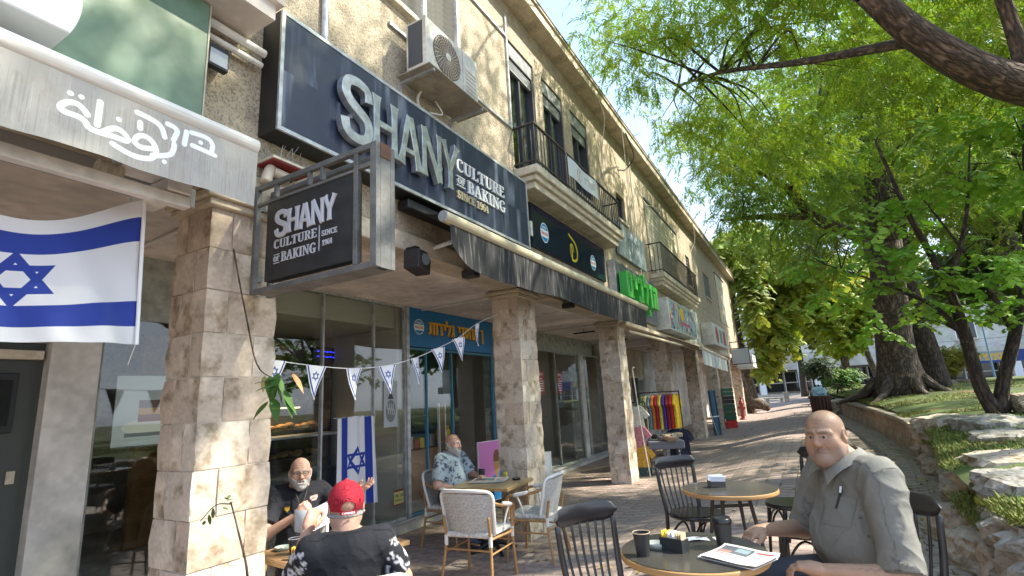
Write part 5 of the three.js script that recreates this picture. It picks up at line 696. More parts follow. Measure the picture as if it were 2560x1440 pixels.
  for (const [x, z, h, lab, cc] of [[9, -30, 10, 'tall dark green tree behind the golden tree', [.13, .20, .045]], [14.5, -34, 11, 'wide leafy tree in front of the blue shop sign', [.15, .23, .05]], [-.6, -52, 11, 'hazy yellow green tree in front of the white plaza building', [.28, .32, .06]], [6.8, -48, 13, 'tall pale tree rising over the plaza roof', [.2, .27, .06]]]) { const y = z < -45 ? .6 : 1.2, t = thing('park_tree', lab, 'tree', [x, y, z]); limb(t, [[x, y - .1, z], [x + .1, h * .4, z], [x - .1, h * .75, z]], [.3, .24, .12], M.barkDark, 'trunk', 10); crown(t, [[x, h * .72, z, 2.6, 2.6, 2.4, 56], [x + 1.8, h * .6, z, 2, 1.8, 2, 36], [x - 1.8, h * .62, z, 2, 1.8, 2, 36], [x, h * .95, z, 2, 1.6, 2, 36]], { geo: SPRAY.plane, m: leafM(cc, .42), per: 9, cr: .7, s: 1.9, droop: .4 }); }
}

console.log('leaf triangles', TRI);
// ---------------------------------------------------------------- park side: retaining wall and boulders
const rockM = [[.52, .48, .41], [.41, .40, .375], [.57, .50, .41], [.44, .385, .315]].map((c) => mat(c, .95, { map: rep(T.stone, 1.1), bumpMap: rep(T.stoneB, 2.6), bumpScale: .03 }));
function rockGeo(w, h, d, s, rough = 1) {
  const g0 = new THREE.BoxGeometry(2, 2, 2, 13, 9, 13), p = g0.attributes.position;
  for (let i = 0; i < p.count; i++) {
    const v = V(p.getX(i), p.getY(i), p.getZ(i)), q = v.clone().normalize().multiplyScalar(1.22), k = .42; v.lerp(q, k);
    const n = fbm(v.x * 1.3 + s, v.y * 1.6 + s, v.z * 1.3, 4) - .5, lay = Math.sin(v.y * 9 + 4 * noise(v.x + s, 0, v.z)) * .02, m = noise(v.x * 5 + s, v.y * 5, v.z * 5) - .5;
    const cr = Math.pow(1 - Math.abs(2 * noise(v.x * 2.6 + s, v.y * 3.4, v.z * 2.6 + s) - 1), 8) * .09, hi = noise(v.x * 11, v.y * 11 + s, v.z * 11) - .5; const f = 1 + rough * (n * .6 + lay + m * .13 + hi * .05 - cr); v.x *= f; v.z *= f; v.y *= 1 + rough * (n * .3 + m * .06);
    p.setXYZ(i, v.x * w / 2, v.y * h / 2, v.z * d / 2);
  }
  g0.deleteAttribute('uv'); g0.deleteAttribute('normal'); return triUV(toCreasedNormals(mergeV(g0), .32), 1);
}
function mergeV(g) { const p = g.attributes.position, map = new Map(), idx = [], pos = []; const src = g.index.array; for (let i = 0; i < src.length; i++) { const a = src[i], k = [p.getX(a), p.getY(a), p.getZ(a)].map((q) => Math.round(q * 2e3)).join(); if (!map.has(k)) { map.set(k, pos.length / 3); pos.push(p.getX(a), p.getY(a), p.getZ(a)); } idx.push(map.get(k)); } const o = new THREE.BufferGeometry(); o.setAttribute('position', new THREE.Float32BufferAttribute(pos, 3)); o.setIndex(idx); o.computeVertexNormals(); return o; }
{
  seed(201);
  const R = [ // x y z  w h d  turn mat label
    [1.78, .74, -10.7, .75, .42, .8, .3, 0, 'blocky pale boulder capping the near end of the stone retaining wall'],
    [1.6, .42, -10.5, .5, .3, .6, .1, 3, 'low brown rock tucked under the wall end boulder'],
    [1.95, .70, -9.3, .62, .55, .85, .2, 1, 'squarish grey boulder beside the lawn edge above the low step rocks'],
    [1.78, .66, -7.9, .62, .52, .8, -.1, 1, 'wide flat topped grey boulder with a split face at the lawn edge'],
    [2.3, .80, -8.0, .7, .35, .8, .2, 0, 'pale flat boulder half sunk in the lawn'],
    [1.5, .36, -9.5, .45, .24, .6, .4, 3, 'small brown step rock against the cobbles'],
    [1.42, .37, -8.2, .5, .3, .7, -.2, 0, 'layered dark step rock beside the weeds'],
    [1.62, .66, -6.25, .95, .42, .7, .12, 2, 'large cream boulder with dark holes in its side'],
    [1.3, .34, -7.1, .42, .3, .9, 0, 2, 'low pale flat rock under the holed boulder'],
    [1.42, .66, -5.0, .95, .44, .62, .05, 1, 'big grey speckled boulder behind the slanting slab'],
    [1.02, .36, -5.95, .5, .32, .55, .5, 3, 'knobbly brown rock at the edge of the cobbles'],
    [1.32, .60, -4.15, .98, .34, .72, -.35, 1, 'long slanting grey stone slab in the boulder bank'],
    [1.0, .36, -4.5, .5, .42, .6, -.2, 3, 'tan block of rock propping the slanting slab'],
    [.92, .33, -5.25, .36, .26, .5, .3, 0, 'rough little rock beside the seated man in grey'],
    [1.5, .5, -3.2, 1.0, .6, .8, .4, 0, 'broad pale boulder at the near end of the bank'],
  ];
  for (const q of R) if (q[1] > .55) { q[0] += .06; q[1] += .03; q[3] *= 1.2; q[4] *= .92; q[5] *= 1.2; }
  R.forEach(([x, y, z, w, h, d, r, m, lab], i) => { const o = thing('boulder', lab, 'boulder', [x, y, z], r, 'boulders along the lawn edge'); part(o, 'rock', rockGeo(w, h * 1.35, d, i * 7.3), rockM[m]); for (let k = 0; k < 2; k++) part(o, 'chip', tf(rockGeo(.1, .06, .12, i * 3.1 + k, .8), { t: [-w * .5 - .03, -h * .62, rr(-.3, .3) * d] }), rockM[(m + k + 1) % 4]); });
  // earth bank that carries the boulders
  struct('earth_bank', quadGrid(8, 60, (u, v) => { const z = -2.6 - 9.4 * v, x = xw(z) - .02 + .75 * u; return [x, G(x, z) + (lawnY(xw(z) + .75, z) - .12 - G(x, z)) * sst(0, .8, u) + .05 * (fbm(x * 4, 0, z * 4, 3) - .5), z]; }).rotateY(0), mat([.20, .155, .11], .95, { map: T.blotch, side: THREE.DoubleSide }));
  // retaining wall
  const w = thing('retaining_wall', 'low curved tan stone retaining wall with flat coping beside the lawn', 'wall', [0, 0, 0]);
  for (let i = 0; i < 16; i++) { const z1 = -11.2 - i * .9, z0 = z1 - .9; for (let k = 0; k < 2; k++) { const g = quadGrid(1, 1, (u, v) => [0, 0, 0]); const h0 = [.0, .28][k], h1 = [.275, .53][k], xa = xw(z1), xb = xw(z0), ya = G(xa, z1), yb = G(xb, z0), off = k ? .006 : 0; const P = [[xa + off, ya + h0, z1 - .006], [xb + off, yb + h0, z0], [xb + off, yb + h1, z0], [xa + off, ya + h1, z1 - .006], [xa + .25, ya + h0, z1 - .006], [xb + .25, yb + h0, z0], [xb + .25, yb + h1, z0], [xa + .25, ya + h1, z1 - .006]]; const pos = [], F = [[0, 1, 2, 3], [4, 7, 6, 5], [3, 2, 6, 7], [0, 4, 5, 1], [0, 3, 7, 4], [1, 5, 6, 2]]; for (const [a, b, c, d] of F) for (const q of [a, b, c, a, c, d]) pos.push(...P[q]); const gg = new THREE.BufferGeometry(); gg.setAttribute('position', new THREE.Float32BufferAttribute(pos, 3)); gg.computeVertexNormals(); part(w, 'wall_stone', triUV(gg), mat([[.45, .34, .26], [.42, .33, .25], [.48, .38, .29]][(i + k) % 3], .95, { map: T.stone, bumpMap: T.stoneB, bumpScale: .02 })); }
    const xm = (xw(z1) + xw(z0)) / 2, ym = G(xm, (z1 + z0) / 2), o = part(w, 'coping_stone', triUV(new RoundedBoxGeometry(.46, .075, .89, 1, .012)), rockM[i % 2 ? 0 : 2]); o.position.set(xm + .17, ym + .568 + rr(-.004, .004), (z1 + z0) / 2); o.rotation.set(-(G(xw(z0), z0) - G(xw(z1), z1)) / .9 * 0, Math.atan2(xw(z0) - xw(z1), -.9) * -1 + Math.PI, 0); o.rotation.y = Math.atan2(xw(z1) - xw(z0), .9); }
  // far rocks at the wall's end
  [[.85, .62, -24.8, .7, .5, .9, 'rounded pale rock at the far end of the retaining wall'], [1.05, .6, -26.4, .9, .5, 1, 'low grey rock under the spilling dark shrub']].forEach(([x, y, z, a, b, c, lab], i) => { const o = thing('boulder', lab, 'boulder', [x, y, z], i, 'boulders along the lawn edge'); part(o, 'rock', rockGeo(a, b * 1.3, c, 90 + i * 5), rockM[i]); part(o, 'chip', tf(rockGeo(.12, .08, .12, 9 + i), { t: [-.4, -.25, .2] }), rockM[2]); });
  { const o = thing('boulder', 'pale flat rock lying by the foot of the forked tree', 'boulder', [3.05, lawnY(3.05, -10.6) + .03, -10.6]); part(o, 'rock', rockGeo(.7, .28, .5, 77), rockM[0]); part(o, 'chip', tf(rockGeo(.4, .3, .4, 78), { t: [-.2, .08, -.3] }), rockM[3]); }
  // weeds
  seed(211); const wd = thing('weed_tuft', 'bright green weed tuft growing between cobbles and boulders', 'weed', [.95, .25, -6.7]); for (let i = 0; i < 26; i++) { const a = rnd() * 6.28, l = rr(.08, .2); part(wd, 'blade', quadGrid(1, 3, (u, v) => [Math.cos(a) * l * .6 * v + (u - .5) * .012 * (1 - v) * Math.sin(a), l * v * (1.2 - .4 * v), Math.sin(a) * l * .6 * v - (u - .5) * .012 * (1 - v) * Math.cos(a)]), i % 2 ? leafM([.2, .36, .06]) : leafM([.3, .4, .08])); }
}
// ---------------------------------------------------------------- furniture
const cane = mat([.40, .24, .11], .45, { map: T.wood }), weave = mat([.74, .73, .68], .75, { bumpMap: rep(T.weave, 9), bumpScale: .004, map: rep(T.fine, 3) }), wrap = mat([.66, .65, .61], .7);
function wickerChair(label, p, turn) {                    // faces +z, at its own origin on the floor
  const c = thing('wicker_chair', label, 'chair', p, turn, 'white woven cane armchairs');
  const legs = [[-.235, -.21, -.27, -.27], [.235, -.21, .27, -.27], [-.25, .22, -.265, .255], [.25, .22, .265, .255]];
  legs.forEach(([x, z, x2, z2], i) => { const top = i < 2 ? .62 : .66; const l = part(c, 'leg', sweep([V(x2, 0, z2), V(x, .42, z), V(x * 1.02, top, z - (i < 2 ? .03 : 0))], [.0145, .0145], 8, 4), cane); part(l, 'binding', [rod(V(x, .36, z), V(x, .45, z), .019, .019, 8)], wrap); });
  part(c, 'seat', (() => { const g = new RoundedBoxGeometry(.48, .05, .46, 3, .024); const q = g.attributes.position; for (let i = 0; i < q.count; i++) { const x = q.getX(i), z = q.getZ(i); q.setY(i, q.getY(i) - .02 * (1 - (x / .24) ** 2) * (1 - (z / .23) ** 2)); q.setX(i, x * (1 + .12 * z)); } g.computeVertexNormals(); g.translate(0, .455, .01); return triUV(g); })(), weave);
  part(c, 'backrest', (() => { const N = 20, K = 12, outer = (s) => quadGrid(N, K, (u, v) => { const a = (u - .5) * 2, w = .235 + .03 * v; return [a * w, .47 + .36 * v - .02 * a * a, -.21 - .085 * v + .075 * a * a + s * .011]; }); const A = outer(1), B = outer(-1); { const ix = B.index.array; for (let i = 0; i < ix.length; i += 3) { const t = ix[i + 1]; ix[i + 1] = ix[i + 2]; ix[i + 2] = t; } B.computeVertexNormals(); } return merge([A, B]); })(), weave);
  part(c, 'back_rim', sweep([V(-.25, .46, -.14), V(-.268, .66, -.19), V(-.265, .82, -.225), V(-.14, .85, -.28), V(0, .852, -.297), V(.14, .85, -.28), V(.265, .82, -.225), V(.268, .66, -.19), V(.25, .46, -.14)], [.018, .018], 8, 5), wrap);
  for (const s of [-1, 1]) { const a = part(c, 'arm', sweep([V(s * .265, .74, -.2), V(s * .285, .70, -.08), V(s * .288, .675, .08), V(s * .28, .655, .2), V(s * .262, .58, .245), V(s * .25, .42, .235)], [.015, .015], 8, 5), cane); part(a, 'binding', sweep([V(s * .286, .702, -.03), V(s * .289, .685, .06), V(s * .286, .67, .13)], [.021, .021], 8, 3), wrap); part(c, 'arm_support', sweep([V(s * .284, .67, .1), V(s * .262, .56, .06), V(s * .25, .46, .04)], [.01, .01], 6, 4), wrap); }
  part(c, 'stretcher', [rod(V(-.245, .3, -.22), V(-.25, .3, .225), .009), rod(V(.245, .3, -.22), V(.25, .3, .225), .009), rod(V(-.25, .33, .225), V(.25, .33, .225), .009), rod(V(-.245, .33, -.22), V(.245, .33, -.22), .009)], cane);
  part(c, 'apron_frame', sweep([V(-.24, .425, -.21), V(-.25, .425, .22), V(.25, .425, .22), V(.24, .425, -.21)], [.013, .013], 6, 6), cane);
  return c;
}
wickerChair('white woven armchair with its back to the street end of the square table', [-2.99, 0, -4.45], Math.PI + .08);
wickerChair('sunlit white woven armchair pulled up beside the second column', [-2.8, 0, -5.3], -FACE + .1);
wickerChair('white woven armchair under the man in the red cap', [-2.19, .012, -2.03], Math.atan2(-.81, -.58));
wickerChair('white woven armchair under the man in the floral shirt', [-4.02, 0, -5.42], FACE);
wickerChair('white woven armchair under the bearded man in black', [-3.86, 0, -3.07], Math.atan2(.85, .5));
wickerChair('white woven armchair half hidden behind the first stone column', [-3.98, 0, -2.42], 2.2);
function squareTable(label, p, turn, topM) {
  const t = thing('square_table', label, 'table', p, turn, 'square wooden cafe tables');
  part(t, 'tabletop', [bx(-.37, .37, .712, .74, -.37, .37, .004)], topM); part(t, 'edge_band', [bx(-.374, .374, .708, .735, -.374, -.3705), bx(-.374, .374, .708, .735, .3705, .374), bx(-.374, -.3705, .708, .735, -.37, .37), bx(.3705, .374, .708, .735, -.37, .37)], mat([.45, .29, .13], .5, { map: T.wood }));
  part(t, 'pedestal', lathe([[.03, .06], [.03, .3], [.042, .32], [.042, .36], [.03, .38], [.03, .69], [.09, .7], [.09, .71]], 14), M.black);
  for (let k = 0; k < 4; k++) part(t, 'foot', sweep([V(0, .12, 0), V(.12 * Math.cos(k * FACE + .78), .08, .12 * Math.sin(k * FACE + .78)), V(.27 * Math.cos(k * FACE + .78), .018, .27 * Math.sin(k * FACE + .78))], [.03, .024, .018], 8, 4), M.black);
  return t;
}
const paleWood = mat([.52, .40, .24], .4, { map: T.wood }), brownWood = mat([.30, .19, .10], .4, { map: T.wood });
squareTable('square pale wood table with a newspaper beside the second column', [-3.38, 0, -5.33], .1, paleWood);
squareTable('square brown wood table between the bearded man and the red cap man', [-3.02, 0, -2.68], -.12, brownWood);
function roundTable(label, p, turn) {
  const t = thing('round_table', label, 'table', p, turn, 'round bistro tables');
  part(t, 'tabletop', new THREE.CylinderGeometry(.312, .312, .012, 48).translate(0, .724, 0), phys([.05, .047, .041], .24)); part(t, 'edge_band', lathe([[.3, .70], [.316, .70], [.318, .705], [.318, .722], [.3125, .728], [.3125, .7185], [.3, .7185]], 48), mat([.46, .28, .12], .45, { map: T.wood }));
  part(t, 'underplate', [bx(-.13, .13, .68, .70, -.13, .13)], M.black);
  for (const [a, b] of [[-1, -1], [1, -1], [-1, 1], [1, 1]]) part(t, 'leg', [rod(V(a * .09, .69, b * .09), V(a * .17, 0, b * .17), .014, .012, 8)], M.rail);
  part(t, 'brace', [bx(-.12, .12, .6, .62, -.006, .006)], M.rail); return t;
}
const T1 = [-.575, G(-.575, -2.56) , -2.56], T2 = [-.615, G(-.615, -4.1), -4.1];
roundTable('round dark cafe table with newspapers and a paper cup', T1, .3); roundTable('round dark cafe table with only a napkin holder on it', T2, .5);
const lacquer = phys([.010, .010, .012], .26, { clearcoat: .15, clearcoatRoughness: .2 });
function bentChair(label, x, z, fx, fz) {                 // faces +z
  const c = thing('bistro_chair', label, 'chair', [x, G(x, z), z], Math.atan2(fx, fz), 'black bentwood bistro chairs');
  part(c, 'seat', (() => { const g = new THREE.CylinderGeometry(.2, .195, .032, 28); const q = g.attributes.position; for (let i = 0; i < q.count; i++) { const zz = q.getZ(i), xx = q.getX(i); q.setX(i, xx * (1.02 + .35 * zz)); } g.computeVertexNormals(); g.translate(0, .455, .01); return g; })(), lacquer);
  part(c, 'seat_ring', new THREE.TorusGeometry(.197, .016, 8, 28).rotateX(FACE).translate(0, .448, .01), lacquer);
  part(c, 'top_rail', (() => { const N = 14, f = (s, v) => quadGrid(N, 4, (u, w) => { const a = (u - .5) * 2, hh = .05 * Math.sqrt(Math.max(0, 1 - Math.pow(Math.abs(a), 7))); return [a * .208, .835 + (w - .5) * 2 * hh, -.235 + .045 * a * a + s * .009 * Math.sqrt(Math.max(0, 1 - (2 * w - 1) ** 4))]; }); const A = f(1), B = f(-1), ix = B.index.array; for (let i = 0; i < ix.length; i += 3) { const t = ix[i + 1]; ix[i + 1] = ix[i + 2]; ix[i + 2] = t; } B.computeVertexNormals(); return merge([A, B]); })(), lacquer);
  for (const s of [-1, 1]) part(c, 'back_leg', sweep([V(s * .175, 0, -.225), V(s * .165, .25, -.175), V(s * .165, .46, -.155), V(s * .178, .64, -.185), V(s * .185, .8, -.205)], [.014, .016, .017, .015], 8, 5), lacquer);
  for (let k = 0; k < 6; k++) { const a = (k - 2.5) / 2.5; part(c, 'spindle', sweep([V(a * .105, .465, -.165), V(a * .12, .63, -.205), V(a * .132, .79, -.228)], [.0075, .0075], 6, 4), lacquer); }
  for (const s of [-1, 1]) { part(c, 'front_leg', sweep([V(s * .17, 0, .185), V(s * .155, .25, .165), V(s * .145, .44, .145)], [.012, .015, .018], 8, 4), lacquer); part(c, 'bent_brace', sweep([V(s * .158, .2, .15), V(s * .15, .34, .11), V(s * .135, .41, .03), V(s * .145, .36, -.06), V(s * .165, .22, -.165)], [.0085, .0085], 6, 5), lacquer); }
  part(c, 'bent_brace', sweep([V(-.155, .2, .165), V(-.11, .36, .15), V(0, .42, .145), V(.11, .36, .15), V(.155, .2, .165)], [.0085, .0085], 6, 5), lacquer);
  return c;
}
bentChair('empty black bistro chair facing the newspaper table near the arcade', -.97, -2.62, .86, .5);
bentChair('empty black bistro chair on the arcade side of the bare round table', -.98, -4.62, .75, .66);
bentChair('empty black bistro chair tucked against the bare round table', -.18, -4.22, -1, .12);
bentChair('empty black bistro chair standing behind the bare round table', -.27, -5.05, -.9, .45);
bentChair('black bistro chair carrying the man in the grey shirt', .155, -3.08, -.5, .86);
bentChair('empty black bistro chair just past the seated man in grey', .12, -4.15, -.5, -.8);
// ---------------------------------------------------------------- things on the tables
{
  const y1 = T1[1] + .7303, y2 = T2[1] + .7303, paperW = mat([.74, .73, .70], .8), cupB = mat([.02, .02, .022], .5), kraft = mat([.55, .42, .26], .7);
  const cup = (label, p, lid, s = 1, inside = kraft) => { const c = thing('paper_cup', label, 'cup', p); part(c, 'sleeve', lathe([[0, .002], [.028 * s, .002], [.029 * s, 0], [.0395 * s, .1 * s], [.0385 * s, .1 * s], [.027 * s, .004], [0, .004]], 24), cupB); if (lid) { part(c, 'lid', lathe([[0, .1 * s], [.042 * s, .098 * s], [.043 * s, .105 * s], [.039 * s, .115 * s], [.036 * s, .12 * s], [.034 * s, .116 * s], [0, .114 * s]], 24), mat([.015, .015, .016], .3)); } else { part(c, 'rim', new THREE.TorusGeometry(.039 * s, .0017, 6, 24).rotateX(FACE).translate(0, .1 * s, 0), inside); part(c, 'coffee', new THREE.CylinderGeometry(.034 * s, .034 * s, .002, 20).translate(0, .07 * s, 0), mat([.12, .06, .03], .2)); } return c; };
  const news = (label, p, turn, n, w, h) => {
    const o = thing('newspaper', label, 'newspaper', p, turn);
    const tx = canvasTex(384, 288, (c, W, H) => { c.fillStyle = '#cfcac3'; c.fillRect(0, 0, W, H); seed(n + 300); c.fillStyle = '#53585c'; c.fillRect(20, 20, 210, 120); c.fillStyle = '#a8746a'; c.fillRect(30, 90, 80, 40); c.fillStyle = '#7e9296'; c.fillRect(120, 30, 90, 60); c.fillStyle = '#b3312e'; c.fillRect(250, 30, 110, 22); c.fillRect(20, 150, 130, 16); c.fillStyle = '#4a4a4c'; for (let k = 0; k < 4; k++) for (let i = 0; i < 17; i++) c.fillRect(20 + k * 90, 175 + i * 6, rr(55, 80), 2); for (let i = 0; i < 14; i++) c.fillRect(250, 62 + i * 7, rr(60, 105), 2.5); });
    for (let k = 0; k < 3; k++) part(o, 'sheet', quadGrid(14, 10, (u, v) => [(u - .5) * w + .012 * k, .004 + k * .007 + .008 * Math.sin(u * 5 + k) * Math.max(0, u - .3) + .01 * Math.pow(v, 6), (.5 - v) * h + .016 * (k - 1)]), printed(tx, .85, { side: THREE.DoubleSide }));
    part(o, 'folded_block', [bx(-w / 2, w / 2, .0005, .004, -h / 2, h / 2)], paperW); return o;
  };
  cup('open black paper cup with kraft inside on the newspaper table', [-.755, y1, -2.41], false, .95); cup('black takeaway cup with a black lid behind the newspapers', [-.45, y1, -2.65], true, 1.05);
  { const a = thing('ashtray', 'small pale glass ashtray beside the kraft paper cup', 'ashtray', [-.735, y1, -2.545]); part(a, 'dish', lathe([[0, .004], [.03, .004], [.042, .022], [.048, .022], [.046, 0], [0, 0]], 20), phys([.4, .42, .36], .1)); part(a, 'stub', [rod(V(-.02, .012, 0), V(.02, .016, .01), .004)], paperW); }
  { const s = thing('sachet_holder', 'black box holder filled with yellow and white sugar sachets', 'holder', [-.645, y1, -2.53], -.3); part(s, 'box', [bx(-.055, .055, .002, .055, .025, .03), bx(-.055, .055, .002, .05, -.03, -.025), bx(-.055, -.05, .002, .05, -.025, .025), bx(.05, .055, .002, .05, -.025, .025), bx(-.055, .055, 0, .002, -.03, .03)], mat([.03, .032, .036], .3)); seed(311); for (let i = 0; i < 11; i++) part(s, 'sachet', tf(bx(-.002, .002, .004, .075, -.022, .022), { r: [0, 0, rr(-.1, .1)], t: [-.045 + i * .009, .004, 0] }), i < 3 ? mat([.75, .55, .06], .6) : i < 8 ? paperW : kraft); }
  { const s = thing('receipt', 'white folded paper slip lying before the lidded cup', 'paper', [-.565, y1 + .001, -2.745], .5); part(s, 'sheet', quadGrid(8, 4, (u, v) => [(u - .5) * .15, .002 + .004 * Math.sin(u * 6), (v - .5) * -.055]), mat([.76, .78, .80], .8, { side: THREE.DoubleSide })); part(s, 'printed_line', [bx(-.03, .03, .0075, .0082, -.004, .004)], M.steel); }
  news('stack of folded newspapers under the hand of the man in grey', [-.38, y1, -2.49], -.42, 1, .25, .19); news('open newspaper spread on the pale square table', [-3.45, .741, -5.36], .3, 2, .42, .3);
  { const n = thing('napkin_holder', 'dark napkin box with white napkins on the bare round table', 'napkin holder', [-.70, y2, -4.12], .5); part(n, 'box', [bx(-.055, .055, 0, .045, -.035, .035, .003)], mat([.06, .06, .055], .3)); for (let i = 0; i < 5; i++) part(n, 'napkin', tf(bx(-.05, .05, .02, .075, -.002, .002), { r: [rr(-.3, .3), 0, rr(-.1, .1)], t: [0, .006, -.025 + i * .012] }), mat([.75, .77, .82], .9)); }
  cup('black paper cup standing before the man in the floral shirt', [-3.62, .741, -5.5], true, 1.0);
  { const s = thing('sugar_glass', 'short glass of yellow sachets on the pale square table', 'glass', [-3.36, .741, -5.62]); part(s, 'tumbler', lathe([[0, 0], [.03, 0], [.033, .06], [.031, .06], [.028, .003], [0, .003]], 18), M.glass); for (let i = 0; i < 5; i++) part(s, 'sachet', tf(bx(-.002, .002, .004, .07, -.018, .018), { t: [-.016 + i * .008, .003, 0] }), mat([.72, .55, .08], .6)); }
  { const s = thing('ashtray', 'black ashtray near the corner of the pale square table', 'ashtray', [-3.17, .741, -5.55]); part(s, 'dish', lathe([[0, .004], [.03, .004], [.045, .02], [.05, .02], [.046, 0], [0, 0]], 20), cupB); part(s, 'stub', [rod(V(-.02, .012, 0), V(.02, .016, .01), .004)], paperW); }
  cup('black paper cup with white rim on the brown square table', [-3.13, .741, -2.47], false, .95, paperW); cup('small white rimmed cup beyond the black one on the brown table', [-3.27, .741, -2.72], false, .8, paperW);
  { const s = thing('sachet_holder', 'little grey holder with orange sachets on the brown square table', 'holder', [-3.0, .741, -2.385], .4); part(s, 'box', [bx(-.04, .04, 0, .03, -.025, .025, .003)], M.steel); for (let i = 0; i < 5; i++) part(s, 'sachet', tf(bx(-.002, .002, .0, .055, -.02, .02), { r: [0, 0, rr(-.5, .5)], t: [-.02 + i * .01, .02, 0] }), mat([.65, .38, .06], .6)); }
  { const s = thing('ashtray', 'greenish glass ashtray on the brown square table', 'ashtray', [-3.3, .741, -2.51]); part(s, 'dish', lathe([[0, .004], [.035, .004], [.05, .022], [.056, .022], [.052, 0], [0, 0]], 20), phys([.25, .3, .26], .1)); part(s, 'stub', [rod(V(-.02, .012, 0), V(.02, .016, .01), .004)], paperW); }
  { const s = thing('sachet', 'yellow sugar packet lying beside the black cup on the brown table', 'sachet', [-3.17, .7415, -2.575], .8); part(s, 'packet', [bx(-.035, .035, 0, .006, -.018, .018, .002)], mat([.75, .62, .08], .6)); part(s, 'seam', [bx(-.035, -.03, .006, .007, -.018, .018)], paperW); }
}
// ---------------------------------------------------------------- market goods under the far arches
{
  seed(401);
  const frame = (label, p, turn, w, h) => { const r = thing('garment_rack', label, 'rack', p, turn, 'garment racks'); part(r, 'top_bar', [rod(V(-w / 2, h, 0), V(w / 2, h, 0), .014)], M.black); for (const s of [-1, 1]) { part(r, 'post', [rod(V(s * w / 2, .05, 0), V(s * w / 2, h, 0), .014)], M.black); part(r, 'foot', [rod(V(s * w / 2, .04, -.25), V(s * w / 2, .04, .25), .014)], M.black); } part(r, 'lower_bar', [rod(V(-w / 2, .12, 0), V(w / 2, .12, 0), .012)], M.black); return r; };
  const shirtGeo = (w, h) => { const sh = new THREE.Shape(); [[-.06, 0], [-.02, -.03], [.02, -.03], [.06, 0], [w / 2, -.05], [w / 2 + .1, -.2], [w / 2 + .02, -.26], [w / 2 - .02, -.18], [w / 2 - .01, -h], [-w / 2 + .01, -h], [-w / 2 + .02, -.18], [-w / 2 - .02, -.26], [-w / 2 - .1, -.2], [-w / 2, -.05]].forEach(([a, b], i) => i ? sh.lineTo(a, b) : sh.moveTo(a, b)); const g = new THREE.ExtrudeGeometry(sh, { depth: .03, steps: 2, bevelEnabled: true, bevelSize: .012, bevelThickness: .012, bevelSegments: 2 }), p = g.attributes.position; for (let i = 0; i < p.count; i++) p.setZ(i, p.getZ(i) + .02 * Math.sin(p.getX(i) * 14 + p.getY(i) * 5)); g.computeVertexNormals(); return g; };
  const gC = shirtGeo(.4, .72), gA = shirtGeo(.34, .55), gB = shirtGeo(.3, .42);
  const hang = (label, p, turn, c, g) => { const o = thing('hanging_shirt', label, 'shirt', p, turn, 'clothes hung on the racks'); part(o, 'cloth', g, mat(c, .9, { map: T.cloth ? rep(T.fine, 2) : null })); part(o, 'hanger', [rod(V(-.12, -.02, .015), V(.12, -.02, .015), .004), rod(V(0, 0, .015), V(0, .06, .015), .003)], M.galv); return o; };
  frame('black garment rack full of bright football shirts under the fourth arch', [-3.0, G(-3.0, -11.9), -11.9], .5, .9, 1.62);
  const cols = [['olive green', [.10, .13, .06]], ['pale yellow', [.62, .55, .25]], ['grey blue', [.2, .27, .33]], ['orange', [.62, .2, .03]], ['deep red', [.4, .02, .03]], ['lemon', [.7, .58, .08]], ['purple', [.1, .03, .25]], ['maroon', [.22, .02, .04]], ['scarlet', [.5, .03, .02]], ['gold', [.72, .45, .02]]];
  cols.forEach(([n, c], i) => { const t = -.36 + i * .08, ca = Math.cos(.5), sa = Math.sin(.5); hang(n + ' football shirt on the black garment rack', [-3.0 + ca * t, G(-3.0, -11.9) + 1.55, -11.9 - sa * t], .5 + FACE * .62, c, gC); });
  frame('low rack of small shirts in three rows beside the third column', [-3.28, G(-3.2, -10.75), -10.75], .35, .5, 1.45);
  [['striped blue', [.13, .2, .45], 1.38, -.14], ['cream', [.62, .6, .5], 1.38, .06], ['light blue', [.18, .26, .5], .98, -.14], ['pink and white', [.55, .22, .25], .98, .06], ['amber', [.65, .35, .03], .6, -.08], ['mustard', [.58, .33, .05], .6, .1], ['dark teal', [.05, .1, .1], .34, .02]].forEach(([n, c, y, t]) => hang(n + ' small shirt hung on the low rack', [-3.28 + t, G(-3.2, -10.75) + y, -10.75 - .02 * t], .3, c, gB));
  const ft = thing('clothes_table', 'folding table heaped with folded clothes in front of the shirt rack', 'table', [-2.8, G(-2.8, -11.1), -11.1], .4); part(ft, 'tub', [bx(-.36, .36, .5, .66, -.25, .25, .02)], mat([.12, .125, .14], .7)); for (const s of [-1, 1]) { part(ft, 'leg', sweep([V(s * .3, .5, -.2), V(s * .28, .3, .1), V(s * .34, 0, .26)], [.014, .014], 6, 4), M.steel); part(ft, 'leg', sweep([V(s * .3, .5, .2), V(s * .28, .3, -.1), V(s * .34, 0, -.26)], [.014, .014], 6, 4), M.steel); }
  for (let i = 0; i < 9; i++) { const o = thing('folded_garment', ['brown patterned', 'black', 'khaki', 'grey', 'chocolate brown', 'charcoal', 'sandy', 'ash grey', 'rust brown'][i] + ' crumpled garment heaped on the clothes table', 'garment', [-2.8 + rr(-.3, .3), G(-2.8, -11.1) + .68 + rr(0, .07), -11.1 + rr(-.2, .2)], rnd() * 6, 'heaped garments on the clothes table'); part(o, 'cloth', rockGeo(rr(.14, .24), .08, rr(.12, .2), i * 3.7, .8), mat([[.24, .16, .1], [.03, .03, .035], [.28, .23, .15], [.16, .15, .15]][i % 4], .95)); part(o, 'fold', tf(rockGeo(.1, .04, .1, i * 5.1), { t: [.03, .03, 0] }), mat([[.3, .22, .15], [.05, .05, .05], [.2, .17, .12], [.1, .1, .1]][i % 4], .95)); }
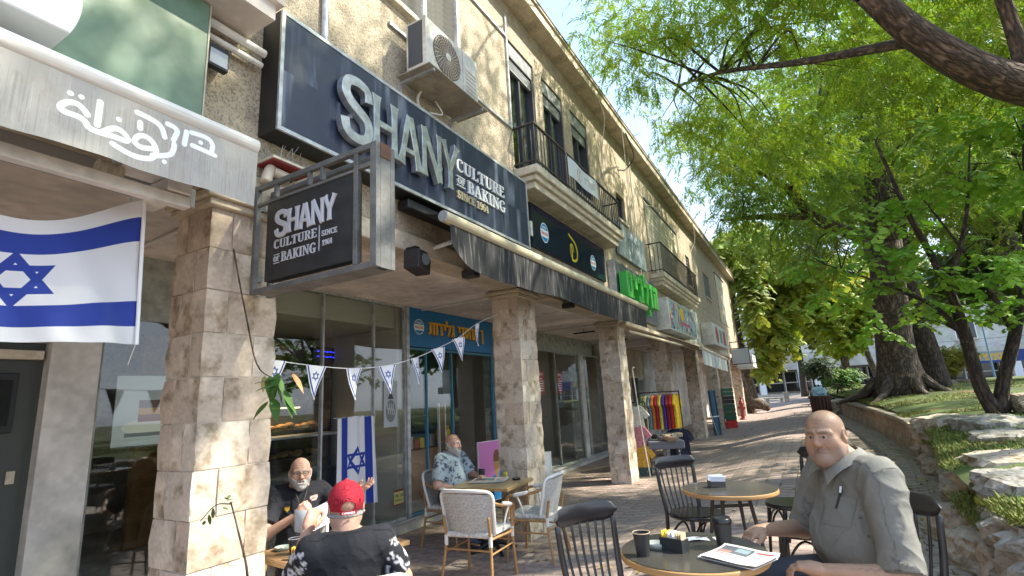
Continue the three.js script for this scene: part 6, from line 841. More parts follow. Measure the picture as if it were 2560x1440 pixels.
  for (const [n, c, x] of [['navy', [.012, .014, .03], 0], ['white and navy', [.4, .4, .42], -.1], ['dark blue', [.014, .016, .04], .1]]) hang(n + ' trousers hung low behind the clothes table', [-2.75 + x, G(-2.8, -12.2) + .8, -12.0], .5, c, gA);
  // stacked crates
  const cz = -22.4, cg = G(-2.95, cz), crate = (label, y, c) => { const o = thing('crate', label, 'crate', [-2.95, cg + y, cz], .2, 'stacked market crates'); const m = mat(c, .5); part(o, 'bottom', [bx(-.2, .2, 0, .015, -.28, .28)], m); for (const s of [-1, 1]) { for (const k of [0, 1]) part(o, 'side_slat', [bx(s * .2 - .008, s * .2 + .008, .02 + k * .14, .14 + k * .14, -.28, .28)], m); for (const k of [0, 1]) part(o, 'end_slat', [bx(-.19, .19, .02 + k * .14, .14 + k * .14, s * .28 - .008, s * .28 + .008)], m); } return o; };
  [['bright red crate at the bottom of the crate stack', [.62, .02, .02]], ['green crate second from the bottom of the stack', [.02, .10, .05]], ['green crate in the middle of the crate stack', [.02, .09, .045]], ['black crate under the topmost green crate', [.015, .018, .018]], ['dark green crate at the top of the crate stack', [.03, .13, .07]]].forEach(([l, c], i) => crate(l, i * .31, c));
  const h = thing('fire_hydrant', 'dull red fire hydrant column beyond the crates', 'hydrant', [-3.0, G(-3.0, -27), -27]); part(h, 'barrel', lathe([[.16, 0], [.16, .05], [.09, .08], [.085, .7], [.12, .72], [.12, .76], [.09, .8], [.07, .9], [0, .95]], 16), mat([.25, .03, .025], .5)); for (const s of [-1, 1]) part(h, 'outlet', [rod(V(0, .55, 0), V(s * .17, .55, 0), .05)], mat([.25, .03, .025], .5)); part(h, 'cap', lathe([[0, 1.08], [.05, 1.05], [.05, .93], [0, .93]], 10), mat([.2, .02, .02], .5));
  for (const [i, c, n] of [[0, [.05, .1, .16], 'dark blue'], [1, [.06, .15, .2], 'teal'], [2, [.04, .06, .1], 'navy']]) { const r = thing('rolled_mat', n + ' rolled mat leaning against the fifth column', 'mat', [-3.05 + i * .05, G(-3.0, -19.2), -19.3 - i * .12], 0, 'rolled mats under the arches'); part(r, 'roll', [rod(V(0, 0, .15), V(-.08, 1.5, -.1), .055, .055, 10)], mat(c, .9)); part(r, 'band', [rod(V(-.03, .6, .05), V(-.035, .64, .045), .058, .058, 10)], M.white); }
  const am = thing('awning_crank', 'white awning crank rod leaning by the third column', 'crank', [-3.08, 0.02, -10.45]); part(am, 'rod', sweep([V(0, 2.1, .1), V(.03, 1, .02), V(.09, .0, -.06)], [.011, .011], 6, 6), M.whitepaint); part(am, 'hook', sweep([V(0, 2.1, .1), V(.02, 2.16, .1), V(.05, 2.14, .1)], [.008, .008], 6, 3), M.whitepaint);
  const am2 = thing('awning_crank', 'white awning crank rod leaning by the fifth column', 'crank', [-3.06, .07, -18.4]); part(am2, 'rod', sweep([V(0, 2.0, .1), V(.03, 1, .02), V(.16, .0, -.3)], [.012, .012], 6, 6), M.whitepaint); part(am2, 'hook', sweep([V(0, 2.0, .1), V(.02, 2.06, .1), V(.05, 2.04, .1)], [.008, .008], 6, 3), M.whitepaint);
  const as = thing('folded_sign', 'white folded panel leaning behind the second column', 'panel', [-3.25, 0.0, -6.5]); part(as, 'panel', [bx(-.03, .03, .02, .95, -.14, .14, .01)], M.whitepaint); part(as, 'foot', [bx(-.05, .05, 0, .02, -.16, .16)], M.galv);
  const ws = thing('shop_header_sign', 'white header sign with thin grey drawing over the clothes shop window', 'sign', [SX + .05, 2.5, -15.4], FACE); part(ws, 'panel', tf(plate(1.7, .42, .03), {}), printed(canvasTex(256, 64, (c) => { c.fillStyle = '#c9c8c2'; c.fillRect(0, 0, 256, 64); c.strokeStyle = '#4a4a4a'; c.lineWidth = 2; for (const x of [40, 62, 84]) { c.strokeRect(x, 30, 12, 18); c.beginPath(); c.moveTo(x + 6, 30); c.lineTo(x + 6, 16); c.stroke(); } c.fillStyle = '#3c3c3c'; c.fillRect(30, 12, 90, 4); c.fillStyle = '#8aa088'; c.fillRect(120, 30, 80, 16); }), .5)); part(ws, 'trim', [bx(-.87, .87, .21, .225, -.016, .02)], M.galv);
}
// ---------------------------------------------------------------- far plaza
{
  seed(501);
  const bin = thing('litter_bin', 'round wooden slatted litter bin with a pale blue bag on top', 'bin', [.2, G(.2, -22.5), -22.5]); part(bin, 'liner', [rod(V(0, .06, 0), V(0, .78, 0), .26, .28, 20)], M.dark); for (let i = 0; i < 18; i++) { const a = i / 18 * 6.283, g = bx(-.038, .038, .04, .82, -.012, .012, .004); g.rotateX(.04); g.translate(0, 0, .3); g.rotateY(a); part(bin, 'slat', g, mat([.12, .055, .035], .7, { map: T.wood })); } part(bin, 'rim', new THREE.TorusGeometry(.31, .02, 8, 24).rotateX(FACE).translate(0, .82, 0), M.rust);
  const bag = single('plastic_bag', 'pale blue crumpled plastic bag stuffed on the litter bin', 'bag', rockGeo(.42, .34, .36, 55, 1).translate(.22, G(.2, -22.5) + .95, -22.5), phys([.35, .55, .62], .3));
  for (const [x, z, l] of [[-1.72, -44, 'short cream stone bollard in the middle of the far plaza'], [.16, -43, 'short cream stone bollard beside the litter bin line']]) { const b = thing('bollard', l, 'bollard', [x, G(x, z), z], 0, 'stone bollards at the plaza'); part(b, 'shaft', [bx(-.17, .17, 0, .62, -.17, .17, .03)], M.cream); part(b, 'cap', [bx(-.2, .2, .62, .74, -.2, .2, .04)], M.cream); }
  for (const [x0, x1, z, l] of [[-3.4, -2.0, -46, 'low cream stone bench beside the pink trunked plane tree'], [2.6, 5.0, -46, 'long low pinkish bench wall under the slender plane trees']]) { const b = thing('stone_bench', l, 'bench', [x0, G(x0, z), z]); part(b, 'seat', [bx(0, x1 - x0, .28, .4, -.3, .3, .03)], M.cream); for (const x of [.15, x1 - x0 - .25]) part(b, 'block_leg', [bx(x, x + .2, 0, .28, -.25, .25)], M.mortar); }
  // white plaza building at the street's end
  const pb = thing('plaza_building', 'white two storey modern shop building closing the far end of the street', 'building', [0, 0, -66]); const wt = mat([.62, .61, .58], .8, { map: rep(T.blotch, .1) }), dk = M.darkglass;
  part(pb, 'upper_wall', [bx(-9, 40, 4.3, 10.5, -6, 0)], wt); part(pb, 'canopy_band', [bx(-9, 40, 3.3, 4.29, -5.9, 1.2)], wt); part(pb, 'ground_wall', [bx(-9, 40, 0, 3.3, -6, -2.2)], mat([.34, .30, .25], .9)); part(pb, 'plinth', [bx(-9, 40, 0, .75, -2.19, 1.0)], M.cream);
  for (let i = 0; i < 8; i++) part(pb, 'pillar', [bx(-5 + i * 5.4, -4.4 + i * 5.4, .75, 3.3, .2, .8)], M.white);
  for (let i = 0; i < 9; i++) { const x = -7.6 + i * 5.2, w = new THREE.Group(); w.name = 'window'; pb.add(w); part(w, 'pane', [bx(x, x + 1.5, 5.2, 7.0, .005, .03)], dk); part(w, 'frame', [bx(x - .08, x, 5.1, 7.1, .004, .07), bx(x + 1.5, x + 1.58, 5.1, 7.1, .004, .07), bx(x + .7, x + .78, 5.2, 7, .031, .07)], M.white); part(w, 'sill', [bx(x - .15, x + 1.65, 5.0, 5.1, .004, .2)], M.cream); }
  for (let i = 0; i < 14; i++) { const x = -8 + i * 2.7; const w = new THREE.Group(); w.name = 'shop_window'; pb.add(w); part(w, 'pane', [bx(x + .1, x + 2.55, .95, 3.1, -2.18, -2.14)], dk); part(w, 'frame', [bx(x, x + .1, .8, 3.2, -2.18, -2.08), bx(x + .1, x + 2.55, 1.9, 2.0, -2.135, -2.08), bx(x + 1.25, x + 1.35, 2.0, 3.1, -2.135, -2.08)], M.white); }
  for (let i = 0; i < 4; i++) part(pb, 'wall_groove', [bx(-9, 40, 5.0 + i * 1.5, 5.03 + i * 1.5, .002, .006)], M.dark);
  for (const [x, c] of [[-.9, [.3, .42, .5]], [13.2, [.12, .22, .3]], [15.6, [.14, .2, .3]]]) { const f = thing('flagpole', (x < 0 ? 'pale pole beside the plaza shopfront' : x < 14 ? 'blue steel pole in front of the blue shop sign' : 'dark leaning pole past the blue shop sign'), 'pole', [x, .7, -57]); part(f, 'pole', [rod(V(0, 0, 0), V(x > 14 ? .6 : 0, 9, 0), .07, .05, 8)], mat(c, .5)); part(f, 'base', [rod(V(0, 0, 0), V(0, .2, 0), .16, .14, 10)], M.galv); }
  const bs = thing('shop_sign', 'blue shop sign with yellow Hebrew lettering across the park', 'sign', [14.4, 3.05, -58]); part(bs, 'panel', tf(plate(4.0, .95, .08), {}), printed(canvasTex(512, 122, (c) => { c.fillStyle = '#16307e'; c.fillRect(0, 0, 512, 122); c.fillStyle = '#8b8f93'; c.fillRect(0, 0, 250, 100); hebrewCanvas(c, 'קוסמטיק', 20, 88, 58, 13, '#d9a31c', .14); }), .4)); part(bs, 'post', [bx(-1.9, -1.8, -2.4, -.48, -.1, 0), bx(1.8, 1.9, -2.4, -.48, -.1, 0)], M.white);
  const kp = thing('planter', 'pale stone planter with spiky green leaves by the far shop', 'planter', [15.6, .7, -50]); part(kp, 'pot', [bx(-.6, .6, 0, .7, -.4, .4, .04)], M.cream); for (let i = 0; i < 14; i++) { const a = i * .45; part(kp, 'leaf', quadGrid(1, 4, (u, v) => [Math.cos(a) * .7 * v + (u - .5) * .08 * (1 - v), .7 + .8 * v - .5 * v * v, Math.sin(a) * .7 * v]), leafM([.12, .26, .05])); }
}
// sapling and twig by the first column
{
  seed(511);
  const tw = thing('hanging_twig', 'bent twig of broad green leaves and one dry brown leaf crossing the first column', 'plant', [-2.66, 1.85, -1.95]); const big = (p, d, l, w, m, dr) => part(tw, 'leaf', quadGrid(4, 8, (u, v) => { const a = (u - .5) * 2, ww = w * Math.sin(Math.PI * Math.pow(v, .75)) , s = V(-d.z, 0, d.x).normalize(); return [p.x + d.x * l * v + s.x * a * ww, p.y + d.y * l * v - dr * v * v + .02 * a * a * w * 4, p.z + d.z * l * v + s.z * a * ww]; }), m);
  part(tw, 'stem', sweep([V(-.62, 1.2, 0), V(-.3, .4, .02), V(-.14, .06, .02), V(0, .0, 0), V(.12, .02, -.02), V(.2, 0, -.02)], [.006, .004, .002], 6, 6), M.bark);
  const lf = leafM([.07, .16, .03], .3); for (let i = 0; i < 13; i++) big(V(rr(-.06, .05), rr(-.14, .03), rr(-.03, .03)), V(rr(-.5, .5), rr(-1, .1), rr(-.4, .4)).normalize(), rr(.1, .16), rr(.022, .032), lf, .03); big(V(-.12, .02, 0), V(-.1, -1, 0).normalize(), .1, .02, leafM([.2, .16, .06], .2), .0); big(V(.1, .02, -.02), V(.75, -.7, 0).normalize(), .14, .02, leafM([.42, .22, .1], .2), .03);
  const sp = thing('sapling', 'thin bare sapling with a few small leaves in front of the first column', 'plant', [-2.41, 0, -1.62]); const at = (x, y, z) => V(x + 2.41, y, z + 1.62); part(sp, 'stem', sweep([at(-2.41, 0, -1.62), at(-2.40, .6, -1.64), at(-2.41, .92, -1.65), at(-2.42, 1.12, -1.6), at(-2.43, 1.26, -1.56)], [.008, .007, .005, .003], 6, 6), M.barkDark); part(sp, 'stem', sweep([at(-2.43, 1.25, -1.56), at(-2.49, 1.25, -1.53), at(-2.56, 1.18, -1.5)], [.003, .002], 5, 4), M.barkDark);
  for (let i = 0; i < 8; i++) { const p = i < 3 ? at(-2.5 - .03 * i, 1.24 - .03 * i, -1.52) : at(-2.43 + rr(-.03, .03), 1.25 + rr(-.03, .03), -1.56), a = rnd() * 6.28, l = i < 2 ? .09 : .035; part(sp, 'leaf', quadGrid(2, 4, (u, v) => [p.x + (i < 3 ? -.6 : Math.cos(a)) * l * v, p.y + (i < 3 ? -.7 : .3) * l * v, p.z + Math.sin(a) * l * v * .5 + (u - .5) * .02 * Math.sin(Math.PI * v)]), leafM([.08, .14, .04], .25)); }
}

// fallen leaves on the paving
{
  seed(521); const lf = quadGrid(2, 3, (u, v) => [(u - .5) * .022 * Math.sin(Math.PI * (.1 + .8 * v)) * 2, .004 + .006 * Math.sin(u * 3 + v * 4), (v - .5) * .055]); const N = 900, im = new THREE.InstancedMesh(lf, mat([.42, .30, .14], .9, { side: THREE.DoubleSide }), N), o = new THREE.Object3D(), c = new THREE.Color();
  for (let i = 0; i < N; i++) { const z = -1.5 - 26 * Math.pow(rnd(), 1.5), e = rnd() < .45, x = e ? xw(z) - .5 * Math.pow(rnd(), 1.5) - .02 : rr(-3.1, xw(z) - .05); o.position.set(x, G(x, z) + .017, z); o.rotation.set(rr(-.2, .2), rnd() * 6.28, rr(-.2, .2)); o.scale.setScalar(rr(.6, 1.2)); o.updateMatrix(); im.setMatrixAt(i, o.matrix); const k = rr(.4, 1.2); im.setColorAt(i, c.setRGB(k, k * rr(.8, 1.2), k * rr(.6, 1))); }
  im.name = 'fallen_leaves'; im.userData.kind = 'stuff'; im.userData.label = 'scattered dry leaves on the paved street'; scene.add(im);
}
// ---------------------------------------------------------------- people
function nets(f, lo, hi, h, colour) {                    // smooth surface of f = 0 (inside negative)
  const n = [0, 1, 2].map((i) => Math.ceil((hi[i] - lo[i]) / h) + 1), [nx, ny, nz] = n, val = new Float32Array(nx * ny * nz), at = (i, j, k) => (k * ny + j) * nx + i;
  const B = 6, half = (B + 1) * h / 2, far = half * 1.733 * 1.5;   // whole blocks far from the surface are filled without sampling each node
  for (let K = 0; K < nz; K += B) for (let Jb = 0; Jb < ny; Jb += B) for (let I = 0; I < nx; I += B) {
    const m = f(lo[0] + (I + B / 2) * h, lo[1] + (Jb + B / 2) * h, lo[2] + (K + B / 2) * h), skip = Math.abs(m) > far;
    for (let k = K; k < Math.min(nz, K + B); k++) for (let j = Jb; j < Math.min(ny, Jb + B); j++) for (let i = I; i < Math.min(nx, I + B); i++) val[at(i, j, k)] = skip ? m : f(lo[0] + i * h, lo[1] + j * h, lo[2] + k * h);
  }
  const vid = new Int32Array(nx * ny * nz).fill(-1), pos = [], idx = [], E = [[0, 1], [2, 3], [4, 5], [6, 7], [0, 2], [1, 3], [4, 6], [5, 7], [0, 4], [1, 5], [2, 6], [3, 7]];
  for (let k = 0; k + 1 < nz; k++) for (let j = 0; j + 1 < ny; j++) for (let i = 0; i + 1 < nx; i++) {
    const c = [], b = at(i, j, k); let m = 0; for (let q = 0; q < 8; q++) { const v = val[b + (q & 1) + ((q >> 1) & 1) * nx + (q >> 2) * nx * ny]; c.push(v); if (v < 0) m++; } if (m === 0 || m === 8) continue;
    let x = 0, y = 0, z = 0, s = 0; for (const [a, e] of E) if ((c[a] < 0) !== (c[e] < 0)) { const t = c[a] / (c[a] - c[e]); x += (a & 1) + ((e & 1) - (a & 1)) * t; y += ((a >> 1) & 1) + (((e >> 1) & 1) - ((a >> 1) & 1)) * t; z += (a >> 2) + ((e >> 2) - (a >> 2)) * t; s++; }
    vid[b] = pos.length / 3; pos.push(lo[0] + (i + x / s) * h, lo[1] + (j + y / s) * h, lo[2] + (k + z / s) * h);
  }
  const quad = (a, b, c, d, fl) => { if (a < 0 || b < 0 || c < 0 || d < 0) return; fl ? idx.push(a, c, b, a, d, c) : idx.push(a, b, c, a, c, d); };
  for (let k = 1; k + 1 < nz; k++) for (let j = 1; j + 1 < ny; j++) for (let i = 1; i + 1 < nx; i++) {
    const b = at(i, j, k), v = val[b] < 0;
    if (v !== (val[b + 1] < 0)) quad(vid[b], vid[b - nx], vid[b - nx - nx * ny], vid[b - nx * ny], v);
    if (v !== (val[b + nx] < 0)) quad(vid[b], vid[b - nx * ny], vid[b - 1 - nx * ny], vid[b - 1], v);
    if (v !== (val[b + nx * ny] < 0)) quad(vid[b], vid[b - 1], vid[b - 1 - nx], vid[b - nx], v);
  }
  for (let i = 0; i < idx.length; i += 3) { const t = idx[i + 1]; idx[i + 1] = idx[i + 2]; idx[i + 2] = t; }
  const nor = new Float32Array(pos.length), col = new Float32Array(pos.length), e = h * .6;
  for (let i = 0; i < pos.length; i += 3) { const x = pos[i], y = pos[i + 1], z = pos[i + 2]; let a = f(x + e, y, z) - f(x - e, y, z), b = f(x, y + e, z) - f(x, y - e, z), c = f(x, y, z + e) - f(x, y, z - e); const l = Math.hypot(a, b, c) || 1; nor[i] = a / l; nor[i + 1] = b / l; nor[i + 2] = c / l; const q = colour ? colour(x, y, z) : [1, 1, 1]; col[i] = q[0]; col[i + 1] = q[1]; col[i + 2] = q[2]; }
  const g = new THREE.BufferGeometry(); g.setAttribute('position', new THREE.Float32BufferAttribute(pos, 3)); g.setAttribute('normal', new THREE.BufferAttribute(nor, 3)); g.setAttribute('color', new THREE.BufferAttribute(col, 3)); g.setIndex(idx); triUV(g); return g;
}
const smin = (a, b, k) => { const h = Math.max(0, k - Math.abs(a - b)) / k; return Math.min(a, b) - h * h * k * .25; }, smax = (a, b, k) => -smin(-a, -b, k);
function cone(a, b, r0, r1) { const [ax, ay, az] = a, dx = b[0] - ax, dy = b[1] - ay, dz = b[2] - az, L = dx * dx + dy * dy + dz * dz || 1e-9; return (x, y, z) => { const px = x - ax, py = y - ay, pz = z - az, t = Math.max(0, Math.min(1, (px * dx + py * dy + pz * dz) / L)); return Math.hypot(px - dx * t, py - dy * t, pz - dz * t) - (r0 + (r1 - r0) * t); }; }
function ell(c, r) { const m = Math.min(...r); return (x, y, z) => { const a = (x - c[0]) / r[0], b = (y - c[1]) / r[1], d = (z - c[2]) / r[2], k = Math.hypot(a, b, d), g = Math.hypot(a / r[0], b / r[1], d / r[2]); return g > 1e-6 ? k * (k - 1) / g : -m; }; }
const blend = (list, k) => (x, y, z) => { let d = 1e9; for (const f of list) d = smin(d, f(x, y, z), k); return d; };
function colGeo(gs) { return mergeGeometries(gs.map((g) => { const h = g.index ? g.toNonIndexed() : g; return h; }), false); }
// head in its own frame: face towards +z, middle of the head at the origin
function headSDF(o) {
  const w = o.w || 1, j = o.jaw || 1;
  const base = blend([ell([0, .032, -.012], [.077 * w, .086, .097]), ell([0, -.028, .028], [.063 * w, .085, .064]), cone([.046 * w, -.058, -.005], [.012, -.1, .058], .032 * j, .026 * j), cone([-.046 * w, -.058, -.005], [-.012, -.1, .058], .032 * j, .026 * j), ell([0, -.1, .064], [.024 * j, .021, .021]), ell([.043 * w, -.03, .056], [.028 * j, .03, .026]), ell([-.043 * w, -.03, .056], [.028 * j, .03, .026]), ...(o.fat ? [ell([0, -.115, .02], [.062, .035, .055]), ell([.05, -.075, .03], [.032, .04, .035]), ell([-.05, -.075, .03], [.032, .04, .035])] : [])], .03);
  const brow = blend([cone([.012, .025, .088], [.05 * w, .02, .069], .0105, .0095), cone([-.012, .025, .088], [-.05 * w, .02, .069], .0105, .0095)], .01);
  const nose = blend([cone([0, .014, .089], [0, -.022, .108], .0085, .012 * (o.nose || 1)), ell([0, -.03, .106], [.014, .0115, .013]), ell([.0125, -.034, .096], [.008, .008, .011]), ell([-.0125, -.034, .096], [.008, .008, .011])], .012);
  const sock = [ell([.031, .003, .101], [.02, .0125, .02]), ell([-.031, .003, .101], [.02, .0125, .02])], ball = [ell([.031, .002, .0745], [.0135, .0125, .0135]), ell([-.031, .002, .0745], [.0135, .0125, .0135])];
  const lid = [cone([.017, .0075, .085], [.046, .0055, .0755], .0062, .0058), cone([-.017, .0075, .085], [-.046, .0055, .0755], .0062, .0058), cone([.018, -.0075, .0835], [.044, -.007, .0755], .0058, .0052), cone([-.018, -.0075, .0835], [-.044, -.007, .0755], .0058, .0052)];
  const lips = blend([cone([-.022, -.0685, .0855], [0, -.0605, .0945], .004, .0058), cone([.022, -.0685, .0855], [0, -.0605, .0945], .004, .0058), cone([-.017, -.0695, .087], [.017, -.0695, .087], .0055, .0055), ell([0, -.07, .09], [.014, .006, .006])], .006), slit = blend([cone([-.025, -.07, .092], [0, -.0655, .097], .0022, .0022), cone([.025, -.07, .092], [0, -.0655, .097], .0022, .0022)], .003);
  const ear = (s) => { const a = ell([s * .079 * w, -.002, -.012], [.0105, .033, .021]), b = ell([s * .087 * w, .004, -.008], [.007, .02, .011]), l = ell([s * .076 * w, -.031, -.006], [.008, .012, .01]); return (x, y, z) => smax(smin(a(x, y, z), l(x, y, z), .01), -b(x, y, z), .006); }, eL = ear(1), eR = ear(-1), fold = [cone([.024, -.028, .098], [.036, -.06, .085], .003, .0025), cone([-.024, -.028, .098], [-.036, -.06, .085], .003, .0025)];
  const wr = o.fine || o.beard ? [[.05, .052], [.046, .066], [.04, .08]].map(([w2, y2]) => cone([-w2, y2 - .004, .086 - (y2 - .05) * .6], [w2, y2 - .004, .086 - (y2 - .05) * .6], .0022, .0022)) : [], bag = [cone([.018, -.014, .084], [.045, -.012, .074], .0042, .0035), cone([-.018, -.014, .084], [-.045, -.012, .074], .0042, .0035)], neck = cone([0, -.07, -.03], [0, -.2, -.05], (o.neck || .054), (o.neck || .054) * 1.12);
  return (x, y, z) => {
    let d = base(x, y, z); d = smin(d, neck(x, y, z), .03);
    if (z > .03 && y > .04) for (const q of wr) d = smax(d, -q(x, y, z), .006);
    if (z > .03 && y < .06) { d = smin(d, brow(x, y, z), .016); d = smax(d, -sock[0](x, y, z), .014); d = smax(d, -sock[1](x, y, z), .014); for (const l of lid) d = smin(d, l(x, y, z), .006); for (const l of bag) d = smin(d, l(x, y, z), .006); d = Math.min(d, ball[0](x, y, z), ball[1](x, y, z)); d = smin(d, nose(x, y, z), .009); d = smin(d, lips(x, y, z), .005); d = smax(d, -slit(x, y, z), .003); for (const q of fold) d = smax(d, -q(x, y, z), .006); }
    return Math.min(smin(d, eL(x, y, z), .006), smin(d, eR(x, y, z), .006));
  };
}
function headColour(o) {
  return (x, y, z) => {
    const s = o.skin, ax = Math.abs(x), n = .8 + .3 * fbm(x * 40 + 9, y * 40, z * 40, 3) + .16 * (fbm(x * 160, y * 160, z * 160, 2) - .5); let c = s.map((v) => v * n);
    const mix = (t, k) => { c = c.map((v, i) => v + (t[i] - v) * k); };
    if (z > .03) { mix([s[0] * 1.02, s[1] * .82, s[2] * .78], .5 * Math.exp(-((x / .02) ** 2 + ((y + .03) / .016) ** 2)) + .35 * Math.exp(-(((ax - .045) / .02) ** 2 + ((y + .03) / .02) ** 2)));
      const ld = ((x / .024) ** 2 + ((y + .0655) / .0085) ** 2); if (ld < 1.3 && z > .075) mix([s[0] * .82, s[1] * .56, s[2] * .52], .7);
      const ex = ax - .031, ey = y - .002, ed = Math.hypot(ex, ey, z - .0745); if (ed < .0146 && z > .078) { c = [.36, .31, .28]; if (Math.hypot(ex, ey) < .0066) c = [.03, .02, .015]; }
      if (o.brows && y > .016 && y < .03 && ax > .01 && ax < .05 && z > .06) mix(o.brows, .75 * (noise(x * 400, y * 300, z * 200) * .5 + .5)); }
    if (o.stubble && y < -.035 && z > -.02) mix(o.stubble, .45 * sst(-.035, -.06, y)); return c;
  };
}
// hand: wrist w, direction d towards the fingers, palm normal n, thumb on the side t; curl per joint
function handSDF(w, d, n, t, curl, spread = 0) {
  const W = V(...w), Dv = V(...d).normalize(), N = V(...n).sub(Dv.clone().multiplyScalar(V(...n).dot(Dv))).normalize(), S = V(...t).sub(Dv.clone().multiplyScalar(V(...t).dot(Dv))).normalize(), P = (a, b, c) => W.clone().addScaledVector(Dv, a).addScaledVector(S, b).addScaledVector(N, c), A = (v) => [v.x, v.y, v.z], L = [];
  L.push(cone(w, A(P(.045, 0, 0)), .026, .03)); for (const b of [-.026, -.009, .009, .026]) L.push(cone(A(P(.02, b * .7, 0)), A(P(.088, b, 0)), .0155, .0135));
  const palm = blend(L, .02), fingers = [[.026, .068, .0088], [.009, .078, .009], [-.009, .072, .0086], [-.026, .056, .0078]].map(([b, l, r], i) => { let p = P(.088, b, 0), a = 0, out = []; const sp = spread * b * 9; for (let k = 0; k < 3; k++) { a += curl * (k ? 1.1 : .8) * (1 + .06 * i); const q = p.clone().addScaledVector(Dv, Math.cos(a) * l * [.45, .32, .25][k]).addScaledVector(N, Math.sin(a) * l * [.45, .32, .25][k]).addScaledVector(S, sp * l * .4); out.push(cone(A(p), A(q), r * (1 - .08 * k), r * (.93 - .09 * k))); p = q; } return blend(out, .004); });
  const t0 = P(.025, .022, .006), t1 = P(.055, .044 + spread * .01, .012), t2 = P(.085, .05 + spread * .02, .012 + .02 * Math.sin(curl)), t3 = P(.105, .047 + spread * .025, .014 + .03 * Math.sin(curl)), th = blend([cone(A(t0), A(t1), .016, .0125), cone(A(t1), A(t2), .0122, .0105), cone(A(t2), A(t3), .0105, .008)], .006);
  const f = (x, y, z) => { let v = palm(x, y, z); for (const q of fingers) v = smin(v, q(x, y, z), .006); return smin(v, th(x, y, z), .008); };
  const m = A(P(.08, 0, 0)), R = .135; return { f, lo: m.map((v) => v - R), hi: m.map((v) => v + R) };
}
function person(label, p, yaw, o) {
  const man = thing('person', label, 'person', p, yaw), J = o.j, b = o.big || 0;
  const skinM = phys([1, 1, 1], .5, { vertexColors: true, sheen: .25, bumpMap: rep(T.fine, 14), bumpScale: .0012 });
  const side = (s) => (s > 0 ? 'L' : 'R');
  // body below the head: torso, arms and legs
  const torso = [ell([0, .57, .0], [.165 + .03 * b, .12, .145 + .02 * b]), ell([0, .72, .02 + .035 * b], [.15 + .05 * b, .17, .125 + .06 * b]), ell([0, .89, J.chest[2]], [.165 + .03 * b, .17, .115 + .03 * b]), cone([-.15, J.sh[1], J.sh[2]], [.15, J.sh[1], J.sh[2]], .06 + .012 * b, .06 + .012 * b), cone([0, J.sh[1], J.sh[2]], [J.neck[0], J.neck[1], J.neck[2]], .075, .058)];
  const arms = [], legs = [], upperArm = [];
  for (const s of [1, -1]) { const k = side(s), S = [s * J.shw, J.sh[1] - .01, J.sh[2]]; upperArm.push(cone(S, J['e' + k], .056 + .008 * b, .045 + .006 * b)); arms.push(cone(S, J['e' + k], .05 + .006 * b, .042 + .004 * b), cone(J['e' + k], J['w' + k], .043 + .005 * b, .027 + .002 * b)); legs.push(cone([s * .085, .56, .0], J['k' + k], .085 + .015 * b, .062), cone(J['k' + k], J['a' + k], .058, .04), cone(J['a' + k], [J['a' + k][0], J['a' + k][1] - .03, J['a' + k][2] + .14], .038, .03)); }
  const shrink = (f, q) => (x, y, z) => f(x, y, z) + q, T0 = blend(torso, .07), A0 = blend(arms, .03), L0 = blend(legs, .05);
  const skinC = (x, y, z) => { const n = .9 + .2 * fbm(x * 25, y * 25, z * 25, 3); return o.skin.map((v) => v * n); };
  const bodyF = (x, y, z) => smin(smin(T0(x, y, z) + .012, A0(x, y, z), .03), L0(x, y, z) + .012, .05);
  const geos = [nets(bodyF, [-.62, 0, -.35], [.62, 1.2, .85], .0145, skinC)];
  // head
  const H = new THREE.Matrix4().compose(V(...J.head), new THREE.Quaternion().setFromEuler(new THREE.Euler(o.tilt || 0, o.turn || 0, o.lean || 0, 'YXZ')), V(1, 1, 1).multiplyScalar(o.hs || 1));
  const hf = headSDF(o), hg = nets(hf, [-.12, -.2, -.13], [.12, .14, .14], o.fine ? .0036 : .0048, headColour(o)); hg.applyMatrix4(H); geos.push(hg);
  for (const s of ['L', 'R']) { const h = o.hands[s]; if (!h) continue; const q = handSDF(J['w' + s], h.d, h.n, h.t, h.curl, h.spread || 0); geos.push(nets(q.f, q.lo, q.hi, .005, skinC)); }
  part(man, 'body', colGeo(geos), skinM);
  // clothes
  const ridge = (n) => Math.pow(1 - Math.abs(2 * n - 1), 6), fold = (x, y, z) => (o.fine ? .010 : .006) * ridge(noise(x * 5 + y * 3.5 + 11, y * 6.5 - x * 2.5, z * 5)) + (o.fine ? .007 : .004) * ridge(noise(x * 10 - y * 6 + 31, y * 7 + x * 6, z * 10)) + .006 * (fbm(x * 9 + 3, y * 16, z * 9, 3) - .5) + .012 * (noise(x * 7, y * 9 + x * 4, z * 7) - .5) * (o.wrinkle || .6);
  const slv = o.sleeve, U = upperArm.map((f, i) => { const s = i ? 'R' : 'L', S = V((i ? -1 : 1) * J.shw, J.sh[1], J.sh[2]), E2 = V(...J['e' + s]), dir = E2.clone().sub(S), L2 = dir.length(); dir.normalize(); return (x, y, z) => { const t = ((x - S.x) * dir.x + (y - S.y) * dir.y + (z - S.z) * dir.z) / L2, q = f(x, y, z) - .012 - .016 * Math.max(0, t); return smax(q, (t - slv) * L2, .008); }; });
  const neckCut = (x, y, z) => { const q = Math.hypot(x - J.neck[0] * .8, (z - J.neck[2] - .012) * .9) - .076; return smax(y - (J.sh[1] + .055 + (o.collar ? .02 : 0)) + (z - J.neck[2]) * .35, -1, .01) > 0 ? Math.max(.0, 1) * Math.max(y - (J.sh[1] + .055), .0) : -1; };
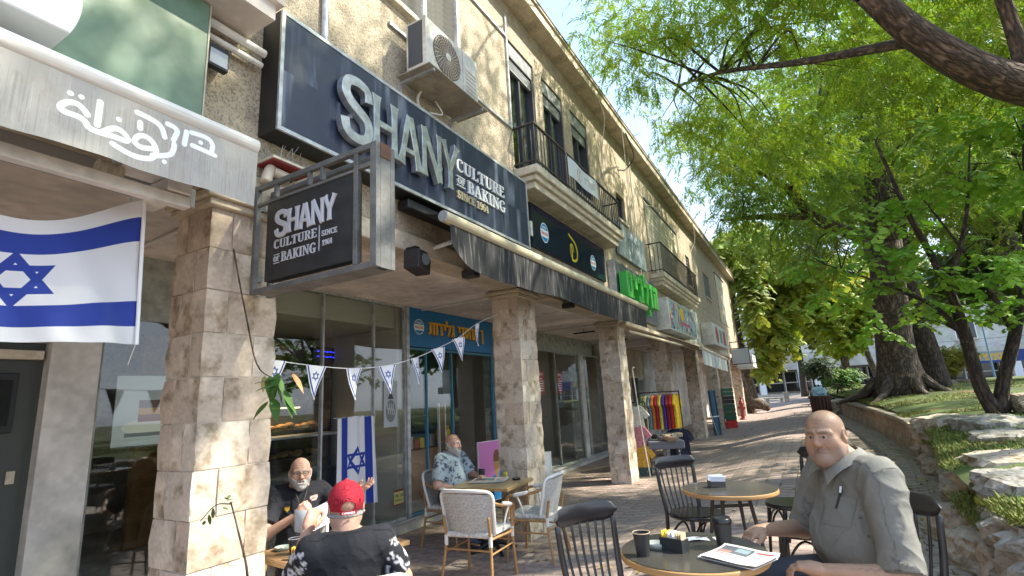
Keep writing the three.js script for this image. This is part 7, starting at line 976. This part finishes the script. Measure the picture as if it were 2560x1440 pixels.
  const shirtF = (x, y, z) => { let d = smin(T0(x, y, z) - .012, Math.min(U[0](x, y, z), U[1](x, y, z)), .035); if (Math.abs(d) > .05) return smax(smax(d, y - (J.sh[1] + .075 - .45 * Math.max(0, z - J.neck[2] + .02)), .006), (o.hem || .5) - y, .01); d -= fold(x, y, z); d = smax(d, y - (J.sh[1] + .075 - .45 * Math.max(0, z - J.neck[2] + .02)), .006); return smax(d, (o.hem || .5) - y, .01); };
  const shirt = part(man, 'shirt', nets(shirtF, [-.62, .42, -.4], [.62, 1.22, .62], o.fine ? .0095 : .012, o.shirtColour), mat([1, 1, 1], .88, { vertexColors: true, bumpMap: rep(T.cloth, 3), bumpScale: .004 }));
  if (o.collar) { const [nx, ny, nz] = J.neck, cm = mat(o.collarC || [.2, .2, .2], .85, { side: THREE.DoubleSide, bumpMap: rep(T.cloth, 3), bumpScale: .002 }), g = 1 + .12 * b;
    for (const s of [1, -1]) { const A = new THREE.CatmullRomCurve3([V(nx, ny + .012, nz - .072 * g), V(nx + s * .052 * g, ny + .008, nz - .05 * g), V(nx + s * .074 * g, ny - .008, nz + .005), V(nx + s * .052 * g, ny - .045, nz + .06 * g), V(nx + s * .012, ny - .085, nz + .09 * g)]), B = new THREE.CatmullRomCurve3([V(nx, ny - .028, nz - .092 * g), V(nx + s * .085 * g, ny - .03, nz - .07 * g), V(nx + s * .118 * g, ny - .045, nz + .012), V(nx + s * .105 * g, ny - .085, nz + .08 * g), V(nx + s * .075 * g, ny - .14, nz + .12 * g)]); part(shirt, 'collar', quadGrid(18, 4, (u, v) => { const p = A.getPoint(u), q = B.getPoint(u), t = p.lerp(q, v); t.y += .012 * Math.sin(v * Math.PI); return [t.x, t.y, t.z]; }), cm); } }
  const hipE = ell([0, .55, -.01], [.175 + .03 * b, .11, .15]); part(man, 'trousers', nets((x, y, z) => { let d = smin(L0(x, y, z), hipE(x, y, z), .05) - .012; if (Math.abs(d) < .05) d -= fold(x, y, z); return smax(smax(d, .1 - y, .01), y - .62, .02); }, [-.4, .06, -.3], [.4, .7, .85], .016), mat(o.trousers, .9));
  const sg = []; for (const s of ['L', 'R']) { const [x, y, z] = J['a' + s]; sg.push(nets(blend([ell([x, .045, z + .02], [.045, .05, .07]), ell([x, .035, z + .12], [.047, .038, .09])], .03), [x - .08, -.01, z - .1], [x + .08, .13, z + .24], .012)); } part(man, 'shoes', colGeo(sg), mat(o.shoes || [.02, .02, .025], .6));
  const inHead = (name, f, lo, hi, h, m) => { const g = nets(f, lo, hi, h); g.applyMatrix4(H); return part(man, name, g, m); };
  const headMesh = (name, g, m) => { g.applyMatrix4(H); return part(man, name, g, m); };
  const mo = ell([0, -.064, .1], [.022, .008, .03]), lg = cone([0, -.09, .07], [0, -.09 - o.beard, .075], .038, .016); if (o.beard) inHead('beard', (x, y, z) => { const h0 = hf(x, y, z); if (Math.abs(h0) > .06 && lg(x, y, z) > .05) return h0; const n = fbm(x * 90, y * 60, z * 90, 2) - .5; const r = Math.max(y + .047 - .022 * sst(.045, .07, Math.abs(x)) + .02 * (noise(x * 60, y * 60, z * 60) - .5), -z + .0 - .005 - .02 * sst(-.05, -.1, y), -(mo(x, y, z))); const long = lg(x, y, z); return smax(smin(h0 - .0028 - n * .006, long - n * .012, .03), r, .006); }, [-.11, -.24, -.06], [.11, .03, .14], .0045, mat(o.beardC, .95));
  if (o.hair) inHead('hair', (x, y, z) => { const n = fbm(x * 80, y * 80, z * 80, 2) - .5; const line = .02 + .3 * Math.max(0, z + .02) - .0; return smax(smax(hf(x, y, z) - .005 - n * .006, -(y + .05 + .25 * (z + .06) * 0), .01), smax(z - .035 + (o.bald ? .045 : 0), o.hairTop !== undefined ? y - o.hairTop : o.bald ? y - .02 - n * .03 : -1, .01), .008); }, [-.11, -.09, -.13], [.11, .14, .06], .005, mat(o.hairC, .95));
  if (o.glasses) { const gm = mat([.03, .025, .025], .3), y = o.glasses === 'up' ? .075 : .004, z = o.glasses === 'up' ? .083 : .103, gs = []; for (const s of [-1, 1]) { gs.push(tf(new THREE.TorusGeometry(.019, .0018, 6, 20), { s: [1.12, .85, 1], t: [s * .032, y, z] })); gs.push(rod(V(s * .053, y + .004, z), V(s * .084, y + (o.glasses === 'up' ? -.02 : .006), -.01), .0018, .0018, 5)); } gs.push(rod(V(-.012, y + .003, z + .002), V(.012, y + .003, z + .002), .0016, .0016, 5)); headMesh('glasses', merge(gs), gm); }
  const onShirt = (x, y, off) => { let z = .5; while (z > -.3 && shirtF(x, y, z) > 0) z -= .002; return z + off; };
  return { man, H, shirt, hf, inHead, headMesh, J, onShirt };
}
const seat = (over = {}) => ({ chest: [0, .9, -.02], sh: [0, 1.0, -.03], shw: .185, neck: [0, 1.085, -.015], head: [0, 1.165, .03], eL: [.25, .74, .06], eR: [-.25, .74, .06], wL: [.14, .70, .3], wR: [-.14, .70, .3], kL: [.12, .53, .42], kR: [-.12, .53, .42], aL: [.12, .1, .44], aR: [-.12, .1, .44], ...over });
{
  // the heavy man in the grey shirt
  const f = [-.87, .49], yw = Math.atan2(f[0], f[1]), P0 = [.12, G(.12, -3.02), -3.02];
  const cloth = (x, y, z) => { const n = .88 + .2 * fbm(x * 12, y * 12, z * 12, 3); return [.175 * n, .170 * n, .145 * n]; };
  const r = person('heavy bald man in a grey short sleeved shirt seated with newspapers', P0, yw, { big: .8, fat: 1, stubble: [.22, .17, .15], w: 1.05, jaw: 1.14, neck: .066, nose: 1.15, hs: .97, skin: [.36, .215, .135], brows: [.09, .07, .06], turn: .62, tilt: .06, lean: .03, fine: 1, sleeve: .98, collar: 1, collarC: [.20, .195, .168], wrinkle: 1.3, shirtColour: cloth, trousers: [.05, .05, .06], hands: { L: { d: [-.45, .1, .85], n: [0, -1, 0], t: [-1, 0, 0], curl: .5 }, R: { d: [.4, -.1, .85], n: [0, -1, 0], t: [1, 0, 0], curl: .5 } }, j: seat({ chest: [0, .92, .0], sh: [0, 1.02, .02], shw: .20, neck: [0, 1.11, .06], head: [.005, 1.18, .115], eL: [.325, .655, .09], eR: [-.3, .70, .14], wL: [.21, .66, .34], wR: [-.13, .745, .42] }) });
  const sh = r.shirt, pk = mat([.17, .165, .14], .88, { bumpMap: rep(T.cloth, 3), bumpScale: .003 });
  const surf = (x, y) => { let z = .5; return z; };
  const pocket = quadGrid(8, 8, (u, v) => { const a = .035 + .11 * u, yy = .80 + .12 * v, w = .165 + .03, zz = .0; return [a, yy, r.onShirt(a, yy, .004 + .003 * v)]; });
  part(sh, 'pocket', pocket, mat([.165, .16, .137], .88, { side: THREE.DoubleSide }));
  part(sh, 'placket', quadGrid(2, 14, (u, v) => { const yy = .62 + .34 * v; return [-.014 + .028 * u, yy, r.onShirt(-.014 + .028 * u, yy, .004)]; }), mat([.165, .16, .137], .88, { side: THREE.DoubleSide }));
  { const pen = thing('pen', 'dark pen with a white clip in the grey shirt pocket', 'pen', [P0[0], P0[1], P0[2]], yw); part(pen, 'barrel', [rod(V(.085, .87, r.onShirt(.085, .87, .008)), V(.088, .95, r.onShirt(.088, .95, .009)), .0045, .0045, 8)], M.black); part(pen, 'clip', [rod(V(.088, .935, r.onShirt(.088, .935, .014)), V(.088, .962, r.onShirt(.088, .962, .011)), .005, .005, 8)], M.white); }
  // bearded man in black
  const black = (x, y, z) => { const n = .8 + .4 * fbm(x * 12, y * 12, z * 12, 2); const bd = Math.hypot((x - .105) / .03, (y - .955) / .02), yl = Math.hypot((x + .095) / .016, (y - .90) / .018); if (z > .03 && bd < 1) return bd < .55 ? [.5, .12, .1] : [.62, .45, .4]; if (z > .03 && yl < 1) return [.6, .38, .04]; return [.008 * n, .009 * n, .015 * n]; };
  const f2 = [.85, .5], b2 = [-3.84, 0, -3.06];
  const q = person('white bearded man in glasses and a black T shirt gesturing with an open hand', b2, Math.atan2(f2[0], f2[1]), { skin: [.50, .30, .22], brows: [.4, .38, .36], turn: -.05, tilt: .02, sleeve: .75, wrinkle: .7, beard: .012, beardC: [.40, .39, .37], hair: 1, hairC: [.42, .40, .38], bald: 1, glasses: 'on', shirtColour: black, trousers: [.03, .03, .05], hands: { L: { d: [.55, .35, .55], n: [.1, .9, -.3], t: [-.5, .4, .6], curl: .22, spread: 1 }, R: { d: [.55, .45, .3], n: [.5, -.2, -.6], t: [0, 1, 0], curl: .95 } }, j: seat({ eL: [.36, .82, .12], wL: [.40, 1.0, .34], eR: [-.27, .74, .2], wR: [-.06, .88, .33], head: [0, 1.16, .04] }) });
  part(q.man, 'cord', sweep([V(-.06, 1.06, .05), V(-.03, .98, .13), V(0, .9, .155), V(.03, .98, .13), V(.06, 1.06, .05)], [.003, .003], 5, 6), M.rail);
  { const s = thing('paper_sheet', 'pale translucent paper sheet held by the bearded man', 'paper', [-3.42, .86, -2.86], .7); part(s, 'sheet', quadGrid(8, 6, (u, v) => [(u - .5) * .26, (v - .5) * .16 + .03 * u - .02 * Math.sin(u * 4), .03 * Math.sin(u * 3 + v)]), mat([.5, .54, .58], .6, { side: THREE.DoubleSide })); part(s, 'crease', [rod(V(-.12, -.02, .002), V(.12, .0, .028), .0012, .0012, 4)], M.white); }
  // man in the red cap, seen from behind
  const sport = (x, y, z) => { const ax = Math.abs(x), arm = ax > .19 && y < 1.0; if (arm) { const n = fbm(x * 60 + y * 40, y * 70 - x * 50, z * 60, 2), k = .5 + .5 * Math.sin((y + ax * .8) * 75 + 3 * noise(x * 20, y * 20, z * 20)); if (k > .42 && n > .46) return [.55, .55, .57]; } const n = .8 + .4 * fbm(x * 9, y * 9, z * 9, 2); return [.007 * n, .008 * n, .013 * n]; };
  const f3 = [-.81, -.58], b3 = [-2.17, .0, -2.02];
  const c = person('man in a red baseball cap and black sport shirt with his back turned', b3, Math.atan2(f3[0], f3[1]), { big: .1, w: 1.04, neck: .06, skin: [.47, .27, .19], sleeve: .8, wrinkle: .8, turn: -.02, tilt: .05, hair: 1, hairTop: -.026, hairC: [.26, .25, .24], shirtColour: sport, trousers: [.05, .05, .06], glasses: 'on', hands: { L: { d: [-.3, .75, .35], n: [-.6, -.2, .5], t: [-.6, .2, .5], curl: .75 }, R: { d: [.3, -.1, .8], n: [0, -1, 0], t: [1, 0, 0], curl: .4 } }, j: seat({ sh: [0, .99, -.04], shw: .165, neck: [0, 1.085, -.02], head: [0, 1.165, .01], eL: [.24, .80, .16], wL: [.17, 1.03, .24], eR: [-.29, .78, .0], wR: [-.2, .77, .26] }) });
  const red = mat([.42, .012, .03], .85, { bumpMap: rep(T.weave, 30), bumpScale: .001 });
  c.headMesh('cap', (() => { const gs = []; const crownG = nets((x, y, z) => { const d = ell([0, .03, -.008], [.09, .098, .106])(x, y, z), inn = ell([0, .03, -.008], [.086, .094, .102])(x, y, z); const hole = Math.hypot(x / .034, (y - .004) / .022, (z + .12) / .05) - 1; return smax(smax(smax(d, -inn, .001), .0 - .016 - y - .12 * (z + .03) * -1 * .6, .004), -hole * .03, .004); }, [-.11, -.05, -.13], [.11, .15, .12], .0042); crownG.deleteAttribute('color'); gs.push(crownG.toNonIndexed()); const brim = quadGrid(14, 6, (u, v) => { const a = (u - .5) * 2.2; return [Math.sin(a) * (.088 + .03 * v), .035 - .012 * v - .03 * Math.abs(u - .5) * v, Math.cos(a) * .1 + .075 * v * Math.cos(a)]; }); gs.push(brim.toNonIndexed()); const btn = new THREE.SphereGeometry(.008, 8, 6); btn.translate(0, .128, -.008); gs.push(btn.toNonIndexed()); return mergeGeometries(gs.map(clean), false); })(), red);
  { const tx = canvasTex(128, 32, (g) => { g.fillStyle = '#8e1420'; g.fillRect(0, 0, 128, 32); g.fillStyle = '#fff'; g.font = 'bold 24px sans-serif'; g.textAlign = 'center'; g.fillText('CANADA', 64, 25); }); c.headMesh('cap_strap', quadGrid(10, 1, (u, v) => { const a = (u - .5) * .9; return [-Math.sin(a) * .095, -.03 + .017 * v, -.008 - Math.cos(a) * .111]; }), printed(tx, .8, { side: THREE.DoubleSide })); }
  // man in the floral shirt
  const floral = (x, y, z) => { const n = fbm(x * 17 + 5, y * 17, z * 17, 3), m = fbm(x * 45, y * 45 + 7, z * 45, 2); if (n > .56 && m > .42) return [.06, .075, .11]; return [.34 * (.9 + .2 * m), .40 * (.9 + .2 * m), .42 * (.9 + .2 * m)]; };
  const e = person('bald grey bearded man in a pale blue floral shirt beside the square table', [-4.0, 0, -5.42], FACE - .12, { skin: [.50, .29, .21], brows: [.35, .33, .31], turn: .1, tilt: .02, sleeve: .85, wrinkle: .8, big: .3, beard: .05, beardC: [.36, .35, .33], hair: 1, hairC: [.4, .39, .37], bald: 1, glasses: 'up', shirtColour: floral, trousers: [.06, .075, .11], collar: 1, collarC: [.3, .36, .38], hands: { L: { d: [-.3, -.05, .9], n: [0, -1, 0], t: [-1, 0, 0], curl: .35 }, R: { d: [.5, -.1, .6], n: [.2, -1, 0], t: [1, 0, 0], curl: .45 } }, j: seat({ wL: [.12, .775, .33], eL: [.26, .77, .1], eR: [-.29, .72, .02], wR: [-.14, .66, .25], kL: [.12, .53, .38], kR: [-.12, .53, .38], aL: [.12, .1, .3], aR: [-.12, .1, .36] }) });
}
scene.traverse((o) => { if (o.isMesh) { o.castShadow = true; o.receiveShadow = true; } });
renderer.render(scene, camera);
